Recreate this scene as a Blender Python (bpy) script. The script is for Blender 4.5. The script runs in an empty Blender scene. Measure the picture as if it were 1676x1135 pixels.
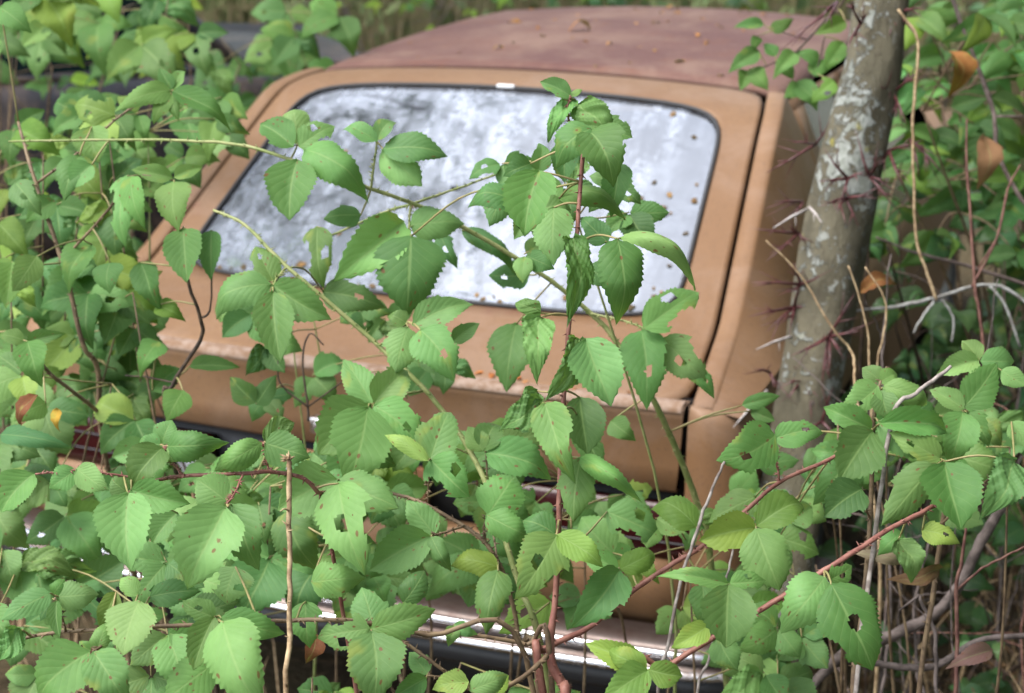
import bpy, math, random
import numpy as np
from mathutils import Vector, Matrix
random.seed(11); np.random.seed(11)
scene=bpy.context.scene
COL=scene.collection
# ------------------------------------------------------------------ camera
cd=bpy.data.cameras.new('camera'); cam=bpy.data.objects.new('camera',cd); COL.objects.link(cam)
cam.location=(1.436,-2.585,1.822)
cam.rotation_mode='XYZ'
_yaw,_pitch,_roll=-.395,-.311,-.006
cam.rotation_euler=(Matrix.Rotation(-_yaw,3,'Z')@Matrix.Rotation(math.pi/2+_pitch,3,'X')@Matrix.Rotation(_roll,3,'Z')).to_euler()
cd.sensor_width=36; cd.lens=2576.2/1676*36; cd.clip_start=.05; cd.clip_end=400
cd.dof.use_dof=True; cd.dof.focus_distance=1.64; cd.dof.aperture_fstop=6.3; cd.dof.aperture_blades=7
scene.camera=cam
# ------------------------------------------------------------------ sky, sun, exposure
SUN_EL,SUN_AZ=math.radians(62),math.radians(228)      # azimuth measured from +Y clockwise: behind and left of the camera
w=bpy.data.worlds.new('World'); scene.world=w; w.use_nodes=True
nt=w.node_tree; nt.nodes.clear()
sky=nt.nodes.new('ShaderNodeTexSky'); sky.sky_type='NISHITA'; sky.sun_disc=False
sky.sun_elevation=SUN_EL; sky.sun_rotation=SUN_AZ; sky.dust_density=1.2; sky.air_density=1.0; sky.ozone_density=1.0
hs=nt.nodes.new('ShaderNodeHueSaturation'); hs.inputs['Saturation'].default_value=.42   # thin bright overcast
bg=nt.nodes.new('ShaderNodeBackground'); bg.inputs['Strength'].default_value=.15
wo=nt.nodes.new('ShaderNodeOutputWorld')
nt.links.new(sky.outputs[0],hs.inputs['Color']); nt.links.new(hs.outputs[0],bg.inputs['Color']); nt.links.new(bg.outputs[0],wo.inputs['Surface'])
sl=bpy.data.lights.new('sun','SUN'); sl.energy=1.5; sl.angle=math.radians(35); sl.color=(1,.96,.9)
so=bpy.data.objects.new('sun',sl); COL.objects.link(so)
_d=Vector((math.sin(SUN_AZ)*math.cos(SUN_EL),math.cos(SUN_AZ)*math.cos(SUN_EL),math.sin(SUN_EL)))
so.rotation_euler=_d.to_track_quat('Z','Y').to_euler(); so.location=(0,0,12)
scene.view_settings.view_transform='Standard'; scene.view_settings.look='None'
scene.view_settings.exposure=1.85; scene.view_settings.gamma=1.0; scene.view_settings.use_curve_mapping=False
try:
    scene.cycles.max_bounces=8; scene.cycles.transparent_max_bounces=12; scene.cycles.caustics_reflective=False; scene.cycles.caustics_refractive=False
    scene.cycles.use_denoising=True
except Exception: pass
# ------------------------------------------------------------------ helpers
def tag(o,label=None,cat=None,group=None,kind=None):
    if label: o['label']=label
    if cat: o['category']=cat
    if group: o['group']=group
    if kind: o['kind']=kind
    return o
def empty(name,loc,label,cat,group=None):
    o=bpy.data.objects.new(name,None); COL.objects.link(o); o.location=loc; o.empty_display_size=.1
    return tag(o,label,cat,group)
def link(name,me,parent=None,kind=None):
    o=bpy.data.objects.new(name,me); COL.objects.link(o)
    if parent is not None:
        o.parent=parent; o.matrix_parent_inverse=PINV.get(parent.name) or inv(parent)
    if kind: o['kind']=kind
    return o
PINV={}
def world(o):
    m=Matrix.LocRotScale(o.location,o.rotation_euler,o.scale)
    return m if o.parent is None else world(o.parent)@o.matrix_parent_inverse@m
def inv(p):
    PINV[p.name]=world(p).inverted(); return PINV[p.name]
class MB:
    """collects vertices and faces of one mesh"""
    def __init__(s): s.v=[]; s.f=[]
    def add(s,V,Fc):
        n=len(s.v); s.v+= [tuple(map(float,q)) for q in V]; s.f+=[tuple(i+n for i in q) for q in Fc]
    def grid(s,P,close=False,flip=False):
        r=len(P); c=len(P[0]); F=[]
        for i in range(r-1):
            for j in range(c if close else c-1):
                k=(j+1)%c; q=(i*c+j,i*c+k,(i+1)*c+k,(i+1)*c+j)
                F.append(q[::-1] if flip else q)
        s.add([p for row in P for p in row],F)
    def box(s,c,h,R=None):
        V=[]
        for x in (-1,1):
            for y in (-1,1):
                for z in (-1,1):
                    p=Vector((x*h[0],y*h[1],z*h[2]))
                    if R is not None: p=R@p
                    V.append(p+Vector(c))
        s.add(V,[(0,1,3,2),(4,6,7,5),(0,4,5,1),(2,3,7,6),(0,2,6,4),(1,5,7,3)])
    def tube(s,pts,rad,seg=6,cap=True,rough=0):
        P=[Vector(p) for p in pts]; n=len(P)
        if n<2: return
        T=(P[1]-P[0]).normalized(); N=T.orthogonal().normalized(); rows=[]
        for i in range(n):
            t=(P[min(i+1,n-1)]-P[max(i-1,0)])
            t=t.normalized() if t.length>1e-9 else T
            N=(N-t*N.dot(t)); N=N.normalized() if N.length>1e-6 else t.orthogonal().normalized()
            B=t.cross(N); r=rad[i]
            rows.append([P[i]+(N*math.cos(2*math.pi*k/seg)+B*math.sin(2*math.pi*k/seg))*r*(1+rough*random.uniform(-1,1)) for k in range(seg)])
        s.grid(rows,close=True)
        if cap:
            b=len(s.v)-n*seg
            s.f.append(tuple(b+k for k in range(seg))[::-1]); s.f.append(tuple(b+(n-1)*seg+k for k in range(seg)))
    def cone(s,a,b,r,seg=5):
        a=Vector(a); b=Vector(b); s.tube([a,a.lerp(b,.5),b],[r,r*.55,r*.06],seg)
    def mesh(s,name,mat,smooth=True):
        me=bpy.data.meshes.new(name); me.from_pydata(s.v,[],s.f); me.update()
        if smooth: me.polygons.foreach_set('use_smooth',[True]*len(me.polygons))
        if mat: me.materials.append(mat)
        return me
    def build(s,name,mat,parent=None,smooth=True,kind=None,bevel=0,solid=0):
        o=link(name,s.mesh(name,mat,smooth),parent,kind)
        if solid:
            m=o.modifiers.new('s','SOLIDIFY'); m.thickness=solid; m.offset=-1
        if bevel:
            m=o.modifiers.new('b','BEVEL'); m.width=bevel; m.segments=2; m.limit_method='ANGLE'
        return o
def cat(pts,n=5):
    P=np.array(pts,float)
    if len(P)<3: return P
    Q=np.vstack([2*P[0]-P[1],P,2*P[-1]-P[-2]]); out=[]
    for i in range(len(P)-1):
        a,b,c,d=Q[i:i+4]
        for k in range(n):
            t=k/n; out.append(.5*(2*b+(c-a)*t+(2*a-5*b+4*c-d)*t*t+(3*b-a-3*c+d)*t**3))
    out.append(P[-1]); return np.array(out)
def dec(S): 
    A=np.array(S,float); A[:,:3]/=1000.; A[:,3]/=10000.; return A
# ------------------------------------------------------------------ materials
class N:
    def __init__(s,name):
        s.m=bpy.data.materials.new(name); s.m.use_nodes=True; s.t=s.m.node_tree; s.t.nodes.clear()
        s.out=s.t.nodes.new('ShaderNodeOutputMaterial')
    def n(s,typ,**kw):
        x=s.t.nodes.new('ShaderNode'+typ)
        for k,v in kw.items(): setattr(x,k,v)
        return x
    def l(s,a,b): s.t.links.new(a,b)
    def val(s,sock,v):
        if hasattr(v,'is_output') or isinstance(v,bpy.types.NodeSocket): s.l(v,sock)
        else: sock.default_value=v
    def math(s,op,a,b=None,c=None,clamp=False):
        x=s.n('Math',operation=op,use_clamp=clamp); s.val(x.inputs[0],a)
        if b is not None: s.val(x.inputs[1],b)
        if c is not None: s.val(x.inputs[2],c)
        return x.outputs[0]
    def mix(s,f,a,b,mode='MIX'):
        x=s.n('Mix',data_type='RGBA',blend_type=mode); s.val(x.inputs[0],f)
        for k,v in ((6,a),(7,b)):
            s.val(x.inputs[k],v if not isinstance(v,tuple) else (*v[:3],1))
        return x.outputs[2]
    def noise(s,scale,detail=4,rough=.55,vec=None,dist=0):
        x=s.n('TexNoise'); x.inputs['Scale'].default_value=scale; x.inputs['Detail'].default_value=detail; x.inputs['Roughness'].default_value=rough; x.inputs['Distortion'].default_value=dist
        if vec is not None: s.l(vec,x.inputs['Vector'])
        return x.outputs['Fac']
    def ramp(s,f,a,b): 
        x=s.n('MapRange'); x.interpolation_type='SMOOTHSTEP'; s.val(x.inputs[0],f); x.inputs[1].default_value=a; x.inputs[2].default_value=b; return x.outputs[0]
    def bump(s,h,strength=.3,dist=.01):
        x=s.n('Bump'); x.inputs['Strength'].default_value=strength; x.inputs['Distance'].default_value=dist; s.l(h,x.inputs['Height']); return x.outputs[0]
    def bsdf(s,col,rough=.6,metal=0,spec=.5,normal=None,**kw):
        x=s.n('BsdfPrincipled'); s.val(x.inputs['Base Color'],col if not isinstance(col,tuple) else (*col[:3],1))
        s.val(x.inputs['Roughness'],rough); s.val(x.inputs['Metallic'],metal); s.val(x.inputs['Specular IOR Level'],spec)
        if normal is not None: s.l(normal,x.inputs['Normal'])
        for k,v in kw.items(): s.val(x.inputs[k.replace('_',' ')],v)
        return x.outputs[0]
    def done(s,sh): s.l(sh,s.out.inputs['Surface']); return s.m
def obj_coord(a): return a.n('TexCoord').outputs['Object']
def world_coord(a): return a.n('NewGeometry').outputs['Position']
def simple(name,c1,c2,scale=20,rough=.7,spec=.3,metal=0,bump=.2,bd=.003):
    a=N(name); co=world_coord(a); f=a.noise(scale,5,.6,co)
    return a.done(a.bsdf(a.mix(a.ramp(f,.35,.65),c1,c2),rough,metal,spec,a.bump(f,bump,bd)))
def leaf_mat(name,dark,light,veins=1.0,rough=.5,trans=.36):
    a=N(name); uv=a.n('UVMap').outputs[0]; sep=a.n('SeparateXYZ'); a.l(uv,sep.inputs[0]); u,v=sep.outputs[0],sep.outputs[1]
    oi=a.n('ObjectInfo'); rnd=oi.outputs['Random']
    ab=a.math('ABSOLUTE',a.math('MULTIPLY_ADD',u,2.0,-1.0))
    mid=a.ramp(ab,.07,.015)
    ph=a.math('FRACT',a.math('MULTIPLY',a.math('MULTIPLY_ADD',a.math('POWER',ab,.85),-.42,a.math('ADD',v,1.0)),a.math('MULTIPLY_ADD',rnd,2.2,6.8)))
    tri=a.math('ABSOLUTE',a.math('MULTIPLY_ADD',ph,2.0,-1.0))           # 1 on the side veins
    side=a.math('MULTIPLY',a.ramp(tri,.88,.99),a.ramp(ab,1.0,.5))
    # noise in leaf space shifted per object
    off=a.n('CombineXYZ'); a.l(a.math('MULTIPLY',rnd,37.0),off.inputs[0]); a.l(a.math('MULTIPLY',rnd,91.0),off.inputs[1])
    add=a.n('VectorMath',operation='ADD'); a.l(uv,add.inputs[0]); a.l(off.outputs[0],add.inputs[1]); lv=add.outputs[0]
    n1=a.noise(3.0,4,.6,lv); n2=a.noise(14.0,3,.6,lv)
    f=a.math('ADD',a.math('MULTIPLY',rnd,.8),a.math('MULTIPLY_ADD',n1,.9,-.35),clamp=True)
    col=a.mix(f,dark,light)
    col=a.mix(1.0,col,oi.outputs['Color'],'MULTIPLY')
    col=a.mix(a.math('MULTIPLY',a.math('MAXIMUM',mid,a.math('MULTIPLY',side,.5)),.36*veins),col,(.28,.40,.14))
    col=a.mix(a.math('MULTIPLY',a.ramp(n2,.55,.8),.25),col,(.16,.22,.05))
    yl=a.math('MULTIPLY',a.ramp(a.noise(1.7,2,.5,lv),.56,.72),a.ramp(a.math('FRACT',a.math('MULTIPLY',rnd,7.3)),.55,.8))
    col=a.mix(a.math('MULTIPLY',yl,.55),col,(.30,.33,.06))
    # dead spots: alpha of the object colour gives how many
    vo=a.n('TexVoronoi'); vo.inputs['Scale'].default_value=5.5; a.l(lv,vo.inputs['Vector'])
    amt=a.math('SUBTRACT',1.0,oi.outputs['Alpha'])
    sp=a.math('MULTIPLY',a.ramp(a.math('ADD',vo.outputs['Distance'],a.math('MULTIPLY',n2,.12)),.27,.2),a.math('GREATER_THAN',amt,a.n('SeparateColor').outputs[0]) if False else a.ramp(a.math('MULTIPLY',amt,1.0),.1,.3))
    sc=a.n('SeparateColor'); a.l(vo.outputs['Color'],sc.inputs[0])
    sp=a.math('MULTIPLY',sp,a.math('GREATER_THAN',amt,sc.outputs[0]))
    col=a.mix(a.math('MULTIPLY',sp,.85),col,(.17,.055,.03))
    # small tan specks and edge wear on every leaf
    vo2=a.n('TexVoronoi'); vo2.inputs['Scale'].default_value=9; a.l(lv,vo2.inputs['Vector'])
    sc2=a.n('SeparateColor'); a.l(vo2.outputs['Color'],sc2.inputs[0])
    sk=a.math('MULTIPLY',a.ramp(vo2.outputs['Distance'],.16,.1),a.math('GREATER_THAN',sc2.outputs[0],.9))
    col=a.mix(sk,col,(.13,.075,.03))
    edge=a.math('MULTIPLY',a.ramp(ab,.86,1.0),a.ramp(n2,.6,.72))
    col=a.mix(a.math('MULTIPLY',edge,.7),col,(.15,.08,.03))
    bf=a.n('NewGeometry').outputs['Backfacing']
    col=a.mix(a.math('MULTIPLY',bf,.5),col,a.mix(.5,col,(.24,.34,.2)))
    h=a.math('ADD',a.math('ADD',a.math('MULTIPLY',a.math('SINE',a.math('MULTIPLY',a.math('SUBTRACT',1.0,tri),1.57)),.8*veins),a.math('MULTIPLY',n2,.35)),a.math('MULTIPLY',mid,-.8))
    nb=a.bump(h,.17,.0015)
    p=a.bsdf(col,a.math('MULTIPLY_ADD',n2,.25,rough-.14),0,.3,nb)
    t=a.n('BsdfTranslucent'); a.l(a.mix(.5,col,(.2,.34,.03)),t.inputs['Color']); a.l(nb,t.inputs['Normal'])
    mx=a.n('MixShader'); mx.inputs[0].default_value=trans; a.l(p,mx.inputs[1]); a.l(t.outputs[0],mx.inputs[2])
    return a.done(mx.outputs[0])
M={}
M['leaf']=leaf_mat('bramble_leaf',(.08,.188,.046),(.175,.335,.10),1.0,.6)
M['weed']=leaf_mat('weed_leaf',(.06,.15,.032),(.13,.26,.06),.85,.68)
M['dull']=leaf_mat('shrub_leaf',(.03,.085,.028),(.085,.165,.045),.5,.45)
M['dead']=leaf_mat('dead_leaf',(.09,.045,.022),(.26,.15,.07),.6,.8,.1)
M['red']=simple('red_cane',(.17,.065,.05),(.26,.12,.09),60,.55)
M['green']=simple('green_cane',(.16,.2,.06),(.26,.27,.11),50,.5)
M['brown']=simple('brown_cane',(.10,.065,.04),(.2,.14,.08),60,.6)
M['dark']=simple('dark_twig',(.035,.025,.02),(.09,.06,.04),60,.7)
M['petiole']=simple('leaf_stalk',(.2,.2,.07),(.28,.22,.1),60,.5)
M['straw']=simple('dead_straw',(.2,.13,.07),(.42,.31,.18),90,.8)
M['grey']=simple('grey_twig',(.16,.13,.115),(.34,.30,.27),80,.85)
M['pink']=simple('pinkish_twig',(.11,.08,.07),(.23,.175,.155),60,.8)
M['lichen']=simple('lichened_twig',(.15,.135,.12),(.38,.38,.36),50,.9)
M['redstem']=simple('red_brown_stem',(.09,.035,.028),(.2,.1,.075),60,.6)
M['bark']=simple('brush_bark',(.06,.047,.042),(.15,.12,.11),40,.9,bump=.6)
M['thorn']=simple('thorn_red',(.055,.016,.018),(.125,.04,.04),60,.4,.5)
M['palethorn']=simple('thorn_grey',(.3,.26,.24),(.5,.46,.44),60,.7)
# ---- plant data: stems x,y,z (mm), radius (0.1 mm); leaves base xyz, tip xyz, width (mm), shape, tint
PLANTS=[["tall upright bramble cane with crumpled leaves reaching the top of the rear window","red",[[[927,-1022,-20,69],[941,-1102,448,62],[915,-1183,917,55],[908,-1175,948,55],[889,-1171,983,50],[887,-1150,1044,34],[884,-1133,1128,30],[876,-1104,1222,28],[868,-1064,1316,27],[861,-1024,1404,25],[850,-970,1509,24]],[[848,-980,1496,15],[827,-960,1532,13],[827,-952,1554,10]]],[[826,-954,1550,13,829,-942,1548,10],[850,-970,1509,13,865,-992,1524,10],[827,-960,1532,13,850,-911,1515,10],[850,-970,1509,13,865,-897,1470,10],[854,-992,1466,13,818,-962,1439,10],[830,-963,1526,13,814,-932,1496,10],[844,-976,1503,13,795,-991,1482,10],[854,-992,1466,13,815,-1017,1480,10],[815,-1017,1480,9,800,-981,1471,8],[815,-1017,1480,9,830,-1054,1488,8],[857,-1004,1445,13,831,-1013,1440,10],[854,-992,1466,13,767,-974,1434,10],[861,-1024,1404,13,896,-1020,1409,10],[861,-1024,1404,13,922,-1060,1424,10],[922,-1060,1424,9,920,-1050,1422,8],[922,-1060,1424,9,924,-1070,1426,8],[861,-1024,1404,13,872,-1059,1420,10],[866,-1056,1333,13,845,-1087,1342,10],[866,-1056,1333,13,846,-1088,1338,10],[869,-1072,1297,13,894,-1097,1321,10],[869,-1072,1297,13,902,-1104,1324,10],[862,-1033,1386,13,852,-964,1361,10],[875,-1097,1241,13,864,-1131,1257,10],[875,-1097,1241,13,870,-1139,1260,10],[873,-1089,1259,13,822,-902,1182,10],[873,-1089,1259,13,837,-1077,1249,10],[880,-1117,1184,13,908,-1132,1202,10],[884,-1133,1128,13,898,-1176,1130,10],[898,-1176,1130,9,892,-1165,1125,8],[898,-1176,1130,9,900,-1182,1132,8],[898,-1176,1130,9,901,-1182,1133,8],[886,-1141,1093,13,868,-928,1050,10],[875,-1097,1241,13,810,-865,1137,10]],[[827,-952,1553,793,-958,1568,22,2,0],[827,-952,1553,837,-940,1560,9,3,0],[829,-942,1548,807,-977,1517,33,11,0],[837,-951,1545,884,-971,1507,46,11,0],[866,-992,1525,835,-1022,1495,46,4,0],[864,-993,1523,904,-1024,1480,57,2,1],[850,-911,1515,886,-909,1503,34,9,0],[865,-897,1470,871,-937,1419,35,5,1],[818,-962,1439,891,-949,1433,29,19,0],[814,-932,1496,823,-958,1456,33,5,1],[795,-991,1482,772,-1011,1473,30,2,1],[800,-981,1471,796,-960,1504,25,0,0],[830,-1054,1488,830,-1096,1427,58,6,0],[831,-1013,1440,847,-1059,1392,50,5,0],[767,-974,1434,718,-990,1440,38,7,0],[896,-1020,1409,862,-1016,1436,30,7,1],[920,-1050,1422,1007,-1044,1394,24,19,0],[924,-1070,1426,949,-1108,1359,52,7,0],[872,-1059,1420,897,-1115,1360,44,12,0],[845,-1087,1342,812,-1087,1352,23,10,0],[846,-1088,1338,857,-1130,1288,42,10,0],[894,-1097,1321,888,-1147,1275,44,12,0],[902,-1104,1324,941,-1128,1264,56,8,0],[852,-964,1361,884,-970,1344,30,4,1],[864,-1131,1257,832,-1164,1235,41,13,0],[870,-1139,1260,912,-1187,1205,45,5,0],[822,-902,1182,846,-936,1124,52,6,1],[837,-1077,1249,829,-1109,1224,29,10,0],[908,-1132,1202,914,-1171,1147,43,3,3],[908,-1132,1202,976,-1141,1173,23,18,3],[892,-1165,1125,855,-1167,1137,33,1,3],[900,-1182,1132,882,-1243,1086,56,15,3],[901,-1182,1133,953,-1187,1112,32,4,2],[868,-928,1050,935,-914,1022,52,16,0],[810,-865,1137,846,-885,1088,38,7,1]]],
["long green bramble cane arching leftwards across the rear window","green",[[[945,-436,-20,62],[951,-532,428,56],[916,-627,877,50],[901,-634,942,46],[876,-651,1020,44],[845,-687,1117,42],[795,-684,1184,36],[760,-687,1220,33],[697,-716,1278,32],[609,-764,1343,30],[556,-797,1376,28],[513,-840,1403,26],[461,-875,1429,24],[364,-884,1454,22],[265,-869,1452,20],[164,-857,1445,18],[-18,-879,1435,15]],[[428,-789,1322,16],[493,-774,1353,18],[549,-789,1375,18],[585,-725,1385,16],[634,-676,1402,14],[686,-650,1414,12]],[[515,-839,1401,18],[520,-838,1433,15],[525,-836,1464,12]],[[551,-798,1378,17],[565,-833,1358,15],[573,-846,1346,12]],[[753,-689,1222,15],[806,-691,1217,15],[842,-711,1216,13],[865,-705,1205,10]]],[[573,-846,1346,13,737,-905,1439,10],[847,-711,1215,13,853,-759,1228,10],[856,-708,1210,13,879,-751,1218,10],[865,-705,1205,13,907,-749,1192,10],[847,-711,1215,13,862,-775,1237,10],[845,-687,1117,13,800,-718,1084,10],[573,-846,1346,13,582,-863,1351,10],[529,-834,1456,9,533,-837,1453,8],[529,-834,1456,9,528,-828,1451,8],[529,-834,1456,9,525,-837,1463,8],[444,-879,1435,13,448,-883,1455,10],[444,-879,1435,13,445,-899,1445,10],[425,-882,1441,13,426,-865,1456,10],[426,-865,1456,9,428,-879,1457,8],[426,-865,1456,9,435,-876,1457,8],[426,-865,1456,9,413,-841,1453,8],[515,-839,1401,13,507,-854,1370,10],[97,-863,1441,13,84,-830,1453,10],[133,-859,1443,13,121,-885,1413,10],[97,-863,1441,13,92,-872,1421,10],[428,-789,1322,13,409,-794,1333,10],[596,-771,1352,13,561,-734,1322,10],[697,-716,1278,13,670,-686,1265,10],[711,-708,1265,13,669,-729,1208,10],[624,-755,1332,13,588,-721,1327,10],[864,-666,1059,13,959,-644,1103,10],[864,-666,1059,13,971,-642,1096,10]],[[737,-905,1439,728,-953,1399,38,3,1],[853,-759,1228,882,-825,1155,63,14,0],[879,-751,1218,940,-761,1172,53,15,0],[907,-749,1192,952,-755,1151,29,14,0],[862,-775,1237,916,-709,1278,52,16,4],[800,-718,1084,836,-723,1065,36,8,1],[582,-863,1351,599,-913,1267,91,9,0],[558,-836,1361,508,-921,1307,65,0,0],[567,-833,1358,630,-806,1362,46,9,0],[533,-837,1453,609,-808,1448,47,9,0],[528,-828,1451,587,-840,1412,46,3,0],[525,-837,1463,478,-839,1483,27,6,0],[525,-836,1464,538,-811,1489,25,2,0],[448,-883,1455,533,-880,1414,54,4,0],[445,-899,1445,460,-950,1380,65,5,0],[428,-879,1457,376,-871,1482,44,4,0],[435,-876,1457,470,-846,1483,41,16,0],[413,-841,1453,388,-808,1501,40,4,0],[507,-854,1370,467,-879,1369,34,6,1],[84,-830,1453,107,-853,1410,51,8,0],[121,-885,1413,106,-913,1386,38,8,0],[92,-872,1421,100,-923,1373,42,9,0],[409,-794,1333,435,-837,1266,45,16,0],[561,-734,1322,593,-754,1286,27,15,1],[670,-686,1265,617,-704,1265,42,14,1],[669,-729,1208,681,-796,1139,65,1,0],[588,-721,1327,669,-715,1288,29,4,1],[959,-644,1103,1005,-621,1115,22,6,0],[971,-642,1096,1004,-642,1086,20,5,0]]],
["straight green bramble cane slanting down across the left of the hatch","green",[[[858,-862,-20,50],[866,-956,443,45],[834,-1050,905,40],[798,-1036,988,36],[725,-974,1092,34],[652,-944,1165,32],[576,-934,1221,30],[504,-943,1280,28],[444,-942,1322,25],[382,-930,1364,22],[334,-924,1377,18]],[[569,-935,1227,16],[597,-939,1246,15],[612,-938,1264,13]],[[448,-942,1318,15],[449,-967,1311,15],[455,-989,1305,14]],[[633,-947,1180,16],[612,-989,1183,16],[600,-1017,1182,15]]],[[605,-1025,1185,9,608,-1035,1187,8],[605,-1025,1185,9,612,-1033,1187,8],[605,-1025,1185,9,600,-1017,1183,8],[605,-1025,1185,9,603,-1015,1183,8],[600,-1017,1182,13,614,-1053,1192,10],[616,-948,1263,9,621,-957,1263,8],[616,-948,1263,9,610,-939,1262,8],[612,-938,1264,13,627,-954,1266,10],[612,-938,1264,13,644,-969,1266,10],[612,-938,1264,13,665,-924,1240,10],[449,-980,1306,9,452,-989,1308,8],[449,-980,1306,9,456,-988,1307,8],[449,-980,1306,9,439,-962,1304,8],[455,-989,1305,13,466,-1007,1305,10],[448,-942,1318,13,426,-815,1250,10],[815,-1045,953,13,817,-986,947,10]],[[608,-1035,1187,567,-1092,1140,73,5,0],[614,-1053,1192,626,-1126,1127,75,4,0],[612,-1033,1187,676,-1037,1141,62,14,0],[600,-1017,1183,551,-994,1226,40,0,0],[603,-1015,1183,629,-972,1218,45,4,0],[621,-957,1263,623,-996,1218,47,9,0],[610,-939,1262,586,-942,1272,26,2,0],[627,-954,1266,687,-910,1290,39,8,0],[644,-969,1266,697,-992,1220,58,14,0],[665,-924,1240,691,-900,1261,23,7,0],[452,-989,1308,383,-1027,1283,52,7,0],[466,-1007,1305,499,-1052,1233,49,5,0],[456,-988,1307,531,-986,1272,51,8,0],[439,-962,1304,401,-936,1345,37,14,0],[426,-815,1250,509,-802,1235,48,14,1],[817,-986,947,772,-1036,923,47,15,2]]],
["brown bramble cane with red spotted leaves in front of the number plate","brown",[[[805,-995,-20,50],[848,-1055,453,45],[852,-1115,927,40],[823,-1096,950,30],[811,-1087,988,27],[794,-1080,1029,26],[770,-1079,1061,25],[734,-1077,1078,24],[693,-1077,1094,22],[661,-1077,1099,20],[592,-1091,1110,16]],[[749,-1083,1076,15],[735,-1111,1077,13],[728,-1125,1078,12]],[[774,-1079,1057,14],[774,-1083,1078,14],[780,-1086,1096,12]],[[700,-1075,1092,12],[706,-1084,1124,12],[713,-1092,1156,11]],[[783,-1064,1023,12],[735,-979,1063,12],[718,-947,1111,11]]],[[732,-1133,1082,9,734,-1142,1086,8],[732,-1133,1082,9,726,-1115,1075,8],[732,-1133,1082,9,736,-1142,1086,8],[713,-1092,1156,13,723,-1115,1166,10],[723,-1115,1166,9,721,-1109,1164,8],[723,-1115,1166,9,721,-1109,1164,8],[723,-1115,1166,9,727,-1128,1170,8],[780,-1086,1096,13,787,-1102,1105,10],[735,-979,1063,13,717,-947,1013,10],[718,-947,1111,13,724,-964,1120,10],[606,-1088,1108,13,641,-1180,1154,10],[641,-1180,1154,9,637,-1172,1149,8],[641,-1180,1154,9,645,-1189,1159,8],[790,-1080,1037,13,801,-1107,1043,10],[801,-1107,1043,9,805,-1116,1045,8],[801,-1107,1043,9,797,-1098,1040,8]],[[734,-1142,1086,677,-1183,1051,48,8,0],[726,-1115,1075,688,-1107,1110,38,3,0],[736,-1142,1086,763,-1153,1056,22,7,0],[721,-1109,1164,772,-1122,1132,50,16,3],[721,-1109,1164,725,-1057,1213,51,9,0],[788,-1102,1105,805,-1059,1144,54,4,3],[786,-1103,1104,841,-1097,1082,36,4,0],[717,-947,1013,761,-954,981,50,14,0],[726,-964,1118,805,-947,1097,50,2,0],[721,-965,1121,698,-956,1146,29,0,0],[723,-964,1121,728,-929,1149,37,2,0],[637,-1172,1149,711,-1171,1131,55,5,0],[645,-1189,1159,590,-1226,1128,59,8,0],[727,-1128,1170,674,-1129,1197,19,1,5],[805,-1116,1045,812,-1170,999,41,9,3],[797,-1098,1040,740,-1109,1044,32,4,2]]],
["reddish bramble cane rising to the right past the thorny trunk","red",[[[926,-1034,-20,55],[924,-1108,470,50],[882,-1181,961,44],[875,-1155,979,40],[910,-1113,992,32],[946,-1076,1024,30],[989,-1046,1057,29],[1010,-1033,1070,28],[1051,-992,1105,26],[1081,-949,1130,25],[1126,-901,1146,22],[1163,-855,1170,18]],[[946,-1076,1024,14],[945,-1091,1047,13],[942,-1098,1063,12]],[[1051,-992,1105,14],[1067,-1019,1107,13],[1076,-1037,1109,12]],[[1081,-949,1130,14],[1076,-952,1159,13],[1075,-955,1185,12]]],[[942,-1098,1063,13,945,-1110,1069,10],[945,-1110,1069,9,953,-1133,1080,8],[945,-1110,1069,9,948,-1115,1072,8],[945,-1110,1069,9,935,-1081,1056,8],[954,-1069,1030,13,866,-896,981,10],[1017,-1027,1076,13,1009,-1035,1099,10],[1076,-1037,1109,13,1080,-1052,1117,10],[1080,-1052,1117,9,1078,-1046,1114,8],[1080,-1052,1117,9,1079,-1045,1115,8],[1080,-1052,1117,9,1083,-1064,1121,8],[1081,-949,1130,13,1042,-900,1086,10],[1001,-1040,1064,13,1020,-1042,1033,10],[1075,-955,1185,13,1078,-973,1194,10],[1075,-955,1185,13,1078,-974,1191,10],[1156,-864,1165,13,1169,-882,1182,10],[1169,-882,1182,9,1167,-872,1179,8],[1169,-882,1182,9,1171,-892,1184,8],[1156,-864,1165,13,987,-659,1028,10],[1163,-855,1170,13,1051,-638,1011,10],[1126,-901,1146,13,1044,-767,977,10],[1134,-892,1150,13,1052,-756,999,10]],[[953,-1133,1080,927,-1194,1039,47,9,0],[948,-1115,1072,981,-1079,1087,29,7,2],[935,-1081,1056,894,-1083,1063,27,5,0],[866,-896,981,817,-882,1019,53,6,0],[1009,-1035,1099,954,-1026,1121,40,7,2],[1078,-1046,1114,1026,-1084,1106,46,1,2],[1079,-1045,1115,1124,-1001,1136,41,2,2],[1083,-1064,1121,1118,-1092,1068,55,3,4],[1042,-900,1086,994,-932,1061,43,6,0],[1020,-1042,1033,1026,-1065,997,33,14,0],[1078,-973,1194,1029,-1018,1173,59,14,0],[1078,-974,1191,1128,-940,1196,34,14,0],[1167,-872,1179,1111,-875,1200,34,3,0],[1171,-892,1184,1146,-941,1138,59,5,0],[987,-659,1028,1037,-624,1031,36,3,0],[1051,-638,1011,1089,-613,1021,36,3,0],[1044,-767,977,1096,-762,963,48,16,0],[1052,-756,999,1078,-732,1011,34,1,0]]],
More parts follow.
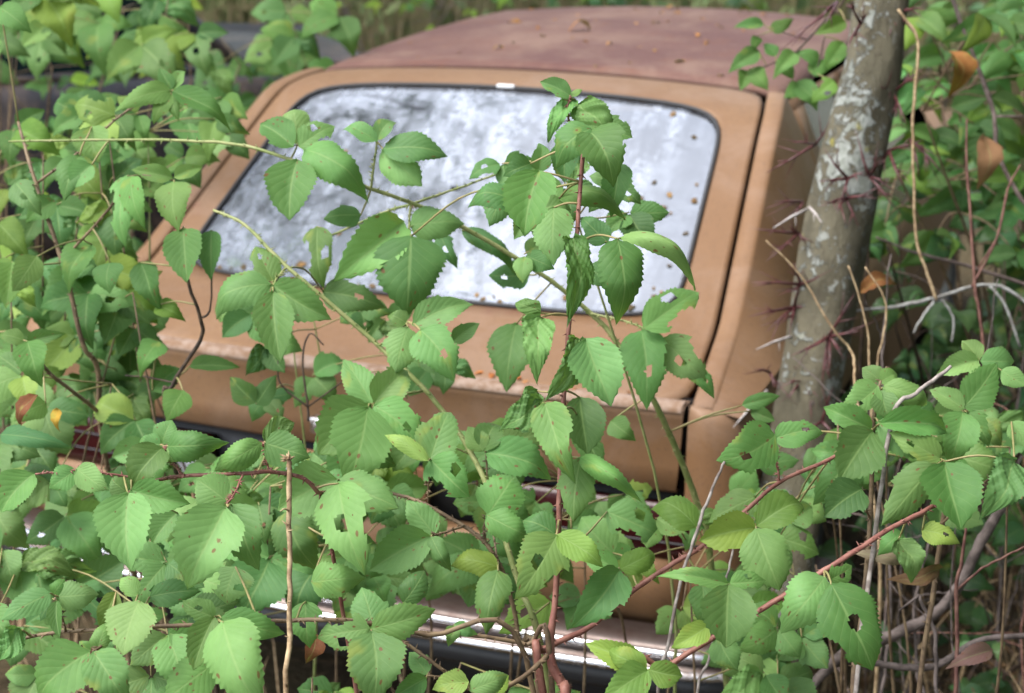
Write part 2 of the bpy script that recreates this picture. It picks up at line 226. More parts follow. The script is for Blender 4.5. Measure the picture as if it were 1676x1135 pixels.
["thick red bramble cane bearing a large leaf with a hole","red",[[[1040,-1148,-20,40],[1040,-1182,481,36],[1000,-1215,983,32],[1026,-1195,1010,30],[1068,-1167,1040,30],[1120,-1134,1074,29],[1167,-1113,1109,29],[1197,-1083,1127,28],[1223,-1045,1139,26],[1256,-995,1148,23],[1271,-960,1163,18]],[[1069,-1166,1041,14],[1079,-1173,1075,13],[1085,-1181,1109,12]],[[1032,-1192,1013,15],[1024,-1215,1020,14],[1019,-1237,1029,12]]],[[1019,-1237,1029,9,1013,-1220,1019,8],[1019,-1237,1029,9,1022,-1246,1033,8],[1019,-1237,1029,9,1023,-1245,1034,8],[1069,-1174,1051,9,1066,-1183,1061,8],[1069,-1174,1051,9,1072,-1165,1042,8],[1167,-1113,1109,13,1173,-1142,1116,10],[1167,-1113,1109,13,1174,-1123,1104,10],[1167,-1113,1109,13,1185,-1169,1123,10],[1236,-1025,1143,13,1226,-1008,1113,10],[1226,-1008,1113,9,1227,-1028,1118,8],[1226,-1008,1113,9,1225,-987,1108,8],[1250,-1004,1146,13,1248,-1006,1123,10]],[[1013,-1220,1019,950,-1230,1041,29,5,2],[1018,-1237,1030,975,-1239,1043,27,4,2],[1022,-1246,1033,988,-1285,1011,39,4,5],[1023,-1245,1034,1055,-1233,1027,27,4,5],[1087,-1191,1114,1097,-1227,1064,55,7,0],[1084,-1181,1111,1021,-1208,1124,19,6,0],[1086,-1180,1111,1120,-1168,1114,26,16,0],[1066,-1183,1061,1036,-1211,1044,26,1,2],[1072,-1165,1042,1097,-1183,1017,32,1,1],[1173,-1142,1116,1144,-1188,1076,50,19,0],[1174,-1123,1104,1195,-1105,1116,25,15,0],[1185,-1169,1123,1238,-1198,1055,65,17,0],[1227,-1028,1118,1254,-1044,1087,38,10,0],[1248,-1006,1123,1288,-1005,1115,27,14,2],[1225,-987,1108,1206,-1008,1090,25,4,1]]],
["low horizontal bramble cane along the bottom left of the thicket","brown",[[[868,-1111,-20,38],[889,-1154,486,34],[871,-1197,993,30],[788,-1263,1034,26],[741,-1298,1056,25],[708,-1330,1069,24],[669,-1346,1068,24],[613,-1390,1075,23],[571,-1418,1078,22],[532,-1435,1075,21],[475,-1450,1069,20],[424,-1454,1053,18],[356,-1466,1035,15]],[[532,-1435,1075,13],[535,-1457,1074,12],[532,-1481,1074,12]],[[476,-1450,1069,13],[481,-1461,1095,12],[480,-1466,1115,11]],[[618,-1388,1075,12],[626,-1403,1089,11]]],[[549,-1429,1076,13,527,-1378,1083,10],[647,-1363,1070,13,554,-1258,1068,10],[556,-1426,1077,13,557,-1435,1111,10],[521,-1439,1074,13,506,-1404,1097,10],[541,-1432,1076,13,527,-1397,1094,10],[475,-1461,1114,9,475,-1467,1119,8],[475,-1461,1114,9,477,-1457,1111,8],[474,-1459,1108,9,482,-1466,1112,8],[474,-1459,1108,9,466,-1453,1105,8],[435,-1453,1056,13,435,-1466,1071,10],[621,-1398,1088,9,627,-1411,1096,8],[621,-1398,1088,9,634,-1409,1095,8],[621,-1398,1088,9,602,-1373,1072,8],[626,-1403,1089,13,651,-1432,1105,10],[613,-1390,1075,13,624,-1419,1045,10],[678,-1342,1068,13,657,-1286,1059,10]],[[527,-1378,1083,575,-1357,1090,30,7,0],[554,-1258,1068,553,-1282,1035,57,16,0],[557,-1435,1111,566,-1478,1074,52,0,0],[506,-1404,1097,499,-1429,1067,22,6,2],[527,-1397,1094,502,-1392,1108,20,1,0],[475,-1467,1119,443,-1505,1103,29,7,0],[477,-1457,1111,510,-1437,1111,31,9,0],[472,-1458,1114,477,-1445,1126,16,4,0],[482,-1466,1112,499,-1487,1085,16,5,1],[466,-1453,1105,460,-1469,1087,17,5,1],[435,-1466,1071,423,-1493,1046,32,13,0],[535,-1490,1078,495,-1531,1037,60,0,0],[539,-1488,1078,584,-1504,1040,42,2,0],[524,-1474,1070,510,-1474,1077,14,14,0],[529,-1472,1070,530,-1454,1093,20,7,0],[627,-1411,1096,622,-1445,1053,32,5,0],[651,-1432,1105,710,-1477,1052,61,9,0],[634,-1409,1095,692,-1390,1077,34,7,0],[624,-1419,1045,596,-1463,1022,48,2,0],[602,-1373,1072,567,-1381,1087,29,15,0],[657,-1286,1059,671,-1310,1020,37,15,0]]],
["short reddish bramble cane behind the dry stalk","red",[[[637,-1045,-20,30],[654,-1113,523,27],[632,-1181,1065,24],[634,-1217,1157,23],[607,-1242,1181,22],[581,-1273,1188,21],[525,-1297,1186,20],[496,-1311,1181,18],[471,-1325,1170,14]],[[581,-1273,1188,13],[591,-1305,1182,12],[595,-1328,1177,12]],[[523,-1298,1186,12],[509,-1298,1203,12],[500,-1297,1216,11]],[[596,-1247,1181,12],[592,-1243,1197,12],[587,-1239,1212,11]],[[496,-1311,1181,12],[469,-1340,1195,12],[437,-1362,1204,10],[404,-1387,1204,10]]],[[634,-1217,1157,13,657,-1205,1162,10],[440,-1366,1206,9,436,-1362,1204,8],[440,-1366,1206,9,443,-1369,1209,8],[497,-1292,1214,9,499,-1298,1214,8],[497,-1292,1214,9,487,-1282,1211,8],[497,-1292,1214,9,491,-1290,1214,8],[497,-1292,1214,9,505,-1295,1216,8],[497,-1292,1214,9,503,-1297,1213,8],[591,-1243,1214,9,588,-1239,1213,8],[591,-1243,1214,9,594,-1247,1215,8],[475,-1335,1192,13,506,-1371,1192,10],[480,-1329,1190,13,486,-1339,1180,10],[595,-1328,1177,13,612,-1352,1187,10],[612,-1352,1187,9,620,-1369,1194,8],[612,-1352,1187,9,604,-1334,1181,8],[591,-1305,1182,13,579,-1304,1168,10],[471,-1325,1170,13,417,-1166,1072,10],[633,-1188,1085,13,570,-1171,1102,10],[633,-1188,1085,13,642,-1246,1061,10]],[[657,-1205,1162,710,-1264,1095,64,15,0],[402,-1387,1204,384,-1421,1172,39,2,0],[436,-1362,1204,416,-1383,1188,28,2,0],[443,-1369,1209,481,-1373,1193,32,8,0],[499,-1298,1214,485,-1339,1185,45,1,0],[487,-1282,1211,489,-1263,1233,30,1,0],[491,-1290,1214,465,-1296,1217,24,2,0],[505,-1295,1216,561,-1278,1221,35,18,0],[503,-1297,1213,525,-1298,1204,20,7,0],[590,-1249,1215,554,-1287,1193,30,19,0],[588,-1239,1213,609,-1207,1231,30,11,0],[594,-1247,1215,640,-1235,1202,44,8,0],[506,-1371,1192,537,-1419,1135,57,8,0],[486,-1339,1180,545,-1322,1168,36,8,0],[470,-1326,1170,448,-1325,1183,28,4,0],[620,-1369,1194,608,-1428,1135,69,3,0],[604,-1334,1181,643,-1358,1127,46,6,0],[579,-1304,1168,544,-1305,1188,42,5,0],[417,-1166,1072,405,-1204,1045,38,1,1],[570,-1171,1102,611,-1193,1049,55,7,0],[642,-1246,1061,693,-1227,1068,41,4,0]]],
["thin brown bramble cane with small leaves above the chrome bumper","brown",[[[840,-1088,-20,42],[884,-1130,481,38],[889,-1171,983,34],[864,-1177,995,25],[820,-1211,1014,23],[775,-1248,1027,21],[752,-1276,1041,18],[742,-1300,1049,15]],[[889,-1180,988,30],[881,-1219,985,26],[864,-1261,981,24]],[[832,-1263,980,20],[805,-1285,1016,19],[768,-1292,1040,17],[753,-1316,1056,14]],[[843,-1279,990,12],[821,-1284,1001,11],[804,-1299,1009,10]]],[[864,-1261,981,13,860,-1272,988,10],[750,-1316,1059,9,743,-1299,1050,8],[750,-1316,1059,9,759,-1332,1066,8],[764,-1260,1033,13,744,-1231,1048,10],[804,-1300,1009,9,800,-1291,1006,8],[804,-1300,1009,9,807,-1308,1012,8],[838,-1279,992,13,848,-1294,1004,10],[848,-1294,1004,9,847,-1293,1008,8],[848,-1294,1004,9,849,-1295,1000,8],[801,-1226,1020,13,805,-1233,1036,10],[801,-1226,1020,13,804,-1234,1034,10]],[[860,-1272,988,874,-1250,1000,25,2,2],[748,-1316,1060,700,-1341,1053,41,16,3],[743,-1299,1050,717,-1274,1083,43,4,3],[750,-1316,1060,806,-1279,1075,38,5,3],[759,-1332,1066,782,-1375,1016,61,6,0],[744,-1231,1048,757,-1201,1078,30,7,0],[800,-1291,1006,774,-1282,1022,24,3,0],[807,-1308,1012,784,-1337,1000,25,5,0],[847,-1293,1008,811,-1308,1001,29,0,5],[849,-1295,1000,882,-1267,1012,26,7,0],[805,-1233,1036,829,-1228,1025,17,5,0],[804,-1234,1034,805,-1249,1019,16,2,0]]],
["leafy dark stemmed shrub at the left in front of the black car","brown",[[[44,-652,-20,50],[75,-746,469,45],[66,-840,958,40],[69,-845,1104,36],[65,-866,1146,34],[49,-865,1232,32],[26,-855,1289,30],[-17,-839,1385,26],[-76,-787,1443,20]],[[87,-831,958,30],[114,-899,1057,30],[101,-986,1149,26],[101,-1024,1204,20]],[[35,-860,1264,20],[120,-852,1348,18],[172,-870,1398,15],[225,-849,1393,13]],[[-9,-841,1370,20],[48,-801,1418,18],[98,-763,1467,16],[163,-750,1492,13]]],[[163,-750,1492,13,174,-766,1496,10],[174,-766,1496,9,177,-775,1500,8],[174,-766,1496,9,180,-776,1494,8],[174,-766,1496,9,181,-775,1494,8],[174,-766,1496,9,181,-774,1498,8],[174,-766,1496,9,163,-749,1496,8],[174,-766,1496,9,164,-748,1496,8],[172,-870,1398,13,179,-888,1403,10],[183,-868,1400,13,196,-903,1406,10],[225,-849,1393,13,237,-866,1395,10],[-7,-845,1367,13,30,-931,1391,10],[-76,-787,1443,13,-84,-791,1604,10],[101,-1024,1204,13,137,-1067,1222,10],[137,-1067,1222,9,134,-1062,1219,8],[137,-1067,1222,9,147,-1077,1225,8],[137,-1067,1222,9,129,-1063,1221,8],[88,-853,1317,13,128,-873,1276,10],[71,-855,1300,13,71,-836,1288,10],[2,-848,1347,13,17,-839,1346,10],[71,-855,1300,13,67,-948,1297,10],[37,-860,1264,13,38,-963,1290,10],[100,-997,1162,13,132,-1037,1128,10]],[[177,-775,1500,123,-831,1479,40,4,0],[180,-776,1494,172,-812,1462,29,0,0],[181,-775,1494,202,-796,1464,24,2,0],[181,-774,1498,263,-762,1465,40,7,0],[163,-749,1496,134,-735,1524,24,9,0],[164,-748,1496,164,-718,1525,24,0,0],[179,-888,1403,207,-952,1331,44,16,0],[196,-903,1406,232,-937,1351,39,8,0],[237,-866,1395,266,-908,1342,57,6,0],[223,-849,1396,169,-865,1406,30,3,0],[225,-848,1397,253,-821,1408,25,1,0],[30,-931,1391,76,-945,1357,38,15,0],[-84,-791,1604,-33,-794,1573,43,7,0],[134,-1062,1219,177,-1039,1229,26,2,0],[147,-1077,1225,179,-1103,1183,49,6,0],[129,-1063,1221,99,-1074,1228,26,3,0],[128,-873,1276,140,-897,1241,51,7,0],[71,-836,1288,61,-891,1240,56,3,0],[17,-839,1346,-11,-873,1324,41,3,0],[67,-948,1297,57,-992,1257,45,0,0],[38,-963,1290,52,-1001,1238,50,2,0],[132,-1037,1128,98,-1065,1108,39,3,0]]],
["dark forked twig shrub before the left of the tail panel","dark",[[[225,-794,-20,40],[232,-831,512,36],[199,-868,1044,32],[209,-865,1106,30],[254,-857,1174,27],[262,-864,1208,25],[257,-880,1268,22],[255,-879,1338,15]],[[262,-864,1208,18],[278,-862,1228,15],[280,-849,1329,12]],[[215,-862,1109,15],[163,-860,1111,13],[135,-870,1113,10]],[[379,-791,1051,20],[376,-785,1070,18],[362,-770,1132,15],[367,-755,1167,12],[387,-752,1152,10]],[[376,-785,1070,14],[338,-791,1100,12],[330,-783,1132,10]],[[376,-785,1070,13],[416,-757,1103,10]]],[[255,-879,1338,13,267,-896,1341,10],[338,-791,1100,13,334,-852,1092,10],[216,-864,1119,13,217,-832,1125,10],[172,-859,1110,13,173,-839,1158,10],[172,-859,1110,13,173,-862,1093,10],[216,-864,1119,13,240,-885,1109,10],[256,-880,1282,13,167,-857,1276,10],[261,-871,1230,13,193,-866,1220,10]],[[267,-896,1341,295,-936,1280,62,7,0],[279,-849,1329,297,-884,1270,39,7,1],[333,-852,1093,289,-844,1123,39,7,1],[335,-852,1091,350,-822,1127,37,2,1],[217,-832,1125,282,-806,1123,30,9,1],[173,-839,1158,165,-882,1125,47,6,0],[173,-862,1093,199,-822,1120,43,0,1],[240,-885,1109,237,-924,1078,48,7,0],[167,-857,1276,206,-892,1229,48,6,0],[193,-866,1220,236,-866,1208,33,1,2]]],
["bramble shoot beside the foot of the thorny trunk","brown",[[[1214,-905,-20,42],[1219,-941,421,38],[1184,-976,862,34],[1178,-917,972,32],[1173,-875,1069,30],[1164,-844,1167,26],[1164,-817,1213,20],[1168,-797,1231,13]],[[1173,-875,1069,15],[1167,-900,1101,14],[1167,-915,1122,12]]],[[1164,-822,1206,13,1165,-837,1219,10],[1162,-810,1216,9,1164,-815,1217,8],[1162,-810,1216,9,1161,-805,1216,8],[1164,-822,1206,13,1170,-835,1217,10],[1163,-838,1180,13,1173,-867,1187,10],[1164,-844,1167,13,1178,-886,1192,10],[1167,-915,1122,13,1170,-934,1129,10]],[[1165,-837,1219,1131,-868,1194,40,14,0],[1164,-815,1217,1183,-800,1225,24,6,0],[1161,-805,1216,1140,-803,1228,25,0,0],[1172,-834,1219,1229,-815,1202,30,7,0],[1169,-837,1214,1183,-851,1185,31,8,0],[1173,-867,1187,1242,-879,1157,40,1,0],[1178,-886,1192,1256,-851,1184,35,6,0],[1170,-934,1129,1138,-976,1107,48,5,1]]],
["bright bramble shoot at the right edge over the bare brush","brown",[[[1250,-747,-20,42],[1264,-781,373,38],[1238,-816,767,34],[1241,-781,960,32],[1246,-757,1088,30],[1254,-747,1172,25],[1265,-724,1228,20],[1288,-709,1242,14]],[[1245,-768,1060,18],[1246,-858,1127,15],[1249,-902,1161,13]],[[1242,-779,1032,16],[1282,-797,1094,14],[1322,-821,1143,12]]],[[1265,-724,1228,13,1266,-741,1233,10],[1266,-741,1233,9,1265,-744,1234,8],[1266,-741,1233,9,1265,-734,1231,8],[1254,-747,1172,13,1258,-786,1187,10],[1254,-747,1172,13,1261,-797,1186,10],[1261,-797,1186,9,1263,-786,1183,8],[1261,-797,1186,9,1259,-808,1190,8],[1265,-724,1228,13,1293,-747,1226,10],[1322,-821,1143,13,1311,-770,1172,10],[1249,-902,1161,13,1249,-952,1178,10],[1249,-902,1161,13,1254,-924,1172,10],[1254,-924,1172,9,1260,-958,1183,8],[1254,-924,1172,9,1248,-891,1161,8],[1249,-902,1161,13,1328,-898,1173,10]],[[1265,-744,1234,1223,-776,1222,30,1,0],[1265,-734,1231,1243,-726,1251,27,6,0],[1268,-743,1233,1306,-722,1231,37,4,0],[1258,-786,1188,1287,-744,1234,44,0,0],[1258,-787,1186,1217,-784,1204,27,5,0],[1263,-786,1183,1293,-797,1149,31,15,0],[1293,-747,1226,1324,-749,1211,25,0,0],[1259,-808,1190,1254,-846,1140,45,2,0],[1311,-770,1172,1338,-781,1146,31,0,0],[1249,-952,1178,1209,-1011,1124,45,4,0],[1260,-958,1183,1289,-1005,1132,65,8,0],[1248,-891,1161,1192,-897,1190,35,14,0],[1328,-898,1173,1314,-949,1131,53,10,0]]],
["small leafy sprig hanging over the roof corner left of the thorny trunk","dark",[[[857,699,-20,38],[901,608,771,34],[906,518,1562,30],[829,524,1508,26],[803,503,1480,24],[760,466,1426,20],[721,443,1407,15],[682,421,1390,10]],[[811,498,1457,16],[803,471,1390,14],[779,450,1356,10]],[[779,483,1451,12],[722,465,1469,10]]],[[722,465,1469,13,706,461,1475,10],[706,461,1475,9,699,460,1480,8],[706,461,1475,9,714,462,1469,8],[713,439,1404,13,696,441,1431,10],[683,424,1397,9,687,426,1399,8],[683,424,1397,9,679,421,1395,8],[729,448,1410,13,728,451,1422,10],[779,450,1356,13,767,450,1372,10],[811,498,1457,13,845,509,1446,10],[829,524,1508,13,851,491,1487,10],[803,471,1390,13,843,451,1380,10],[722,465,1469,13,691,449,1458,10],[803,471,1390,13,791,468,1392,10],[736,452,1413,13,741,450,1401,10]],[[699,460,1480,645,438,1474,31,7,1],[696,441,1431,650,399,1399,44,9,1],[687,426,1399,727,405,1364,47,0,0],[679,421,1395,677,387,1362,39,9,0],[760,467,1428,735,418,1391,44,5,0],[728,451,1422,700,462,1445,31,8,0],[767,450,1372,819,437,1334,52,6,0],[778,453,1367,754,425,1347,39,9,0],[845,509,1446,818,468,1400,47,0,0],[851,491,1487,801,453,1466,39,5,2],[843,451,1380,811,416,1344,44,16,2],[805,480,1412,759,471,1430,36,0,0],[714,462,1469,752,489,1491,31,9,0],[691,449,1458,687,429,1432,26,6,0],[791,468,1392,826,497,1413,39,4,0],[741,450,1401,766,448,1382,34,0,0]]],
["tangle of bramble leaves at the lower left corner below the red tail lamp","brown",[[[299,-1163,-20,34],[308,-1160,605,24],[374,-1164,1030,11]],[[240,-1309,-20,34],[149,-1355,577,24],[257,-1312,975,11]],[[203,-1048,-20,34],[337,-1055,546,24],[337,-1035,911,11]]],[[328,-1161,779,12,270,-1129,790,9],[257,-1312,975,12,274,-1334,1005,9],[337,-1035,911,12,372,-1078,940,9],[346,-1162,880,12,455,-1222,862,9],[328,-1161,779,12,187,-1167,811,9],[257,-1312,975,12,179,-1199,999,9],[257,-1312,975,12,191,-1184,978,9],[374,-1164,1030,12,491,-1304,997,9],[374,-1164,1030,12,497,-1268,1004,9],[356,-1162,929,12,169,-1127,943,9],[340,-1040,825,12,206,-1015,820,9],[365,-1163,979,12,481,-1326,955,9],[374,-1164,1030,12,479,-1279,1070,9],[337,-1035,911,12,187,-1080,893,9],[340,-1040,825,12,94,-1081,819,9]],[[272,-1128,789,334,-1129,772,51,15,1],[270,-1130,787,283,-1157,758,37,4,0],[272,-1127,792,303,-1106,807,30,6,0],[273,-1335,1003,265,-1382,969,46,13,0],[272,-1335,1005,226,-1354,1005,39,8,0],[276,-1334,1002,312,-1347,975,39,7,0],[372,-1079,937,387,-1122,887,53,4,0],[369,-1079,939,326,-1113,922,41,7,1],[374,-1077,939,435,-1068,921,54,9,0],[454,-1223,860,421,-1260,841,43,7,0],[453,-1222,863,407,-1223,876,36,10,0],[456,-1222,859,478,-1243,837,36,1,0],[187,-1168,808,187,-1200,769,51,5,0],[184,-1168,811,149,-1189,814,29,6,1],[190,-1167,808,235,-1170,783,42,9,0],[177,-1200,997,146,-1260,969,57,5,0],[177,-1200,1001,112,-1206,1026,51,9,0],[180,-1200,996,209,-1221,964,39,6,0],[192,-1184,976,222,-1216,935,50,4,0],[189,-1185,978,146,-1212,969,37,7,0],[194,-1183,978,256,-1169,976,51,12,0],[491,-1304,994,530,-1335,954,51,6,0],[489,-1305,995,465,-1340,971,39,1,0],[493,-1303,997,543,-1287,995,38,5,0],[499,-1268,1003,558,-1268,970,53,0,0],[496,-1269,1002,502,-1307,970,48,8,1],[499,-1267,1005,539,-1235,1013,44,8,1],[170,-1128,940,211,-1162,897,62,1,0],[167,-1128,942,130,-1162,929,42,4,0],[172,-1126,943,231,-1102,940,49,13,0],[208,-1015,817,247,-1027,780,47,0,0],[205,-1016,817,191,-1050,783,43,7,1],[209,-1014,820,263,-996,827,43,15,0],[482,-1327,952,503,-1357,912,46,3,1],[479,-1327,954,436,-1355,945,38,6,0],[484,-1325,954,523,-1310,945,30,8,1],[478,-1280,1068,459,-1318,1033,48,16,0],[476,-1280,1071,424,-1286,1076,39,14,0],[481,-1279,1069,528,-1281,1049,36,0,0],[189,-1080,891,255,-1092,859,55,16,1],[185,-1081,891,160,-1120,853,58,6,0],[189,-1078,895,233,-1032,920,57,0,1],[97,-1080,817,156,-1079,789,45,8,0],[94,-1082,816,89,-1115,775,54,9,0],[97,-1079,821,134,-1035,836,47,6,1]]],
["mass of bramble leaves left of the number plate behind the dry stalk","brown",[[[366,-990,-20,34],[268,-902,596,24],[269,-940,1012,11]],[[261,-883,-20,34],[138,-852,597,24],[211,-914,1014,11]],[[452,-985,-20,34],[453,-1044,587,24],[369,-953,994,11]],[[573,-969,-20,34],[401,-987,614,24],[448,-1009,1049,11]]],[[441,-1007,996,12,422,-999,1019,9],[175,-886,866,12,220,-790,898,9],[369,-953,994,12,350,-905,1009,9],[269,-940,1012,12,305,-929,1022,9],[151,-868,768,12,172,-798,798,9],[263,-913,817,12,364,-738,845,9],[265,-920,865,12,262,-929,874,9],[267,-928,913,12,279,-884,927,9],[431,-1004,945,12,530,-885,922,9],[369,-953,994,12,439,-844,1000,9],[431,-1004,945,12,537,-896,938,9],[369,-953,994,12,338,-1007,1013,9],[201,-905,963,12,249,-778,968,9],[267,-928,913,12,368,-818,921,9],[431,-1004,945,12,445,-1014,952,9],[369,-953,994,12,440,-891,1052,9],[369,-953,994,12,359,-973,1003,9],[267,-928,913,12,240,-948,909,9],[448,-1009,1049,12,515,-1001,1057,9],[265,-920,865,12,353,-731,888,9],[448,-1009,1049,12,527,-938,1086,9],[441,-1007,996,12,534,-852,997,9],[269,-940,1012,12,239,-961,1056,9],[369,-953,994,12,376,-924,1013,9],[380,-966,945,12,381,-819,920,9],[380,-966,945,12,320,-973,933,9],[262,-907,767,12,454,-702,790,9],[265,-920,865,12,322,-871,881,9],[369,-953,994,12,357,-863,1034,9],[201,-905,963,12,155,-857,978,9],[431,-1004,945,12,503,-994,942,9],[267,-928,913,12,312,-969,923,9],[201,-905,963,12,222,-774,960,9]],[[423,-1000,1016,446,-1029,980,39,14,0],[420,-1001,1017,386,-1039,1003,39,5,0],[425,-999,1018,477,-990,1002,41,4,1],[220,-791,895,239,-828,859,42,12,1],[216,-791,898,179,-817,898,35,11,3],[223,-789,897,263,-777,890,30,15,0],[349,-906,1006,341,-952,964,53,5,1],[347,-906,1009,293,-912,1017,39,1,0],[352,-905,1006,407,-912,975,56,15,0],[306,-929,1019,342,-963,978,51,6,0],[303,-930,1020,274,-963,998,42,14,3],[308,-928,1021,363,-915,1016,39,16,0],[173,-798,795,219,-821,751,51,16,0],[169,-800,796,139,-842,773,47,1,0],[175,-796,798,224,-779,800,44,0,0],[365,-739,842,400,-770,801,52,3,0],[361,-740,844,315,-774,832,50,5,0],[367,-737,844,423,-728,841,46,9,3],[264,-929,872,319,-943,829,53,16,0],[260,-930,872,243,-966,850,39,13,0],[264,-927,876,303,-887,887,47,0,0],[281,-885,924,323,-905,881,48,9,1],[277,-886,925,245,-911,910,36,4,0],[282,-883,927,340,-862,930,42,11,0],[532,-884,920,603,-886,892,66,16,3],[530,-886,919,541,-919,884,45,9,0],[532,-883,924,558,-848,945,38,4,0],[438,-845,997,419,-889,949,60,1,0],[436,-845,1000,378,-870,999,48,9,0],[442,-843,998,492,-849,973,40,11,0],[538,-897,935,550,-938,880,69,5,1],[535,-898,937,485,-939,916,52,4,1],[540,-896,937,595,-892,918,48,13,0],[339,-1007,1011,386,-1031,966,61,12,0],[337,-1008,1011,320,-1057,980,47,4,0],[341,-1005,1014,397,-974,1024,55,6,0],[250,-779,965,278,-801,923,43,4,0],[247,-780,966,221,-806,941,38,1,1],[252,-777,967,302,-760,960,39,16,1],[368,-819,918,382,-852,879,45,5,0],[365,-820,921,322,-846,921,37,12,1],[371,-817,921,426,-806,919,44,6,1],[444,-1015,949,435,-1074,898,76,2,1],[442,-1015,953,377,-1027,963,54,15,0],[447,-1013,951,517,-1013,927,59,4,0],[442,-891,1050,488,-894,1018,45,0,0],[439,-892,1050,432,-922,1023,37,1,1],[443,-889,1054,480,-865,1066,34,3,0],[360,-974,1000,373,-997,963,41,14,0],[357,-974,1002,322,-1008,990,41,6,1],[362,-972,1002,414,-958,988,48,11,3],[240,-950,906,258,-1006,856,66,8,1],[237,-950,908,177,-985,893,51,3,3],[243,-948,908,306,-935,888,47,5,1],[516,-1001,1054,550,-1030,998,66,9,0],[513,-1002,1055,486,-1042,1030,41,16,1],[518,-999,1056,571,-984,1056,46,9,3],[355,-731,885,397,-748,847,45,1,1],[352,-732,886,336,-769,861,41,6,0],[356,-729,889,406,-695,892,43,9,0],[527,-939,1083,527,-978,1045,52,3,3],[525,-939,1086,479,-955,1080,40,16,1],[530,-937,1085,585,-933,1070,40,6,3],[533,-854,994,527,-891,962,47,9,1],[531,-853,997,475,-869,995,40,9,0],[536,-852,994,584,-862,971,41,3,0],[239,-962,1053,261,-997,1018,45,14,3],[236,-963,1055,190,-987,1042,38,8,0],[242,-960,1056,288,-941,1050,43,11,0],[377,-925,1010,396,-952,971,41,4,3],[373,-925,1012,326,-945,1004,35,2,0],[379,-923,1012,432,-904,997,41,15,3],[379,-821,917,358,-861,879,57,1,3],[378,-820,922,310,-832,945,50,7,0],[383,-819,918,450,-827,892,51,2,1],[319,-975,931,307,-1016,890,51,9,3],[317,-974,935,255,-981,947,48,16,3],[322,-973,931,377,-978,901,50,3,3],[457,-701,788,510,-695,761,43,1,0],[454,-703,786,459,-731,756,39,4,0],[457,-700,792,484,-655,814,43,15,1],[324,-871,879,378,-886,845,51,2,1],[321,-872,878,308,-907,846,44,9,0],[325,-869,883,370,-839,906,46,7,3],[358,-864,1031,387,-879,997,38,5,0],[354,-865,1033,321,-887,1017,39,2,0],[360,-862,1035,400,-842,1039,35,8,1],[158,-857,975,233,-881,936,63,7,3],[154,-859,975,150,-911,937,60,3,1],[158,-856,980,208,-820,1004,52,12,0],[502,-995,939,495,-1046,896,62,7,1],[500,-995,942,453,-1019,943,36,16,0],[506,-993,941,552,-989,925,39,13,1],[311,-971,920,282,-1014,881,59,2,0],[309,-970,924,241,-981,940,55,3,0],[314,-969,920,358,-975,889,48,0,1],[223,-774,957,249,-800,917,44,1,1],[219,-775,959,175,-804,945,44,4,1],[226,-772,960,279,-757,964,38,7,1]]],
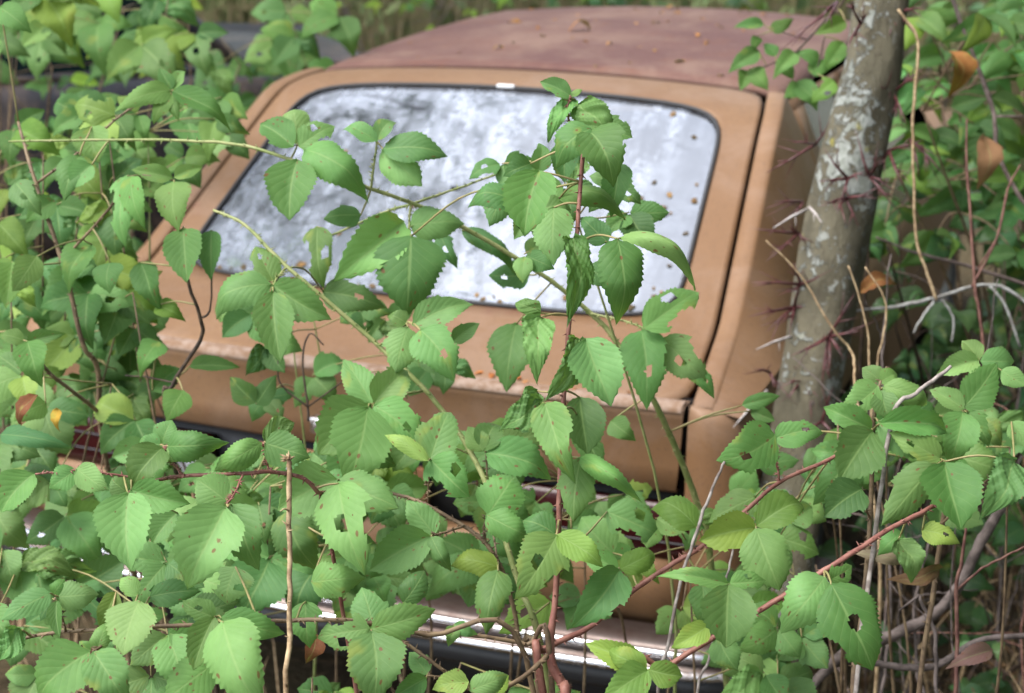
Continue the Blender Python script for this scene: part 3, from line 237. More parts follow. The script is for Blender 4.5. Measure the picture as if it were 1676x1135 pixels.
["leafy bramble growth hiding the left tail lamp","brown",[[[58,-742,-20,34],[-34,-841,635,24],[97,-852,1090,11]],[[-113,-962,-20,34],[-180,-956,591,24],[-15,-885,1002,11]],[[75,-857,-20,34],[51,-938,602,24],[71,-836,1023,11]]],[[79,-852,1034,12,213,-950,992,9],[38,-852,928,12,31,-714,913,9],[18,-852,875,12,31,-776,897,9],[18,-852,875,12,33,-819,879,9],[79,-852,1034,12,217,-980,999,9],[-37,-894,952,12,-72,-838,973,9],[18,-852,875,12,62,-778,871,9],[-15,-885,1002,12,37,-1033,1055,9],[-15,-885,1002,12,-36,-816,1049,9],[71,-836,1023,12,70,-768,1044,9],[65,-866,923,12,97,-978,939,9],[-15,-885,1002,12,-79,-828,1054,9],[65,-866,923,12,93,-791,880,9],[97,-852,1090,12,163,-893,1059,9],[62,-883,874,12,64,-854,871,9],[97,-852,1090,12,66,-998,1147,9],[97,-852,1090,12,47,-941,1075,9],[-87,-914,857,12,-159,-773,865,9],[79,-852,1034,12,101,-1001,997,9],[-37,-894,952,12,3,-1009,950,9],[-62,-904,904,12,-90,-809,921,9]],[[211,-951,989,191,-988,956,50,8,0],[209,-951,993,160,-969,1002,44,15,1],[215,-950,990,269,-951,961,54,3,0],[32,-715,909,59,-760,850,69,4,0],[28,-716,912,-20,-745,899,44,12,1],[35,-713,912,96,-698,897,51,0,2],[31,-777,894,53,-809,859,47,11,0],[28,-777,897,-13,-800,889,38,9,0],[34,-775,896,94,-768,888,44,11,0],[34,-820,876,78,-854,818,70,15,1],[31,-821,878,-15,-858,854,46,1,2],[37,-818,878,114,-806,868,64,11,1],[216,-982,996,216,-1021,967,43,15,1],[214,-982,999,162,-1005,1002,47,8,1],[220,-980,997,271,-993,970,43,7,1],[-70,-838,970,-18,-857,936,52,0,1],[-74,-839,970,-89,-873,938,45,8,1],[-69,-836,974,-35,-802,989,44,5,2],[64,-779,868,102,-808,830,48,2,0],[59,-780,870,26,-801,855,36,3,1],[66,-777,871,103,-757,872,35,13,0],[37,-1034,1052,72,-1079,1003,58,14,0],[34,-1035,1054,-15,-1068,1039,51,7,0],[40,-1033,1054,97,-1020,1044,48,14,0],[-34,-816,1047,23,-824,1008,55,3,1],[-38,-817,1047,-56,-855,1025,44,6,1],[-33,-814,1050,3,-792,1060,37,9,1],[71,-768,1041,110,-790,1001,47,10,0],[67,-769,1042,35,-806,1027,44,2,1],[73,-766,1044,109,-743,1044,37,9,1],[99,-979,936,160,-997,887,60,6,0],[95,-980,937,56,-1020,908,48,14,1],[100,-977,939,154,-953,946,48,9,2],[-76,-828,1051,-9,-845,1017,50,2,0],[-80,-830,1051,-101,-866,1018,50,14,0],[-76,-827,1055,-36,-789,1076,49,2,2],[91,-792,878,49,-844,849,56,7,1],[91,-791,882,34,-783,905,46,16,0],[94,-792,877,120,-817,840,39,6,1],[161,-895,1057,129,-936,1020,54,8,0],[160,-894,1060,93,-896,1081,48,2,2],[164,-894,1056,202,-913,1011,49,5,1],[66,-854,868,116,-869,831,48,7,0],[63,-855,868,48,-883,842,40,4,1],[67,-852,872,113,-827,882,46,6,1],[73,-874,919,49,-917,887,55,0,0],[71,-874,922,21,-889,934,41,15,0],[76,-873,918,106,-895,892,32,0,0],[64,-1000,1145,21,-1040,1118,51,1,0],[64,-999,1149,16,-994,1170,39,2,0],[67,-999,1144,97,-1022,1110,43,5,2],[49,-941,1072,94,-960,1024,60,1,0],[45,-942,1073,12,-977,1042,52,15,0],[50,-939,1075,105,-918,1067,47,3,0],[-159,-774,862,-139,-811,815,55,2,1],[-162,-774,865,-200,-795,859,37,5,1],[-155,-772,865,-97,-755,854,47,0,0],[99,-1003,995,71,-1031,968,46,10,0],[98,-1002,999,49,-1003,1013,33,9,1],[102,-1002,994,126,-1012,970,32,7,1],[5,-1009,947,54,-1022,906,58,7,0],[2,-1010,947,-7,-1048,910,54,1,0],[6,-1007,951,44,-984,965,39,8,1],[-92,-810,918,-107,-853,871,64,1,0],[-94,-810,922,-154,-824,930,51,3,2],[-87,-808,919,-18,-807,892,52,15,1],[52,-885,880,19,-935,842,54,14,1],[51,-884,884,-21,-876,911,58,4,1],[55,-884,879,89,-910,843,46,7,0]]],
["bramble leaves crowding round the middle of the tail panel","brown",[[[608,-627,-20,34],[786,-582,586,24],[737,-724,992,11]],[[377,-772,-20,34],[475,-633,543,24],[495,-689,905,11]],[[375,-789,-20,34],[381,-755,561,24],[383,-721,942,11]],[[333,-644,-20,34],[407,-575,552,24],[433,-681,924,11]],[[673,-614,-20,34],[745,-664,592,24],[697,-548,1003,11]]],[[755,-684,895,12,689,-685,904,9],[755,-684,895,12,702,-682,861,9],[495,-689,905,12,540,-981,957,9],[382,-734,808,12,452,-808,821,9],[495,-689,905,12,552,-718,999,9],[495,-689,905,12,519,-616,967,9],[495,-689,905,12,563,-928,907,9],[383,-721,942,12,438,-760,956,9],[737,-724,992,12,663,-718,1057,9],[382,-734,808,12,445,-814,828,9],[383,-721,942,12,469,-767,1004,9],[737,-724,992,12,690,-837,1081,9],[495,-689,905,12,505,-633,968,9],[729,-617,810,12,638,-674,826,9],[495,-689,905,12,587,-682,948,9],[382,-729,852,12,485,-867,867,9],[755,-684,895,12,701,-707,877,9],[737,-724,992,12,668,-813,983,9],[495,-689,905,12,517,-739,1031,9],[495,-689,905,12,504,-809,973,9],[433,-681,924,12,411,-664,918,9],[737,-724,992,12,699,-733,956,9],[495,-689,905,12,509,-858,885,9],[382,-734,808,12,375,-737,822,9],[745,-705,943,12,655,-829,901,9],[495,-689,905,12,561,-958,923,9],[745,-705,943,12,640,-770,900,9],[737,-724,992,12,601,-885,1099,9],[492,-670,819,12,540,-673,799,9],[745,-705,943,12,641,-800,871,9],[495,-689,905,12,596,-813,918,9],[495,-689,905,12,537,-646,970,9]],[[687,-686,901,653,-739,873,48,15,0],[686,-685,906,636,-679,926,45,0,0],[690,-685,900,712,-710,869,38,8,0],[700,-684,858,685,-726,830,41,4,0],[698,-683,861,649,-693,863,35,3,2],[704,-682,858,739,-702,832,38,4,3],[540,-982,955,542,-1023,919,47,0,3],[537,-983,957,494,-1008,953,35,16,3],[542,-981,956,584,-978,936,35,6,0],[452,-809,818,460,-851,773,50,0,2],[449,-809,820,410,-832,807,39,9,3],[455,-807,819,501,-808,807,39,14,3],[555,-718,997,618,-717,977,56,9,2],[552,-720,996,553,-747,965,39,9,0],[554,-717,1001,589,-678,1021,42,1,0],[518,-618,964,511,-652,929,41,2,0],[515,-618,967,462,-638,973,42,14,2],[521,-616,964,562,-627,934,42,1,2],[563,-929,904,574,-962,868,42,14,0],[560,-929,907,523,-956,905,33,5,2],[566,-927,907,617,-917,903,35,15,3],[439,-760,953,464,-789,920,46,4,0],[436,-761,954,416,-790,941,29,1,0],[441,-758,956,477,-740,951,35,11,3],[664,-719,1054,697,-752,1016,49,1,0],[661,-720,1056,623,-749,1043,39,15,2],[666,-717,1058,712,-692,1063,38,3,0],[446,-814,825,461,-841,786,43,15,0],[442,-815,828,399,-834,822,40,8,0],[448,-813,828,490,-808,822,35,8,2],[471,-766,1002,527,-767,985,49,3,2],[469,-768,1001,477,-797,967,44,11,2],[471,-765,1006,493,-737,1017,28,10,3],[691,-838,1079,728,-865,1036,58,1,0],[688,-839,1079,654,-877,1053,41,2,0],[692,-836,1082,747,-813,1094,46,16,0],[504,-635,965,501,-672,935,36,8,0],[501,-635,968,460,-653,962,38,4,0],[508,-633,967,553,-629,951,38,15,0],[641,-673,824,692,-678,805,48,6,2],[638,-675,823,645,-705,788,44,16,0],[640,-672,828,676,-639,856,49,13,3],[590,-682,946,656,-687,917,61,8,0],[586,-684,945,575,-715,908,42,6,0],[589,-681,950,621,-643,982,48,13,2],[487,-867,864,547,-892,830,54,8,3],[484,-869,864,472,-905,829,42,3,3],[488,-866,867,546,-839,870,44,15,0],[699,-709,875,661,-751,852,50,7,2],[699,-707,879,669,-704,901,35,5,0],[702,-708,874,720,-739,844,42,14,0],[668,-814,980,675,-847,941,50,2,3],[665,-814,983,619,-834,984,40,16,3],[671,-813,981,724,-811,956,45,1,0],[517,-740,1028,531,-774,993,39,1,0],[514,-740,1030,484,-762,1026,33,9,0],[520,-738,1030,562,-733,1017,36,0,2],[505,-809,970,541,-833,929,57,4,0],[501,-811,972,464,-844,954,48,7,0],[507,-808,974,560,-780,977,48,8,0],[412,-665,915,444,-696,880,48,11,0],[408,-666,916,378,-692,898,33,5,0],[414,-663,918,460,-651,916,34,16,2],[697,-735,954,670,-771,927,46,1,0],[696,-734,958,655,-739,974,36,16,3],[701,-733,953,721,-744,929,33,0,0],[507,-860,883,477,-894,863,45,4,0],[507,-858,887,457,-847,913,47,3,0],[510,-859,881,528,-881,853,40,4,0],[377,-738,819,415,-761,770,59,8,0],[372,-739,821,329,-773,805,42,13,0],[379,-736,822,442,-723,817,51,8,0],[652,-830,899,607,-884,880,55,7,0],[652,-829,903,599,-833,927,50,5,0],[655,-830,898,672,-851,863,44,6,2],[558,-959,922,524,-982,906,35,6,3],[558,-958,925,526,-956,943,31,0,0],[562,-958,920,587,-977,900,33,2,0],[641,-770,898,680,-794,866,48,15,0],[637,-772,898,606,-800,875,41,4,0],[643,-769,901,690,-742,904,44,1,0],[599,-886,1097,579,-928,1061,54,5,0],[598,-886,1099,550,-904,1101,43,1,0],[603,-885,1097,650,-896,1075,42,3,2],[539,-675,796,516,-714,766,46,9,0],[537,-674,800,493,-681,813,39,2,0],[543,-673,796,581,-690,770,42,4,3],[644,-800,870,711,-799,839,58,2,0],[640,-801,868,639,-833,832,44,0,0],[643,-798,873,689,-766,892,50,7,0],[594,-815,916,561,-862,896,45,8,0],[594,-814,920,547,-806,943,45,4,0],[597,-814,915,613,-828,888,29,15,0],[541,-645,968,600,-641,949,44,15,3],[537,-647,967,547,-686,931,48,0,0],[540,-644,972,568,-613,987,32,6,3]]],
["bramble leaves low in front of the right end of the bumper","brown",[[[891,-696,-20,34],[960,-815,566,24],[930,-779,951,11]],[[622,-534,-20,34],[555,-487,530,24],[681,-618,880,11]],[[887,-627,-20,34],[879,-726,515,24],[901,-682,850,11]],[[642,-712,-20,34],[644,-686,602,24],[781,-825,1024,11]]],[[685,-726,775,12,747,-674,795,9],[704,-745,826,12,693,-695,882,9],[763,-807,973,12,811,-692,970,9],[945,-799,815,12,1048,-832,819,9],[930,-779,951,12,921,-901,1039,9],[901,-682,850,12,979,-517,915,9],[781,-825,1024,12,797,-860,987,9],[898,-689,810,12,910,-739,838,9],[681,-618,880,12,739,-592,910,9],[901,-682,850,12,976,-674,854,9],[763,-807,973,12,834,-826,965,9],[901,-682,850,12,938,-568,824,9],[951,-806,771,12,1015,-730,783,9],[930,-779,951,12,877,-842,948,9],[940,-791,859,12,997,-722,846,9],[901,-682,850,12,941,-607,952,9],[940,-791,859,12,1063,-835,887,9],[930,-779,951,12,928,-766,991,9]],[[746,-676,792,736,-713,762,37,2,3],[744,-676,795,700,-689,793,38,4,0],[750,-674,793,792,-679,772,41,7,0],[695,-695,879,727,-719,840,51,3,2],[692,-696,880,669,-731,854,36,12,0],[697,-694,882,751,-673,878,42,14,0],[814,-691,968,854,-701,945,36,15,0],[811,-693,967,807,-725,944,33,2,0],[814,-690,971,846,-667,975,33,15,2],[1046,-834,817,1006,-872,788,51,10,0],[1046,-833,820,1009,-835,836,36,3,3],[1050,-833,816,1079,-845,789,38,5,0],[921,-902,1037,921,-931,1013,35,9,0],[918,-902,1039,882,-917,1035,32,14,2],[923,-900,1038,959,-900,1026,34,7,0],[978,-519,913,957,-546,890,35,3,0],[976,-518,916,939,-518,924,28,2,0],[981,-517,912,1002,-530,890,32,14,2],[799,-860,985,844,-862,961,45,10,3],[796,-861,984,792,-895,956,37,7,3],[799,-859,988,832,-832,996,34,2,3],[912,-739,835,944,-750,802,37,14,2],[908,-740,835,888,-773,812,41,0,3],[913,-737,838,958,-717,845,40,2,2],[738,-593,908,708,-632,876,47,2,0],[736,-593,912,691,-597,924,36,6,3],[741,-592,907,760,-611,884,34,9,3],[978,-674,851,1013,-695,823,48,6,0],[975,-676,851,963,-698,827,31,8,0],[979,-673,854,1018,-648,853,36,12,0],[835,-827,962,853,-852,935,39,14,0],[832,-828,964,797,-850,952,35,0,3],[837,-825,964,870,-823,958,29,15,3],[938,-569,821,952,-608,782,55,0,0],[935,-569,823,896,-601,814,38,9,2],[941,-567,823,986,-563,808,39,8,3],[1017,-731,780,1041,-757,752,42,4,0],[1013,-732,781,979,-761,764,38,5,3],[1018,-729,782,1062,-715,776,33,10,0],[876,-843,946,855,-880,908,44,14,2],[874,-842,949,834,-847,957,36,3,3],[879,-841,946,913,-850,931,28,4,2],[999,-723,843,1029,-737,813,41,5,0],[995,-724,843,972,-765,822,37,5,3],[1000,-721,846,1043,-699,856,41,8,2],[944,-607,950,997,-598,925,48,16,2],[941,-608,948,951,-636,916,42,14,2],[942,-606,954,965,-571,985,41,3,0],[1061,-837,885,1030,-873,866,43,4,3],[1061,-836,889,1020,-835,908,40,1,3],[1065,-835,884,1096,-847,859,35,1,3],[928,-767,988,933,-799,955,37,15,3],[925,-768,990,897,-789,985,24,2,2],[930,-765,990,967,-762,984,27,13,3]]],
["dense weed foliage at the left edge beside the black car","brown",[[[43,-582,-20,34],[-136,-701,766,24],[-84,-642,1352,11]],[[130,-742,-20,34],[-31,-666,790,24],[-10,-697,1400,11]],[[28,-686,-20,34],[37,-693,800,24],[-20,-657,1420,11]],[[-287,-592,-20,34],[-202,-665,755,24],[-241,-681,1331,11]],[[-521,-610,-20,34],[-390,-550,728,24],[-392,-514,1276,11]],[[-4,-631,-20,34],[-103,-526,800,24],[-102,-602,1420,11]],[[-146,-763,-20,34],[-199,-668,779,24],[-107,-703,1378,11]]],[[-392,-514,1276,12,-279,-489,1321,9],[-102,-602,1420,12,-79,-631,1432,9],[4,-673,1196,12,2,-704,1185,9],[-235,-680,1260,12,-182,-731,1276,9],[-102,-602,1420,12,-85,-490,1408,9],[-84,-642,1352,12,-99,-653,1364,9],[-107,-565,1196,12,-110,-521,1167,9],[-12,-662,1344,12,-42,-637,1320,9],[-103,-591,1344,12,-199,-431,1401,9],[-235,-680,1260,12,-204,-612,1261,9],[-107,-565,1196,12,-221,-534,1240,9],[-108,-552,1122,12,-179,-513,1108,9],[-241,-681,1331,12,-232,-611,1396,9],[-20,-657,1420,12,4,-666,1437,9],[-391,-519,1208,12,-331,-577,1199,9],[-133,-691,1233,12,-147,-794,1226,9],[-107,-565,1196,12,-137,-517,1191,9],[-14,-692,1325,12,33,-734,1307,9],[-392,-514,1276,12,-376,-476,1264,9],[-14,-692,1325,12,-54,-748,1316,9],[-20,-687,1252,12,-36,-653,1250,9],[-102,-602,1420,12,-125,-517,1421,9],[4,-673,1196,12,22,-675,1179,9],[4,-673,1196,12,41,-816,1209,9],[-104,-579,1269,12,-214,-426,1283,9],[-235,-680,1260,12,-304,-609,1291,9],[4,-673,1196,12,-26,-618,1191,9]],[[-275,-488,1319,-189,-490,1291,67,0,1],[-279,-490,1317,-263,-533,1269,57,10,1],[-277,-487,1324,-256,-449,1359,43,11,2],[-81,-633,1430,-117,-670,1406,43,6,1],[-82,-632,1434,-138,-638,1452,48,3,1],[-78,-632,1429,-60,-648,1397,38,0,1],[5,-703,1183,85,-717,1146,64,0,2],[1,-705,1182,-9,-744,1142,46,3,1],[4,-702,1187,44,-665,1214,43,0,0],[-184,-733,1273,-211,-776,1232,58,3,0],[-186,-732,1277,-251,-749,1285,45,9,2],[-180,-731,1273,-119,-743,1228,55,6,2],[-87,-492,1406,-127,-540,1374,61,3,1],[-87,-490,1411,-128,-484,1435,38,6,2],[-83,-491,1405,-55,-514,1373,33,7,1],[-97,-653,1361,-25,-673,1307,63,1,2],[-101,-655,1361,-119,-698,1330,43,7,0],[-96,-651,1364,-27,-618,1372,61,0,1],[-110,-522,1163,-96,-577,1111,54,2,1],[-113,-522,1167,-168,-546,1173,41,0,2],[-106,-520,1164,-58,-523,1141,37,13,1],[-38,-637,1318,28,-629,1287,51,6,1],[-42,-639,1317,-31,-674,1265,60,8,1],[-40,-636,1323,-16,-583,1361,49,15,1],[-201,-433,1399,-228,-467,1364,50,14,1],[-202,-431,1404,-253,-431,1424,43,2,2],[-196,-431,1398,-165,-435,1373,29,14,1],[-200,-611,1259,-142,-609,1231,46,9,1],[-205,-613,1258,-208,-659,1216,46,6,1],[-200,-610,1262,-163,-580,1277,44,10,0],[-219,-534,1237,-165,-551,1191,61,12,1],[-224,-536,1238,-262,-569,1212,43,5,1],[-218,-532,1241,-174,-505,1258,48,15,2],[-176,-513,1106,-83,-524,1070,76,5,0],[-180,-515,1104,-192,-550,1069,41,4,0],[-176,-511,1110,-137,-470,1126,49,8,1],[-229,-610,1394,-157,-610,1366,60,3,2],[-233,-612,1393,-215,-654,1349,50,0,0],[-230,-609,1398,-201,-573,1420,40,0,1],[2,-668,1434,-28,-718,1391,61,15,2],[1,-667,1438,-63,-680,1456,56,16,2],[6,-667,1434,42,-682,1396,44,5,1],[-329,-577,1196,-276,-603,1155,56,3,2],[-332,-579,1196,-343,-612,1163,43,14,1],[-327,-575,1200,-275,-547,1210,45,8,1],[-146,-795,1222,-114,-825,1183,46,6,1],[-149,-796,1224,-171,-828,1206,34,6,1],[-144,-793,1225,-96,-788,1216,35,7,2],[-139,-518,1188,-148,-567,1151,52,10,0],[-141,-518,1192,-188,-544,1196,43,11,1],[-135,-516,1188,-79,-533,1158,44,11,2],[34,-735,1304,56,-768,1255,55,14,1],[30,-736,1307,-11,-766,1301,46,13,2],[37,-734,1306,84,-732,1290,41,4,0],[-372,-475,1262,-314,-469,1242,49,2,1],[-376,-478,1260,-369,-518,1219,43,5,2],[-374,-474,1267,-353,-435,1304,46,10,1],[-53,-749,1312,-26,-782,1265,52,16,1],[-57,-750,1314,-101,-781,1299,44,1,1],[-50,-747,1314,6,-741,1304,39,6,1],[-36,-655,1247,-37,-694,1195,56,3,2],[-39,-655,1250,-90,-671,1251,44,0,0],[-33,-653,1248,9,-654,1228,39,13,0],[-127,-519,1419,-155,-573,1387,53,8,1],[-128,-518,1422,-184,-533,1438,43,8,1],[-123,-518,1418,-83,-546,1374,48,8,1],[25,-675,1177,74,-678,1156,42,0,0],[22,-677,1176,38,-712,1141,36,14,1],[25,-674,1181,50,-646,1202,33,5,2],[42,-817,1206,70,-867,1151,64,3,1],[38,-817,1208,-19,-855,1197,60,7,1],[45,-815,1208,113,-803,1198,53,15,0],[-216,-428,1281,-248,-462,1249,50,3,2],[-218,-427,1285,-264,-430,1295,39,5,1],[-212,-427,1280,-179,-452,1242,40,1,1],[-307,-611,1289,-341,-640,1269,41,8,1],[-307,-609,1293,-350,-601,1315,39,6,1],[-303,-610,1287,-283,-635,1256,38,4,1],[-26,-620,1187,-24,-665,1143,55,15,0],[-29,-620,1191,-70,-632,1191,35,15,2],[-23,-618,1188,17,-623,1159,42,4,1],[5,-672,1197,-22,-712,1169,42,12,0],[4,-671,1201,-51,-673,1218,46,7,2],[9,-671,1196,45,-693,1156,50,16,1]]],
["pale leafy weeds between the black car and the hatch","green",[[[-59,-375,-20,34],[-70,-526,780,24],[-68,-491,1380,11]],[[-445,-323,-20,34],[-276,-290,754,24],[-314,-306,1327,11]]],[[-69,-497,1306,12,-101,-495,1302,9],[-68,-491,1380,12,-7,-365,1421,9],[-314,-306,1327,12,-344,-255,1356,9],[-308,-304,1257,12,-264,-254,1246,9],[-69,-497,1306,12,-115,-508,1313,9],[-314,-306,1327,12,-221,-323,1316,9],[-68,-491,1380,12,2,-402,1391,9],[-314,-306,1327,12,-224,-354,1335,9],[-308,-304,1257,12,-243,-398,1258,9],[-308,-304,1257,12,-304,-344,1291,9],[-308,-304,1257,12,-135,-295,1299,9],[-308,-304,1257,12,-269,-255,1245,9],[-69,-497,1306,12,-70,-397,1321,9],[-314,-306,1327,12,-96,-220,1331,9],[-314,-306,1327,12,-209,-188,1367,9]],[[-97,-495,1300,-34,-496,1277,54,9,0],[-101,-497,1298,-96,-528,1254,44,10,0],[-98,-494,1304,-58,-457,1334,47,2,0],[-7,-366,1417,-8,-408,1367,60,4,1],[-10,-367,1420,-69,-395,1414,53,16,1],[-4,-365,1418,47,-376,1390,46,8,0],[-340,-254,1353,-266,-243,1317,62,12,1],[-344,-257,1352,-344,-296,1302,51,8,0],[-342,-253,1359,-321,-216,1392,50,5,0],[-266,-256,1242,-282,-286,1209,46,10,0],[-268,-255,1248,-311,-264,1265,42,3,0],[-261,-254,1243,-223,-254,1217,37,1,0],[-116,-510,1310,-120,-567,1264,57,2,1],[-118,-510,1313,-166,-532,1312,42,2,1],[-112,-508,1311,-71,-509,1284,40,3,0],[-218,-323,1312,-165,-337,1271,50,4,0],[-223,-325,1312,-230,-366,1282,38,4,0],[-218,-321,1318,-186,-293,1333,39,9,0],[2,-403,1387,15,-450,1336,52,4,0],[-1,-403,1391,-52,-431,1394,42,15,0],[6,-401,1389,60,-401,1373,38,8,1],[-224,-355,1331,-206,-395,1279,58,0,0],[-228,-356,1334,-266,-383,1314,44,9,0],[-220,-353,1335,-165,-343,1329,46,6,0],[-239,-397,1256,-165,-386,1229,67,15,0],[-242,-399,1254,-221,-430,1201,52,8,0],[-240,-396,1260,-199,-362,1287,45,8,0],[-305,-346,1288,-322,-393,1248,56,13,1],[-307,-345,1293,-366,-354,1317,44,3,1],[-301,-344,1288,-247,-356,1251,46,7,1],[-137,-297,1297,-163,-341,1268,43,8,0],[-138,-295,1302,-181,-291,1321,37,3,1],[-133,-295,1296,-101,-311,1264,35,6,0],[-270,-257,1241,-271,-303,1185,69,1,1],[-273,-256,1246,-350,-273,1252,61,3,1],[-265,-254,1243,-207,-247,1218,55,7,1],[-68,-398,1317,-29,-416,1279,44,14,1],[-73,-399,1318,-95,-434,1299,39,5,0],[-66,-396,1321,-13,-375,1321,45,8,0],[-97,-222,1328,-107,-272,1287,49,15,0],[-99,-222,1333,-149,-223,1346,39,0,1],[-93,-220,1328,-46,-228,1292,53,0,1],[-207,-188,1363,-146,-236,1298,75,1,0],[-212,-190,1365,-258,-219,1347,49,16,1],[-205,-186,1367,-147,-165,1370,52,7,0]]],
["soft weed leaves before the left rear wing of the car","brown",[[[111,-785,-20,34],[228,-899,701,24],[127,-827,1221,11]],[[74,-728,-20,34],[-50,-806,683,24],[17,-697,1186,11]],[[-251,-601,-20,34],[-185,-657,664,24],[-314,-598,1149,11]],[[-222,-844,-20,34],[-160,-809,692,24],[-80,-835,1204,11]],[[-6,-458,-20,34],[47,-559,668,24],[-109,-574,1156,11]]],[[-109,-574,1156,12,-121,-581,1138,9],[-277,-615,1032,12,-225,-700,1079,9],[-80,-835,1204,12,-110,-786,1202,9],[7,-712,1124,12,-77,-668,1116,9],[-109,-574,1156,12,-169,-649,1163,9],[-4,-729,1065,12,-16,-675,1037,9],[7,-712,1124,12,-45,-743,1113,9],[-4,-729,1065,12,-103,-689,1092,9],[-297,-606,1090,12,-286,-614,1098,9],[17,-697,1186,12,32,-773,1235,9],[-88,-572,1096,12,-151,-609,1067,9],[-88,-572,1096,12,-183,-589,1074,9],[7,-712,1124,12,51,-727,1134,9],[-65,-572,1038,12,-48,-614,1045,9],[7,-712,1124,12,-11,-645,1101,9],[-109,-574,1156,12,-182,-701,1164,9],[-65,-572,1038,12,-26,-638,1077,9],[-65,-572,1038,12,-71,-616,1006,9],[-109,-574,1156,12,-166,-595,1120,9],[127,-827,1221,12,73,-786,1193,9],[17,-697,1186,12,0,-778,1225,9],[-16,-746,1006,12,-66,-691,1021,9],[-100,-827,1080,12,-172,-779,1078,9],[17,-697,1186,12,18,-753,1192,9],[-90,-831,1141,12,-144,-812,1126,9],[-4,-729,1065,12,-44,-698,1059,9]],[[-119,-581,1134,-85,-594,1098,47,16,2],[-123,-582,1135,-137,-621,1103,40,15,1],[-118,-579,1139,-85,-556,1148,37,14,1],[-221,-700,1077,-163,-698,1049,55,3,2],[-225,-702,1076,-226,-736,1040,40,5,2],[-222,-699,1082,-195,-665,1105,40,9,0],[-112,-788,1200,-134,-832,1170,43,15,0],[-113,-787,1204,-163,-791,1218,36,2,1],[-108,-786,1199,-76,-795,1176,31,12,2],[-76,-669,1112,-44,-707,1065,54,14,1],[-80,-670,1114,-119,-697,1096,37,0,1],[-74,-667,1114,-8,-656,1098,56,6,1],[-169,-650,1159,-152,-699,1103,67,3,1],[-173,-650,1162,-230,-678,1157,55,1,1],[-166,-648,1161,-116,-640,1140,41,4,1],[-18,-677,1034,-35,-748,987,80,13,1],[-20,-677,1038,-94,-696,1041,53,5,1],[-14,-675,1034,38,-691,1000,45,11,1],[-47,-745,1110,-74,-796,1062,71,9,2],[-48,-745,1113,-103,-760,1117,46,6,0],[-43,-744,1110,2,-770,1072,48,0,1],[-100,-688,1089,-24,-701,1056,58,15,1],[-104,-690,1088,-96,-735,1037,64,8,1],[-101,-687,1094,-68,-642,1116,45,6,1],[-285,-614,1095,-237,-648,1035,60,2,1],[-289,-615,1097,-336,-655,1079,57,8,1],[-283,-612,1098,-208,-588,1098,63,16,2],[32,-774,1232,48,-830,1178,66,9,1],[29,-774,1235,-14,-812,1226,46,11,1],[35,-772,1234,105,-759,1213,62,6,2],[-152,-610,1064,-158,-655,1020,57,9,1],[-154,-610,1067,-203,-637,1063,42,7,1],[-148,-609,1065,-100,-615,1036,41,4,1],[-186,-591,1071,-210,-633,1035,54,4,1],[-187,-590,1075,-227,-602,1086,31,3,1],[-182,-590,1070,-145,-611,1035,48,5,0],[54,-727,1132,100,-728,1103,42,0,1],[50,-729,1131,41,-760,1096,47,2,1],[54,-726,1135,92,-689,1147,45,15,0],[-48,-616,1041,-38,-641,1006,38,5,1],[-51,-616,1044,-83,-640,1039,30,16,1],[-44,-613,1043,12,-611,1030,47,0,1],[-13,-646,1099,-39,-696,1067,54,14,2],[-14,-645,1103,-81,-645,1132,52,14,1],[-9,-645,1098,29,-658,1062,47,7,0],[-179,-700,1161,-116,-714,1121,54,2,1],[-183,-702,1160,-184,-747,1126,41,15,1],[-179,-699,1165,-139,-663,1178,49,2,0],[-25,-639,1074,-5,-674,1022,54,8,1],[-29,-640,1077,-85,-669,1068,49,9,1],[-22,-637,1076,32,-621,1065,42,16,1],[-74,-618,1004,-137,-661,971,73,13,1],[-75,-617,1008,-136,-619,1026,50,8,1],[-70,-617,1002,-39,-643,959,51,10,1],[-165,-595,1117,-119,-624,1065,61,15,2],[-168,-597,1118,-196,-634,1080,54,6,1],[-163,-593,1120,-91,-577,1116,49,12,1],[73,-787,1190,80,-839,1144,62,3,1],[70,-787,1193,6,-799,1199,43,7,2],[76,-786,1190,123,-789,1165,37,0,1],[-2,-779,1222,-28,-838,1177,65,8,1],[-4,-779,1225,-64,-796,1235,44,14,1],[2,-778,1222,45,-790,1181,48,7,1],[-65,-692,1017,-40,-720,969,48,0,1],[-69,-693,1019,-115,-730,996,55,4,0],[-62,-690,1020,-7,-683,1011,41,12,1],[-170,-780,1074,-139,-802,1032,50,3,2],[-174,-781,1076,-208,-813,1055,42,4,1],[-168,-778,1077,-115,-770,1067,44,5,2],[-314,-594,1146,-324,-633,1110,49,9,2],[-317,-593,1150,-361,-602,1157,37,1,1],[-310,-591,1147,-248,-598,1124,42,6,1],[17,-754,1189,6,-814,1146,56,16,2],[15,-753,1194,-38,-761,1210,42,6,1],[21,-752,1190,84,-765,1161,48,1,2],[-142,-812,1122,-86,-838,1068,57,6,1],[-146,-814,1124,-179,-843,1102,41,8,1],[-140,-811,1125,-82,-786,1118,53,6,0],[-41,-697,1057,13,-696,1036,41,6,1],[-45,-699,1056,-53,-732,1025,43,14,0],[-41,-696,1062,-11,-669,1083,37,15,1]]],
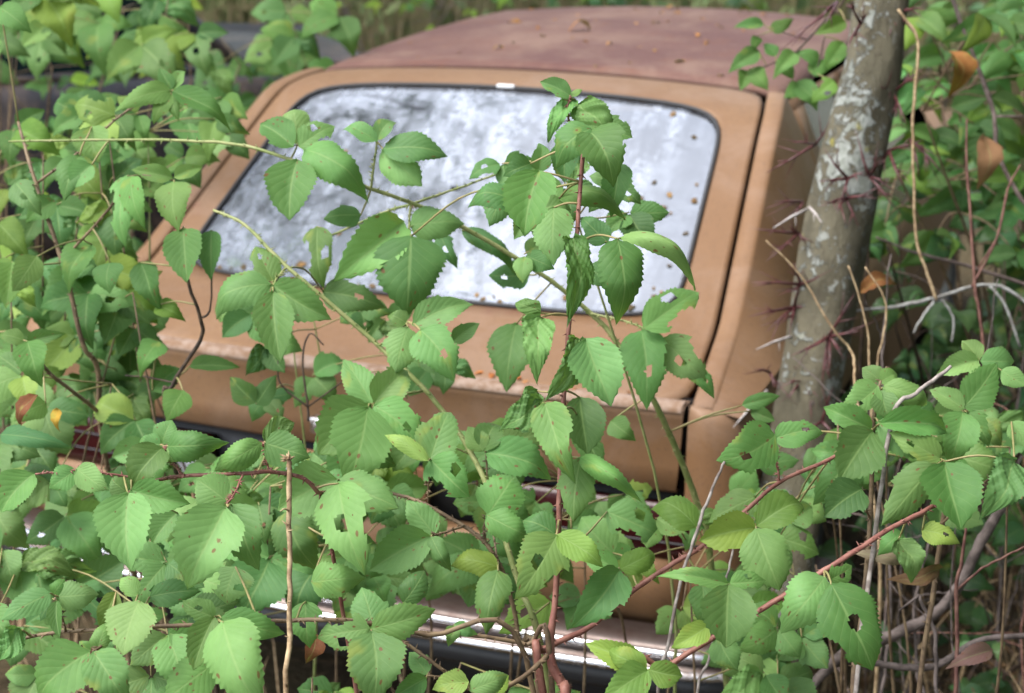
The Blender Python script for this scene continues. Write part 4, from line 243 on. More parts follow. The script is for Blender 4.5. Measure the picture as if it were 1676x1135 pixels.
["low bramble growth at the foot of the bare brush","brown",[[[991,-627,-20,34],[1115,-681,650,24],[1095,-691,1120,11]],[[1191,-616,-20,34],[1310,-624,635,24],[1303,-634,1089,11]],[[1076,-419,-20,34],[1196,-529,592,24],[1099,-446,1003,11]],[[1273,-463,-20,34],[1152,-419,618,24],[1128,-507,1056,11]],[[1108,-607,-20,34],[1109,-563,625,24],[1079,-672,1071,11]]],[[1128,-507,1056,12,1231,-522,1037,9],[1099,-446,1003,12,1086,-354,999,9],[1079,-672,1071,12,1068,-656,1062,9],[1083,-658,1016,12,1104,-599,1024,9],[1099,-690,1062,12,1193,-642,1058,9],[1099,-690,1062,12,1181,-630,1088,9],[1132,-481,951,12,1206,-474,931,9],[1099,-446,1003,12,1254,-303,1007,9],[1099,-690,1062,12,1123,-723,1083,9],[1099,-446,1003,12,1176,-427,1040,9],[1128,-507,1056,12,1161,-577,1106,9],[1303,-634,1089,12,1243,-661,1079,9],[1128,-507,1056,12,1242,-481,1057,9],[1130,-495,1003,12,1139,-499,1029,9],[1128,-507,1056,12,1154,-482,1063,9],[1112,-457,953,12,1043,-434,924,9],[1132,-481,951,12,1302,-374,1004,9],[1083,-658,1016,12,1041,-687,994,9]],[[1230,-523,1034,1216,-567,1005,42,9,0],[1228,-523,1037,1189,-543,1034,37,5,0],[1234,-521,1035,1266,-525,1017,34,11,0],[1088,-355,996,1124,-375,964,50,12,1],[1085,-356,996,1074,-387,976,28,6,0],[1089,-353,999,1133,-335,1002,33,4,0],[1070,-656,1060,1112,-669,1027,48,5,1],[1067,-658,1060,1056,-683,1037,27,9,1],[1071,-655,1063,1110,-631,1068,38,2,0],[1102,-600,1022,1080,-625,999,37,4,0],[1101,-599,1026,1065,-600,1045,37,16,1],[1106,-599,1021,1133,-608,997,34,7,1],[1195,-642,1056,1235,-637,1037,34,6,0],[1193,-643,1055,1190,-670,1022,37,9,1],[1195,-641,1059,1225,-617,1070,28,14,0],[1179,-632,1086,1147,-662,1068,34,16,0],[1179,-630,1090,1145,-623,1112,38,8,0],[1182,-631,1085,1198,-660,1054,40,9,0],[1209,-473,929,1268,-478,912,48,0,0],[1207,-475,927,1212,-497,896,39,5,1],[1208,-473,933,1234,-433,960,39,1,0],[1255,-304,1004,1267,-355,953,62,7,1],[1251,-305,1006,1194,-335,996,53,15,0],[1257,-302,1005,1306,-299,988,47,11,0],[1122,-724,1080,1097,-775,1043,58,7,0],[1120,-724,1083,1072,-733,1089,34,0,0],[1126,-723,1081,1162,-725,1059,38,0,0],[1177,-427,1037,1199,-459,1001,46,1,1],[1174,-429,1038,1143,-456,1023,38,8,0],[1179,-425,1041,1223,-399,1045,38,4,0],[1159,-578,1104,1131,-610,1077,42,2,1],[1158,-577,1108,1115,-580,1122,40,13,0],[1163,-577,1104,1186,-586,1080,29,14,0],[1242,-662,1076,1234,-716,1030,50,12,0],[1240,-662,1079,1198,-685,1080,37,8,1],[1245,-660,1077,1302,-652,1062,52,4,0],[1245,-481,1055,1284,-487,1038,41,2,0],[1242,-482,1054,1237,-512,1023,39,5,1],[1244,-479,1059,1273,-450,1076,31,6,0],[1138,-500,1027,1119,-533,995,46,16,1],[1136,-500,1030,1100,-508,1031,30,8,0],[1141,-499,1026,1161,-512,1006,29,9,1],[1155,-483,1060,1168,-510,1029,38,0,0],[1152,-484,1062,1128,-511,1050,31,0,0],[1157,-481,1063,1196,-468,1054,35,2,1],[1041,-436,922,1012,-472,893,47,4,1],[1040,-435,926,1003,-446,938,36,4,1],[1045,-434,921,1070,-450,894,32,16,1],[1304,-374,1002,1329,-391,978,32,2,1],[1300,-376,1002,1276,-401,985,28,4,1],[1305,-372,1006,1338,-353,1015,27,7,0],[1041,-688,991,1038,-729,951,50,5,1],[1038,-688,995,985,-706,998,38,11,0],[1044,-686,993,1089,-684,976,43,1,0]]],
["single sprays of bramble leaves close to the rear window corner","green",[[[198,-652,-20,34],[312,-683,664,24],[249,-609,1149,11]],[[405,-569,-20,34],[355,-605,682,24],[282,-608,1184,11]]],[[269,-630,1032,12,299,-765,1067,9],[300,-608,1063,12,453,-556,1066,9],[291,-608,1123,12,308,-770,1147,9],[291,-608,1123,12,408,-602,1151,9],[249,-609,1149,12,183,-667,1170,9],[282,-608,1184,12,392,-652,1179,9],[300,-608,1063,12,521,-640,1106,9],[300,-608,1063,12,296,-632,1057,9],[282,-608,1184,12,280,-765,1190,9]],[[301,-766,1064,329,-781,1041,29,14,0],[297,-767,1065,284,-790,1040,31,4,1],[302,-764,1068,334,-749,1074,27,6,1],[452,-558,1063,440,-597,1033,43,3,1],[450,-557,1067,409,-564,1077,36,0,0],[455,-556,1063,481,-567,1041,33,14,1],[310,-770,1144,344,-790,1118,34,5,1],[307,-772,1144,296,-807,1118,39,12,1],[312,-769,1147,351,-750,1144,38,2,0],[410,-602,1149,446,-612,1116,44,13,0],[406,-603,1148,393,-631,1121,36,8,1],[410,-600,1153,442,-571,1164,37,1,1],[186,-666,1168,230,-662,1144,42,9,1],[182,-668,1167,177,-691,1145,29,8,0],[186,-665,1171,214,-637,1182,30,14,1],[393,-653,1175,407,-670,1146,36,14,1],[390,-654,1176,373,-678,1163,28,3,0],[395,-651,1178,436,-642,1175,36,14,1],[521,-641,1103,531,-668,1074,31,2,1],[518,-642,1106,485,-655,1105,30,0,1],[524,-639,1105,564,-634,1096,30,13,1],[298,-632,1054,339,-642,1025,43,2,0],[295,-633,1054,287,-673,1022,39,14,1],[299,-630,1059,339,-597,1073,47,7,1],[282,-765,1187,322,-779,1151,43,2,0],[278,-766,1188,251,-799,1162,41,8,1],[283,-763,1191,321,-741,1203,35,6,0]]],
["bottom row of bramble leaves below the chrome bumper","brown",[[[665,-1254,-20,34],[633,-1275,558,24],[630,-1236,936,11]],[[661,-1006,-20,34],[701,-1095,525,24],[641,-1111,870,11]],[[700,-865,-20,34],[592,-913,501,24],[684,-956,821,11]]],[[671,-951,783,12,756,-900,771,9],[640,-940,710,12,525,-1006,771,9],[684,-956,821,12,853,-1063,865,9],[640,-940,710,12,507,-1008,756,9]],[[758,-900,769,809,-914,734,55,3,2],[755,-901,768,740,-932,740,43,9,0],[759,-898,772,801,-880,777,39,8,0],[524,-1007,768,512,-1043,737,48,11,2],[522,-1007,771,477,-1022,774,39,15,0],[527,-1005,769,570,-1010,750,36,4,2],[854,-1064,862,869,-1091,830,40,6,2],[851,-1064,863,819,-1093,847,42,16,0],[855,-1062,863,903,-1055,848,40,2,3],[510,-1008,755,556,-999,736,44,7,3],[507,-1010,753,510,-1026,734,28,5,3],[509,-1007,758,524,-989,776,27,12,0]]],
["small bramble spray over the middle of the rear window","green",[[[867,-896,-20,34],[913,-769,820,24],[767,-828,1460,11]]],[[786,-820,1381,12,765,-912,1407,9],[767,-828,1460,12,770,-754,1452,9],[786,-820,1381,12,829,-745,1377,9],[767,-828,1460,12,781,-844,1426,9],[786,-820,1381,12,740,-876,1346,9],[767,-828,1460,12,684,-810,1441,9],[786,-820,1381,12,843,-838,1435,9]],[[767,-912,1405,805,-921,1377,34,4,1],[764,-913,1404,755,-942,1382,27,8,0],[768,-910,1408,804,-881,1415,39,9,1],[770,-755,1449,770,-787,1420,30,13,0],[767,-755,1453,741,-763,1456,21,3,0],[772,-753,1450,798,-752,1435,22,9,1],[830,-745,1374,862,-763,1341,43,5,1],[827,-747,1375,809,-777,1357,33,4,0],[831,-744,1377,877,-729,1378,36,0,1],[781,-845,1423,799,-869,1389,35,7,1],[778,-845,1425,738,-869,1415,36,9,0],[783,-843,1425,822,-838,1418,34,12,1],[743,-875,1344,779,-877,1333,31,8,1],[741,-877,1343,747,-898,1317,26,0,0],[742,-874,1347,764,-852,1362,25,4,0],[685,-810,1439,709,-832,1410,30,0,1],[681,-811,1440,652,-839,1429,29,15,1],[687,-809,1441,729,-801,1435,37,3,0],[842,-839,1433,823,-874,1407,35,16,1],[840,-839,1436,810,-843,1442,25,1,1],[845,-838,1433,875,-839,1412,27,15,1]]],
["vine leaves hanging in front of the dark window glass at top left","brown",[[[-939,264,-20,34],[-983,204,820,24],[-964,287,1459,11]],[[-1031,314,-20,34],[-1022,224,831,24],[-884,220,1483,11]],[[-657,210,-20,34],[-624,156,847,24],[-519,245,1514,11]],[[-874,539,-20,34],[-708,541,833,24],[-735,638,1485,11]],[[-1078,264,-20,34],[-1088,306,838,24],[-936,219,1496,11]]],[[-533,233,1432,12,-533,210,1448,9],[-967,276,1381,12,-935,342,1407,9],[-964,287,1459,12,-854,448,1429,9],[-723,611,1327,12,-721,466,1387,9],[-730,625,1405,12,-958,605,1427,9],[-533,233,1432,12,-555,389,1422,9],[-723,611,1327,12,-711,517,1372,9],[-884,220,1483,12,-810,38,1442,9],[-964,287,1459,12,-1024,517,1389,9],[-723,611,1327,12,-679,407,1394,9],[-533,233,1432,12,-492,99,1434,9],[-519,245,1514,12,-652,7,1542,9],[-884,220,1483,12,-716,101,1468,9],[-964,287,1459,12,-965,443,1443,9],[-735,638,1485,12,-704,489,1487,9],[-884,220,1483,12,-737,325,1529,9]],[[-530,210,1444,-467,195,1391,66,2,2],[-535,208,1444,-544,155,1391,68,10,2],[-529,212,1449,-473,235,1453,53,0,0],[-935,340,1401,-921,286,1323,72,14,0],[-940,340,1406,-1019,306,1399,67,0,1],[-930,343,1404,-837,342,1367,67,4,0],[-854,446,1424,-803,374,1336,98,4,0],[-859,445,1428,-941,405,1410,73,7,0],[-849,450,1429,-781,474,1422,57,4,0],[-716,466,1383,-628,444,1335,77,8,2],[-721,464,1382,-713,412,1326,67,4,0],[-716,468,1388,-651,502,1401,63,1,2],[-962,602,1424,-1010,535,1378,75,7,1],[-963,603,1430,-1042,597,1454,56,3,1],[-956,604,1422,-921,570,1378,53,8,0],[-554,388,1417,-498,332,1346,69,15,1],[-559,387,1419,-595,321,1379,60,7,2],[-550,391,1422,-483,410,1423,51,8,1],[-715,515,1369,-775,470,1332,63,4,0],[-716,516,1375,-783,513,1394,51,6,0],[-710,516,1367,-683,487,1319,57,11,1],[-806,39,1439,-727,42,1409,59,3,1],[-810,37,1437,-783,-3,1387,47,2,0],[-806,40,1444,-760,78,1471,50,3,0],[-1021,517,1384,-944,485,1326,70,3,2],[-1026,514,1384,-1039,455,1334,63,8,0],[-1019,519,1390,-952,552,1398,65,2,0],[-682,404,1391,-716,330,1337,70,16,0],[-684,405,1396,-758,380,1411,61,6,1],[-677,406,1390,-624,386,1329,69,8,0],[-489,99,1430,-396,60,1365,90,14,0],[-495,97,1431,-528,25,1382,82,0,0],[-488,102,1437,-437,153,1464,58,2,2],[-650,7,1538,-577,-23,1458,95,7,2],[-655,5,1539,-695,-52,1495,63,9,0],[-648,9,1542,-552,37,1539,70,10,2],[-719,99,1465,-746,42,1423,58,9,0],[-720,100,1471,-794,102,1504,52,7,2],[-714,101,1464,-668,80,1416,57,5,1],[-962,442,1438,-909,418,1375,64,7,1],[-968,441,1438,-997,396,1394,56,12,1],[-960,445,1442,-901,460,1437,51,9,2],[-705,486,1482,-704,411,1416,77,10,1],[-709,487,1488,-793,455,1503,70,15,1],[-699,489,1484,-617,485,1439,73,12,0],[-735,324,1524,-674,277,1457,78,4,2],[-741,322,1526,-805,272,1491,67,1,0],[-732,327,1529,-663,372,1531,68,2,0]]],
["vine leaves sprawling over the black bonnet beside the hatch roof","brown",[[[-1024,1606,-20,34],[-1093,1563,737,24],[-928,1611,1293,11]],[[-1269,1399,-20,34],[-1138,1338,732,24],[-1208,1438,1283,11]],[[-1130,1685,-20,34],[-1057,1599,760,24],[-1026,1583,1340,11]],[[-686,1286,-20,34],[-675,1281,783,24],[-777,1176,1387,11]]],[[-777,1176,1387,12,-627,1177,1382,9],[-777,1176,1387,12,-827,1250,1379,9],[-1198,1424,1216,12,-1322,1699,1152,9],[-749,1204,1241,12,-659,1212,1226,9],[-763,1189,1313,12,-740,1138,1327,9],[-950,1604,1225,12,-950,1596,1209,9],[-763,1189,1313,12,-1021,1180,1229,9],[-1032,1585,1200,12,-1009,1551,1206,9],[-763,1189,1313,12,-905,1333,1285,9]],[[-631,1174,1379,-704,1099,1334,87,7,0],[-632,1176,1385,-719,1170,1426,70,1,0],[-624,1176,1376,-569,1136,1296,93,5,1],[-828,1247,1373,-832,1167,1293,89,5,1],[-833,1247,1379,-918,1203,1381,84,14,1],[-821,1251,1377,-748,1270,1347,63,3,0],[-1323,1697,1145,-1307,1615,1065,90,8,1],[-1329,1697,1153,-1438,1679,1163,84,15,1],[-1315,1701,1149,-1224,1704,1124,72,6,1],[-660,1210,1220,-667,1120,1134,90,14,1],[-665,1210,1228,-749,1203,1245,65,9,0],[-654,1213,1222,-577,1201,1167,70,4,0],[-742,1135,1321,-776,1074,1253,89,2,1],[-746,1136,1328,-837,1114,1345,78,5,0],[-735,1139,1322,-667,1130,1283,59,11,1],[-955,1593,1205,-1014,1521,1167,72,11,0],[-956,1595,1212,-1046,1598,1240,72,16,0],[-948,1595,1202,-900,1546,1135,66,5,0],[-1024,1177,1224,-1052,1108,1162,77,14,1],[-1027,1178,1232,-1101,1166,1256,62,13,1],[-1017,1179,1223,-954,1144,1162,69,13,0],[-1007,1550,1200,-950,1493,1125,81,6,1],[-1014,1548,1203,-1073,1504,1167,75,2,0],[-1002,1554,1205,-914,1590,1192,84,4,0],[-903,1332,1278,-834,1273,1180,94,7,0],[-910,1330,1281,-980,1256,1238,92,14,0],[-899,1335,1283,-801,1353,1264,81,4,1]]],
["bramble leaves around the foot of the thorny trunk","brown",[[[1151,-427,-20,34],[1123,-536,486,24],[1032,-445,793,11]],[[872,-518,-20,34],[959,-539,522,24],[1000,-533,864,11]]],[[987,-537,745,12,1046,-745,744,9],[982,-538,706,12,957,-572,710,9],[991,-535,783,12,1024,-737,769,9],[991,-535,783,12,1062,-814,798,9],[1000,-533,864,12,1083,-784,853,9],[995,-534,823,12,1069,-633,822,9],[987,-537,745,12,977,-571,743,9],[1000,-533,864,12,1018,-687,928,9]],[[1049,-745,743,1105,-736,721,50,16,1],[1046,-746,741,1044,-783,716,39,4,1],[1048,-744,747,1066,-708,769,34,0,1],[958,-573,707,996,-606,661,55,8,1],[954,-574,708,910,-619,692,46,3,1],[960,-571,709,1014,-553,703,47,6,0],[1027,-737,768,1084,-740,753,45,8,1],[1024,-739,766,1024,-774,729,48,14,1],[1026,-736,771,1053,-705,793,36,9,1],[1064,-813,796,1117,-823,765,58,5,0],[1062,-815,795,1057,-850,765,42,13,1],[1064,-812,799,1105,-778,810,39,7,1],[1085,-784,850,1121,-799,823,44,9,0],[1082,-785,850,1061,-820,833,38,5,0],[1086,-782,854,1119,-757,867,30,6,1],[1069,-635,819,1060,-676,790,45,15,0],[1066,-635,822,1023,-653,824,40,16,1],[1072,-633,820,1105,-639,807,31,1,1],[979,-572,740,1010,-597,712,46,15,1],[975,-573,740,955,-602,718,36,0,1],[980,-570,742,1023,-558,739,39,3,1],[1017,-689,925,1011,-724,898,35,5,1],[1015,-689,928,971,-706,929,33,8,0],[1020,-687,926,1048,-697,907,31,9,1]]]]
FREE=[["dry_stalk","upright pale dead stalk with a frayed top standing among the bramble leaves","straw",[[[732,-1403,-20,30],[742,-1428,497,28],[732,-1453,1014,26],[722,-1426,1102,26],[712,-1403,1180,25],[705,-1385,1241,26],[702,-1379,1262,23]],[[708,-1393,1214,10],[708,-1402,1221,8],[705,-1404,1219,5]]]],["grey_twig","thin grey leaning twig crossing in front of the bumper end","grey",[[[998,-1079,-20,23],[1008,-1104,443,22],[998,-1129,905,20],[1000,-1101,984,20],[1005,-1075,1051,20],[1014,-1041,1106,19],[1023,-1025,1143,18],[1032,-1011,1171,14]]]],["grey_twig","second thin grey twig leaning beside the bumper end","grey",[[[1019,-994,-20,21],[1029,-1019,421,19],[1019,-1044,863,18],[1025,-1019,929,17],[1032,-991,1002,15],[1032,-955,1040,13]]]],["grey_twig","short broken grey stub pointing up between the right hand bramble leaves","grey",[[[1192,-964,-20,34],[1202,-989,444,32],[1192,-1014,908,30],[1187,-930,1056,28],[1191,-878,1200,26],[1212,-861,1224,26],[1245,-837,1253,22]]]],["pale_twig","long tan twig slanting across the thorny trunk","straw",[[[863,-138,1203,12],[921,-133,1148,16],[978,-137,1067,19],[1012,-136,1028,20],[1032,-199,987,21],[1063,-225,876,23],[1107,-284,654,28],[1107,-264,-20,28]],[[999,-147,1176,14],[1020,-154,1131,15],[1040,-166,1073,17],[1048,-180,1024,18],[1063,-206,931,20]],[[1024,-137,1174,13],[1062,-142,1116,15],[1060,-173,1030,16],[1061,-203,941,18]]]],["lichened_branch","pale grey lichened branch running right from the thorny trunk","lichen",[[[950,224,994,30],[1021,256,1001,36],[1086,289,1016,36],[1178,335,1038,32],[1263,353,991,30]],[[1086,289,1016,30],[1066,268,981,25],[1054,254,954,20]],[[1093,292,1015,25],[1118,290,981,22],[1121,276,938,20]],[[1174,332,1036,26],[1204,333,1002,25],[1239,321,927,20]]]],["pinkish_branch","pinkish bare branch sloping down rightwards behind the lichened branch","pink",[[[947,426,1086,20],[1019,446,1058,30],[1118,478,1032,34],[1237,514,993,36]]]],["climbing_vine","grey climbing stem hanging down the top right corner","pink",[[[1015,575,1595,40],[1040,562,1528,40],[1075,549,1451,42],[1131,532,1333,44],[1148,513,1258,44],[1182,505,1195,42],[1225,503,1139,40]],[[1135,528,1317,24],[1193,552,1316,20]]]],["tan_vine","tan and brown stem rising just right of the thorny trunk","straw",[[[977,310,1533,24],[1016,307,1479,26],[1021,283,1403,28],[1025,259,1330,26],[1038,232,1238,26],[1052,206,1147,26],[1074,197,1093,28],[1099,188,1040,30]]]],["red_stem","dark red upright stem near the right edge","redstem",[[[1227,44,799,30],[1192,99,998,28],[1169,121,1089,26],[1149,152,1201,24],[1134,172,1278,20],[1124,197,1361,14]]]],["red_stem","brown forked stem leaning at the right edge","redstem",[[[1158,169,1075,24],[1190,210,1156,22],[1198,242,1237,20],[1213,262,1278,14]],[[1190,210,1156,16],[1165,182,1105,16]]]],["fallen_branch","thick grey curved branch low among the bare brush","bark",[[[1016,-468,560,80],[1073,-418,636,85],[1134,-384,661,90],[1199,-344,698,85],[1233,-312,748,75],[1249,-289,797,80],[1274,-259,850,70],[1311,-226,903,60]]]],["fallen_branch","low grey branch lying under the curved branch","bark",[[[1122,-591,733,40],[1154,-582,724,46],[1200,-564,718,50],[1236,-547,725,50],[1277,-520,753,40],[1347,-488,760,40]]]],["bare_shoot","brown bare stem before the thick curved branch","bark",[[[1254,-707,-20,30],[1264,-732,367,28],[1254,-757,754,26],[1249,-744,796,26],[1240,-725,861,25],[1216,-720,906,20]],[[1216,-720,906,16],[1194,-735,888,13]]]],["bare_shoot","straight red brown stem right of the thick curved branch","redstem",[[[1280,-744,-20,30],[1290,-769,380,28],[1280,-794,781,26],[1272,-764,874,26],[1264,-746,936,25],[1266,-733,972,22],[1267,-720,1008,18]],[[1264,-746,936,16],[1292,-726,961,16],[1318,-709,976,14],[1345,-694,989,12]]]]]
BRUSH=[["bark",[[[1022,362,-20,40],[1032,337,26,38],[1022,312,73,35],[1028,360,202,31],[1021,402,331,27],[993,435,461,22],[959,466,590,18],[942,504,719,14]],[[1021,402,331,18],[984,437,344,14],[954,328,416,8]],[[993,435,461,18],[980,481,553,14],[969,547,617,8]],[[1028,360,202,18],[1036,420,247,14],[1060,350,345,8]],[[1028,360,202,18],[1019,327,310,14],[1001,313,386,8]],[[1021,402,331,18],[1150,470,323,14],[1286,498,335,8]],[[1021,402,331,18],[983,345,379,14],[931,386,373,8]]]],["bark",[[[1208,-342,-20,36],[1218,-367,249,34],[1208,-392,518,32],[1180,-369,618,28],[1167,-339,717,24],[1179,-300,817,20],[1185,-262,917,16],[1190,-226,1017,13]],[[1179,-300,817,16],[1196,-247,852,13],[1202,-165,865,7]],[[1179,-300,817,16],[1175,-290,869,13],[1184,-364,943,7]],[[1167,-339,717,16],[1204,-309,716,13],[1250,-269,711,7]],[[1180,-369,618,16],[1220,-317,611,13],[1275,-363,655,7]],[[1180,-369,618,16],[1142,-326,626,13],[1107,-380,675,7]],[[1179,-300,817,16],[1194,-327,860,13],[1199,-333,886,7]]]],["bark",[[[1126,147,-20,18],[1136,122,100,17],[1126,97,220,16],[1091,133,365,14],[1074,177,510,12],[1081,230,655,10],[1088,283,800,8],[1077,329,945,6]],[[1074,177,510,8],[1078,234,531,6],[1085,212,577,4]],[[1081,230,655,8],[1147,207,684,6],[1216,252,685,4]],[[1081,230,655,8],[1033,198,788,6],[969,244,866,4]],[[1081,230,655,8],[1098,309,705,6],[1146,262,790,4]],[[1091,133,365,8],[1060,160,349,6],[1036,39,408,4]]]],["bark",[[[1267,-400,-20,19],[1277,-425,272,17],[1267,-450,565,16],[1234,-420,692,14],[1221,-381,820,12],[1226,-334,947,10],[1232,-287,1075,8],[1236,-241,1202,6]],[[1226,-334,947,8],[1240,-302,961,6],[1265,-262,969,4]],[[1226,-334,947,8],[1173,-399,996,6],[1100,-342,992,4]],[[1234,-420,692,8],[1178,-427,741,6],[1126,-376,753,4]],[[1221,-381,820,8],[1205,-399,873,6],[1185,-466,934,4]]]],["pink",[[[1027,292,-20,17],[1037,267,47,16],[1027,242,114,15],[1001,285,269,13],[992,335,423,11],[984,386,578,9],[973,435,732,8],[966,486,887,6]],[[973,435,732,7],[881,374,790,6],[767,468,785,3]],[[992,335,423,7],[1024,400,457,6],[1063,332,538,3]],[[984,386,578,7],[885,364,611,6],[816,246,676,3]],[[973,435,732,7],[932,492,780,6],[893,456,844,3]],[[992,335,423,7],[962,317,429,6],[924,309,428,3]],[[1027,242,114,7],[1010,260,207,6],[1015,231,305,3]]]],["redstem",[[[1350,-127,-20,30],[1360,-152,204,29],[1350,-177,428,27],[1334,-131,582,23],[1317,-84,736,20],[1299,-38,890,17],[1283,9,1043,14],[1259,52,1197,11]],[[1317,-84,736,13],[1355,-110,764,11],[1378,-13,736,6]],[[1334,-131,582,13],[1325,-128,679,11],[1332,-132,760,6]],[[1334,-131,582,13],[1238,-225,612,11],[1132,-234,596,6]],[[1299,-38,890,13],[1262,-28,919,11],[1209,34,923,6]],[[1334,-131,582,13],[1378,-163,616,11],[1431,-114,609,6]],[[1334,-131,582,13],[1428,-128,627,11],[1523,-48,629,6]]]],["bark",[[[1252,426,-20,21],[1262,401,35,20],[1252,376,90,19],[1243,433,265,16],[1225,487,441,14],[1194,535,617,12],[1168,586,792,10],[1154,641,968,7]],[[1225,487,441,9],[1279,570,493,7],[1353,609,552,4]],[[1243,433,265,9],[1214,429,337,7],[1167,497,356,4]],[[1194,535,617,9],[1230,587,711,7],[1276,612,795,4]],[[1225,487,441,9],[1266,488,498,7],[1312,548,520,4]],[[1243,433,265,9],[1109,395,297,7],[999,280,362,4]],[[1225,487,441,9],[1183,498,534,7],[1125,555,585,4]]]],["redstem",[[[1186,378,-20,20],[1196,353,41,19],[1186,328,102,17],[1159,379,279,15],[1144,434,456,13],[1160,503,633,11],[1189,576,810,9],[1217,650,987,7]],[[1160,503,633,9],[1254,613,665,7],[1342,516,756,4]],[[1160,503,633,9],[1135,479,739,7],[1088,584,781,4]],[[1186,328,102,9],[1142,327,162,7],[1086,418,157,4]],[[1160,503,633,9],[1253,610,674,7],[1357,633,733,4]],[[1159,379,279,9],[1058,391,346,7],[990,273,460,4]]]],["bark",[[[1094,205,-20,20],[1104,180,80,18],[1094,155,179,17],[1105,190,268,15],[1111,223,356,13],[1091,246,445,11],[1090,276,533,9],[1103,312,622,7]],[[1090,276,533,9],[1026,321,562,7],[992,212,647,4]],[[1111,223,356,9],[1096,240,397,7],[1103,173,472,4]],[[1105,190,268,9],[1009,195,283,7],[939,149,323,4]],[[1111,223,356,9],[1078,173,376,7],[1022,238,334,4]],[[1090,276,533,9],[1046,297,579,7],[990,320,611,4]]]],["bark",[[[1305,492,-20,32],[1315,467,22,30],[1305,442,64,28],[1288,483,201,25],[1275,525,339,21],[1272,572,476,18],[1276,621,613,15],[1285,673,750,11]],[[1276,621,613,14],[1250,614,739,11],[1237,680,817,6]],[[1272,572,476,14],[1348,662,483,11],[1441,606,546,6]],[[1288,483,201,14],[1325,546,251,11],[1364,640,273,6]],[[1288,483,201,14],[1251,534,214,11],[1227,522,251,6]]]],["bark",[[[1272,392,-20,45],[1282,367,47,42],[1272,342,114,39],[1247,388,274,35],[1235,439,435,30],[1230,492,596,25],[1229,548,756,21],[1236,607,917,16]],[[1230,492,596,20],[1128,429,619,16],[1017,365,639,9]],[[1230,492,596,20],[1254,493,657,16],[1272,605,665,9]],[[1235,439,435,20],[1224,434,519,16],[1224,426,588,9]],[[1235,439,435,20],[1179,477,475,16],[1125,368,564,9]],[[1235,439,435,20],[1279,443,467,16],[1321,404,512,9]],[[1247,388,274,20],[1268,410,398,16],[1288,439,491,9]]]],["redstem",[[[1335,99,-20,23],[1345,74,138,22],[1335,49,295,20],[1305,88,443,18],[1307,140,591,15],[1316,195,739,13],[1346,259,886,11],[1370,320,1034,8]],[[1305,88,443,10],[1269,129,428,8],[1229,25,483,4]],[[1316,195,739,10],[1342,194,783,8],[1371,283,786,4]],[[1316,195,739,10],[1345,179,804,8],[1364,325,798,4]],[[1316,195,739,10],[1384,277,754,8],[1447,335,771,4]],[[1307,140,591,10],[1268,148,708,8],[1225,149,800,4]]]],["bark",[[[1106,-154,-20,37],[1116,-179,183,34],[1106,-204,387,32],[1106,-150,541,28],[1087,-105,695,24],[1064,-61,849,20],[1043,-16,1003,17],[1035,34,1156,13]],[[1087,-105,695,16],[1137,-50,689,13],[1181,-51,704,7]],[[1064,-61,849,16],[980,-83,932,13],[898,-54,983,7]],[[1064,-61,849,16],[1126,-56,927,13],[1174,-54,989,7]],[[1064,-61,849,16],[1054,-69,972,13],[1035,30,1036,7]],[[1043,-16,1003,16],[1033,-35,1054,13],[1021,-100,1107,7]],[[1087,-105,695,16],[1045,-137,722,13],[1003,-219,765,7]]]],["pink",[[[1085,-95,-20,19],[1095,-120,164,17],[1085,-145,349,16],[1087,-105,462,14],[1086,-66,576,12],[1076,-30,689,10],[1080,11,803,8],[1092,55,916,7]],[[1085,-145,349,8],[1049,-177,442,7],[996,-64,440,4]],[[1076,-30,689,8],[1099,42,789,7],[1120,97,872,4]],[[1087,-105,462,8],[1046,-95,458,7],[1017,-95,460,4]],[[1076,-30,689,8],[1040,-70,716,7],[991,-29,705,4]]]]]
TRUNK=[[873, -39, 329, 653], [875, 10, 468, 619], [883, 88, 682, 585], [889, 150, 854, 568], [899, 223, 1052, 602], [909, 281, 1207, 613], [919, 334, 1346, 568], [929, 372, 1442, 512], [935, 423, 1582, 484]]
THORNS=[[[865,205,1301],[[791,154,1255],[837,134,1315],[887,177,1330]]],[[925,209,1242],[[881,166,1241],[883,192,1297],[960,205,1259],[925,178,1207]]],[[960,225,1246],[[1009,204,1199],[937,233,1303],[993,207,1239],[984,179,1288]]],[[925,198,1209],[[897,147,1204],[955,184,1161],[977,183,1223],[924,131,1195]]],[[843,225,1189],[[804,166,1199],[838,181,1177]]],[[842,206,1135],[[774,137,1153],[826,187,1152],[807,108,1103],[860,194,1119]]],[[856,180,1046],[[781,107,1061],[898,132,1075],[839,158,1034],[844,170,1089]]],[[850,164,1007],[[783,88,1002],[813,106,971],[851,132,979],[862,136,1051],[884,161,1009]]],[[925,115,973],[[876,28,957],[965,124,1056],[939,59,922],[954,97,945],[902,41,965],[986,107,995],[926,75,883]]],[[885,138,888],[[850,91,875],[853,125,905],[868,65,863],[915,82,847],[913,64,827],[925,151,905]]],[[915,297,1506],[[909,205,1464],[900,254,1557],[933,256,1531]]],[[973,345,1379],[[1031,345,1433],[1009,289,1332],[956,298,1398],[987,331,1339]]],[[978,312,1278],[[1020,241,1232],[1027,309,1295],[969,275,1258]]],[[1012,333,1297],[[1088,289,1238],[1049,312,1279],[1039,287,1238]]],[[872,292,1543],[[792,199,1463],[857,237,1525],[870,204,1513]]],[[931,67,828],[[890,33,799],[941,83,882],[972,58,803]]],[[822,113,893],[[805,55,915],[847,83,870]]],[[965,391,1519],[[1010,327,1484],[960,336,1481],[1014,348,1536]]]]
PALE=[[[868, 146, 1195], [824, 75, 1172]], [[867, 71, 979], [821, 3, 970]], [[871, 149, 1198], [902, 110, 1181]], [[838, 27, 888], [799, -52, 840]]]
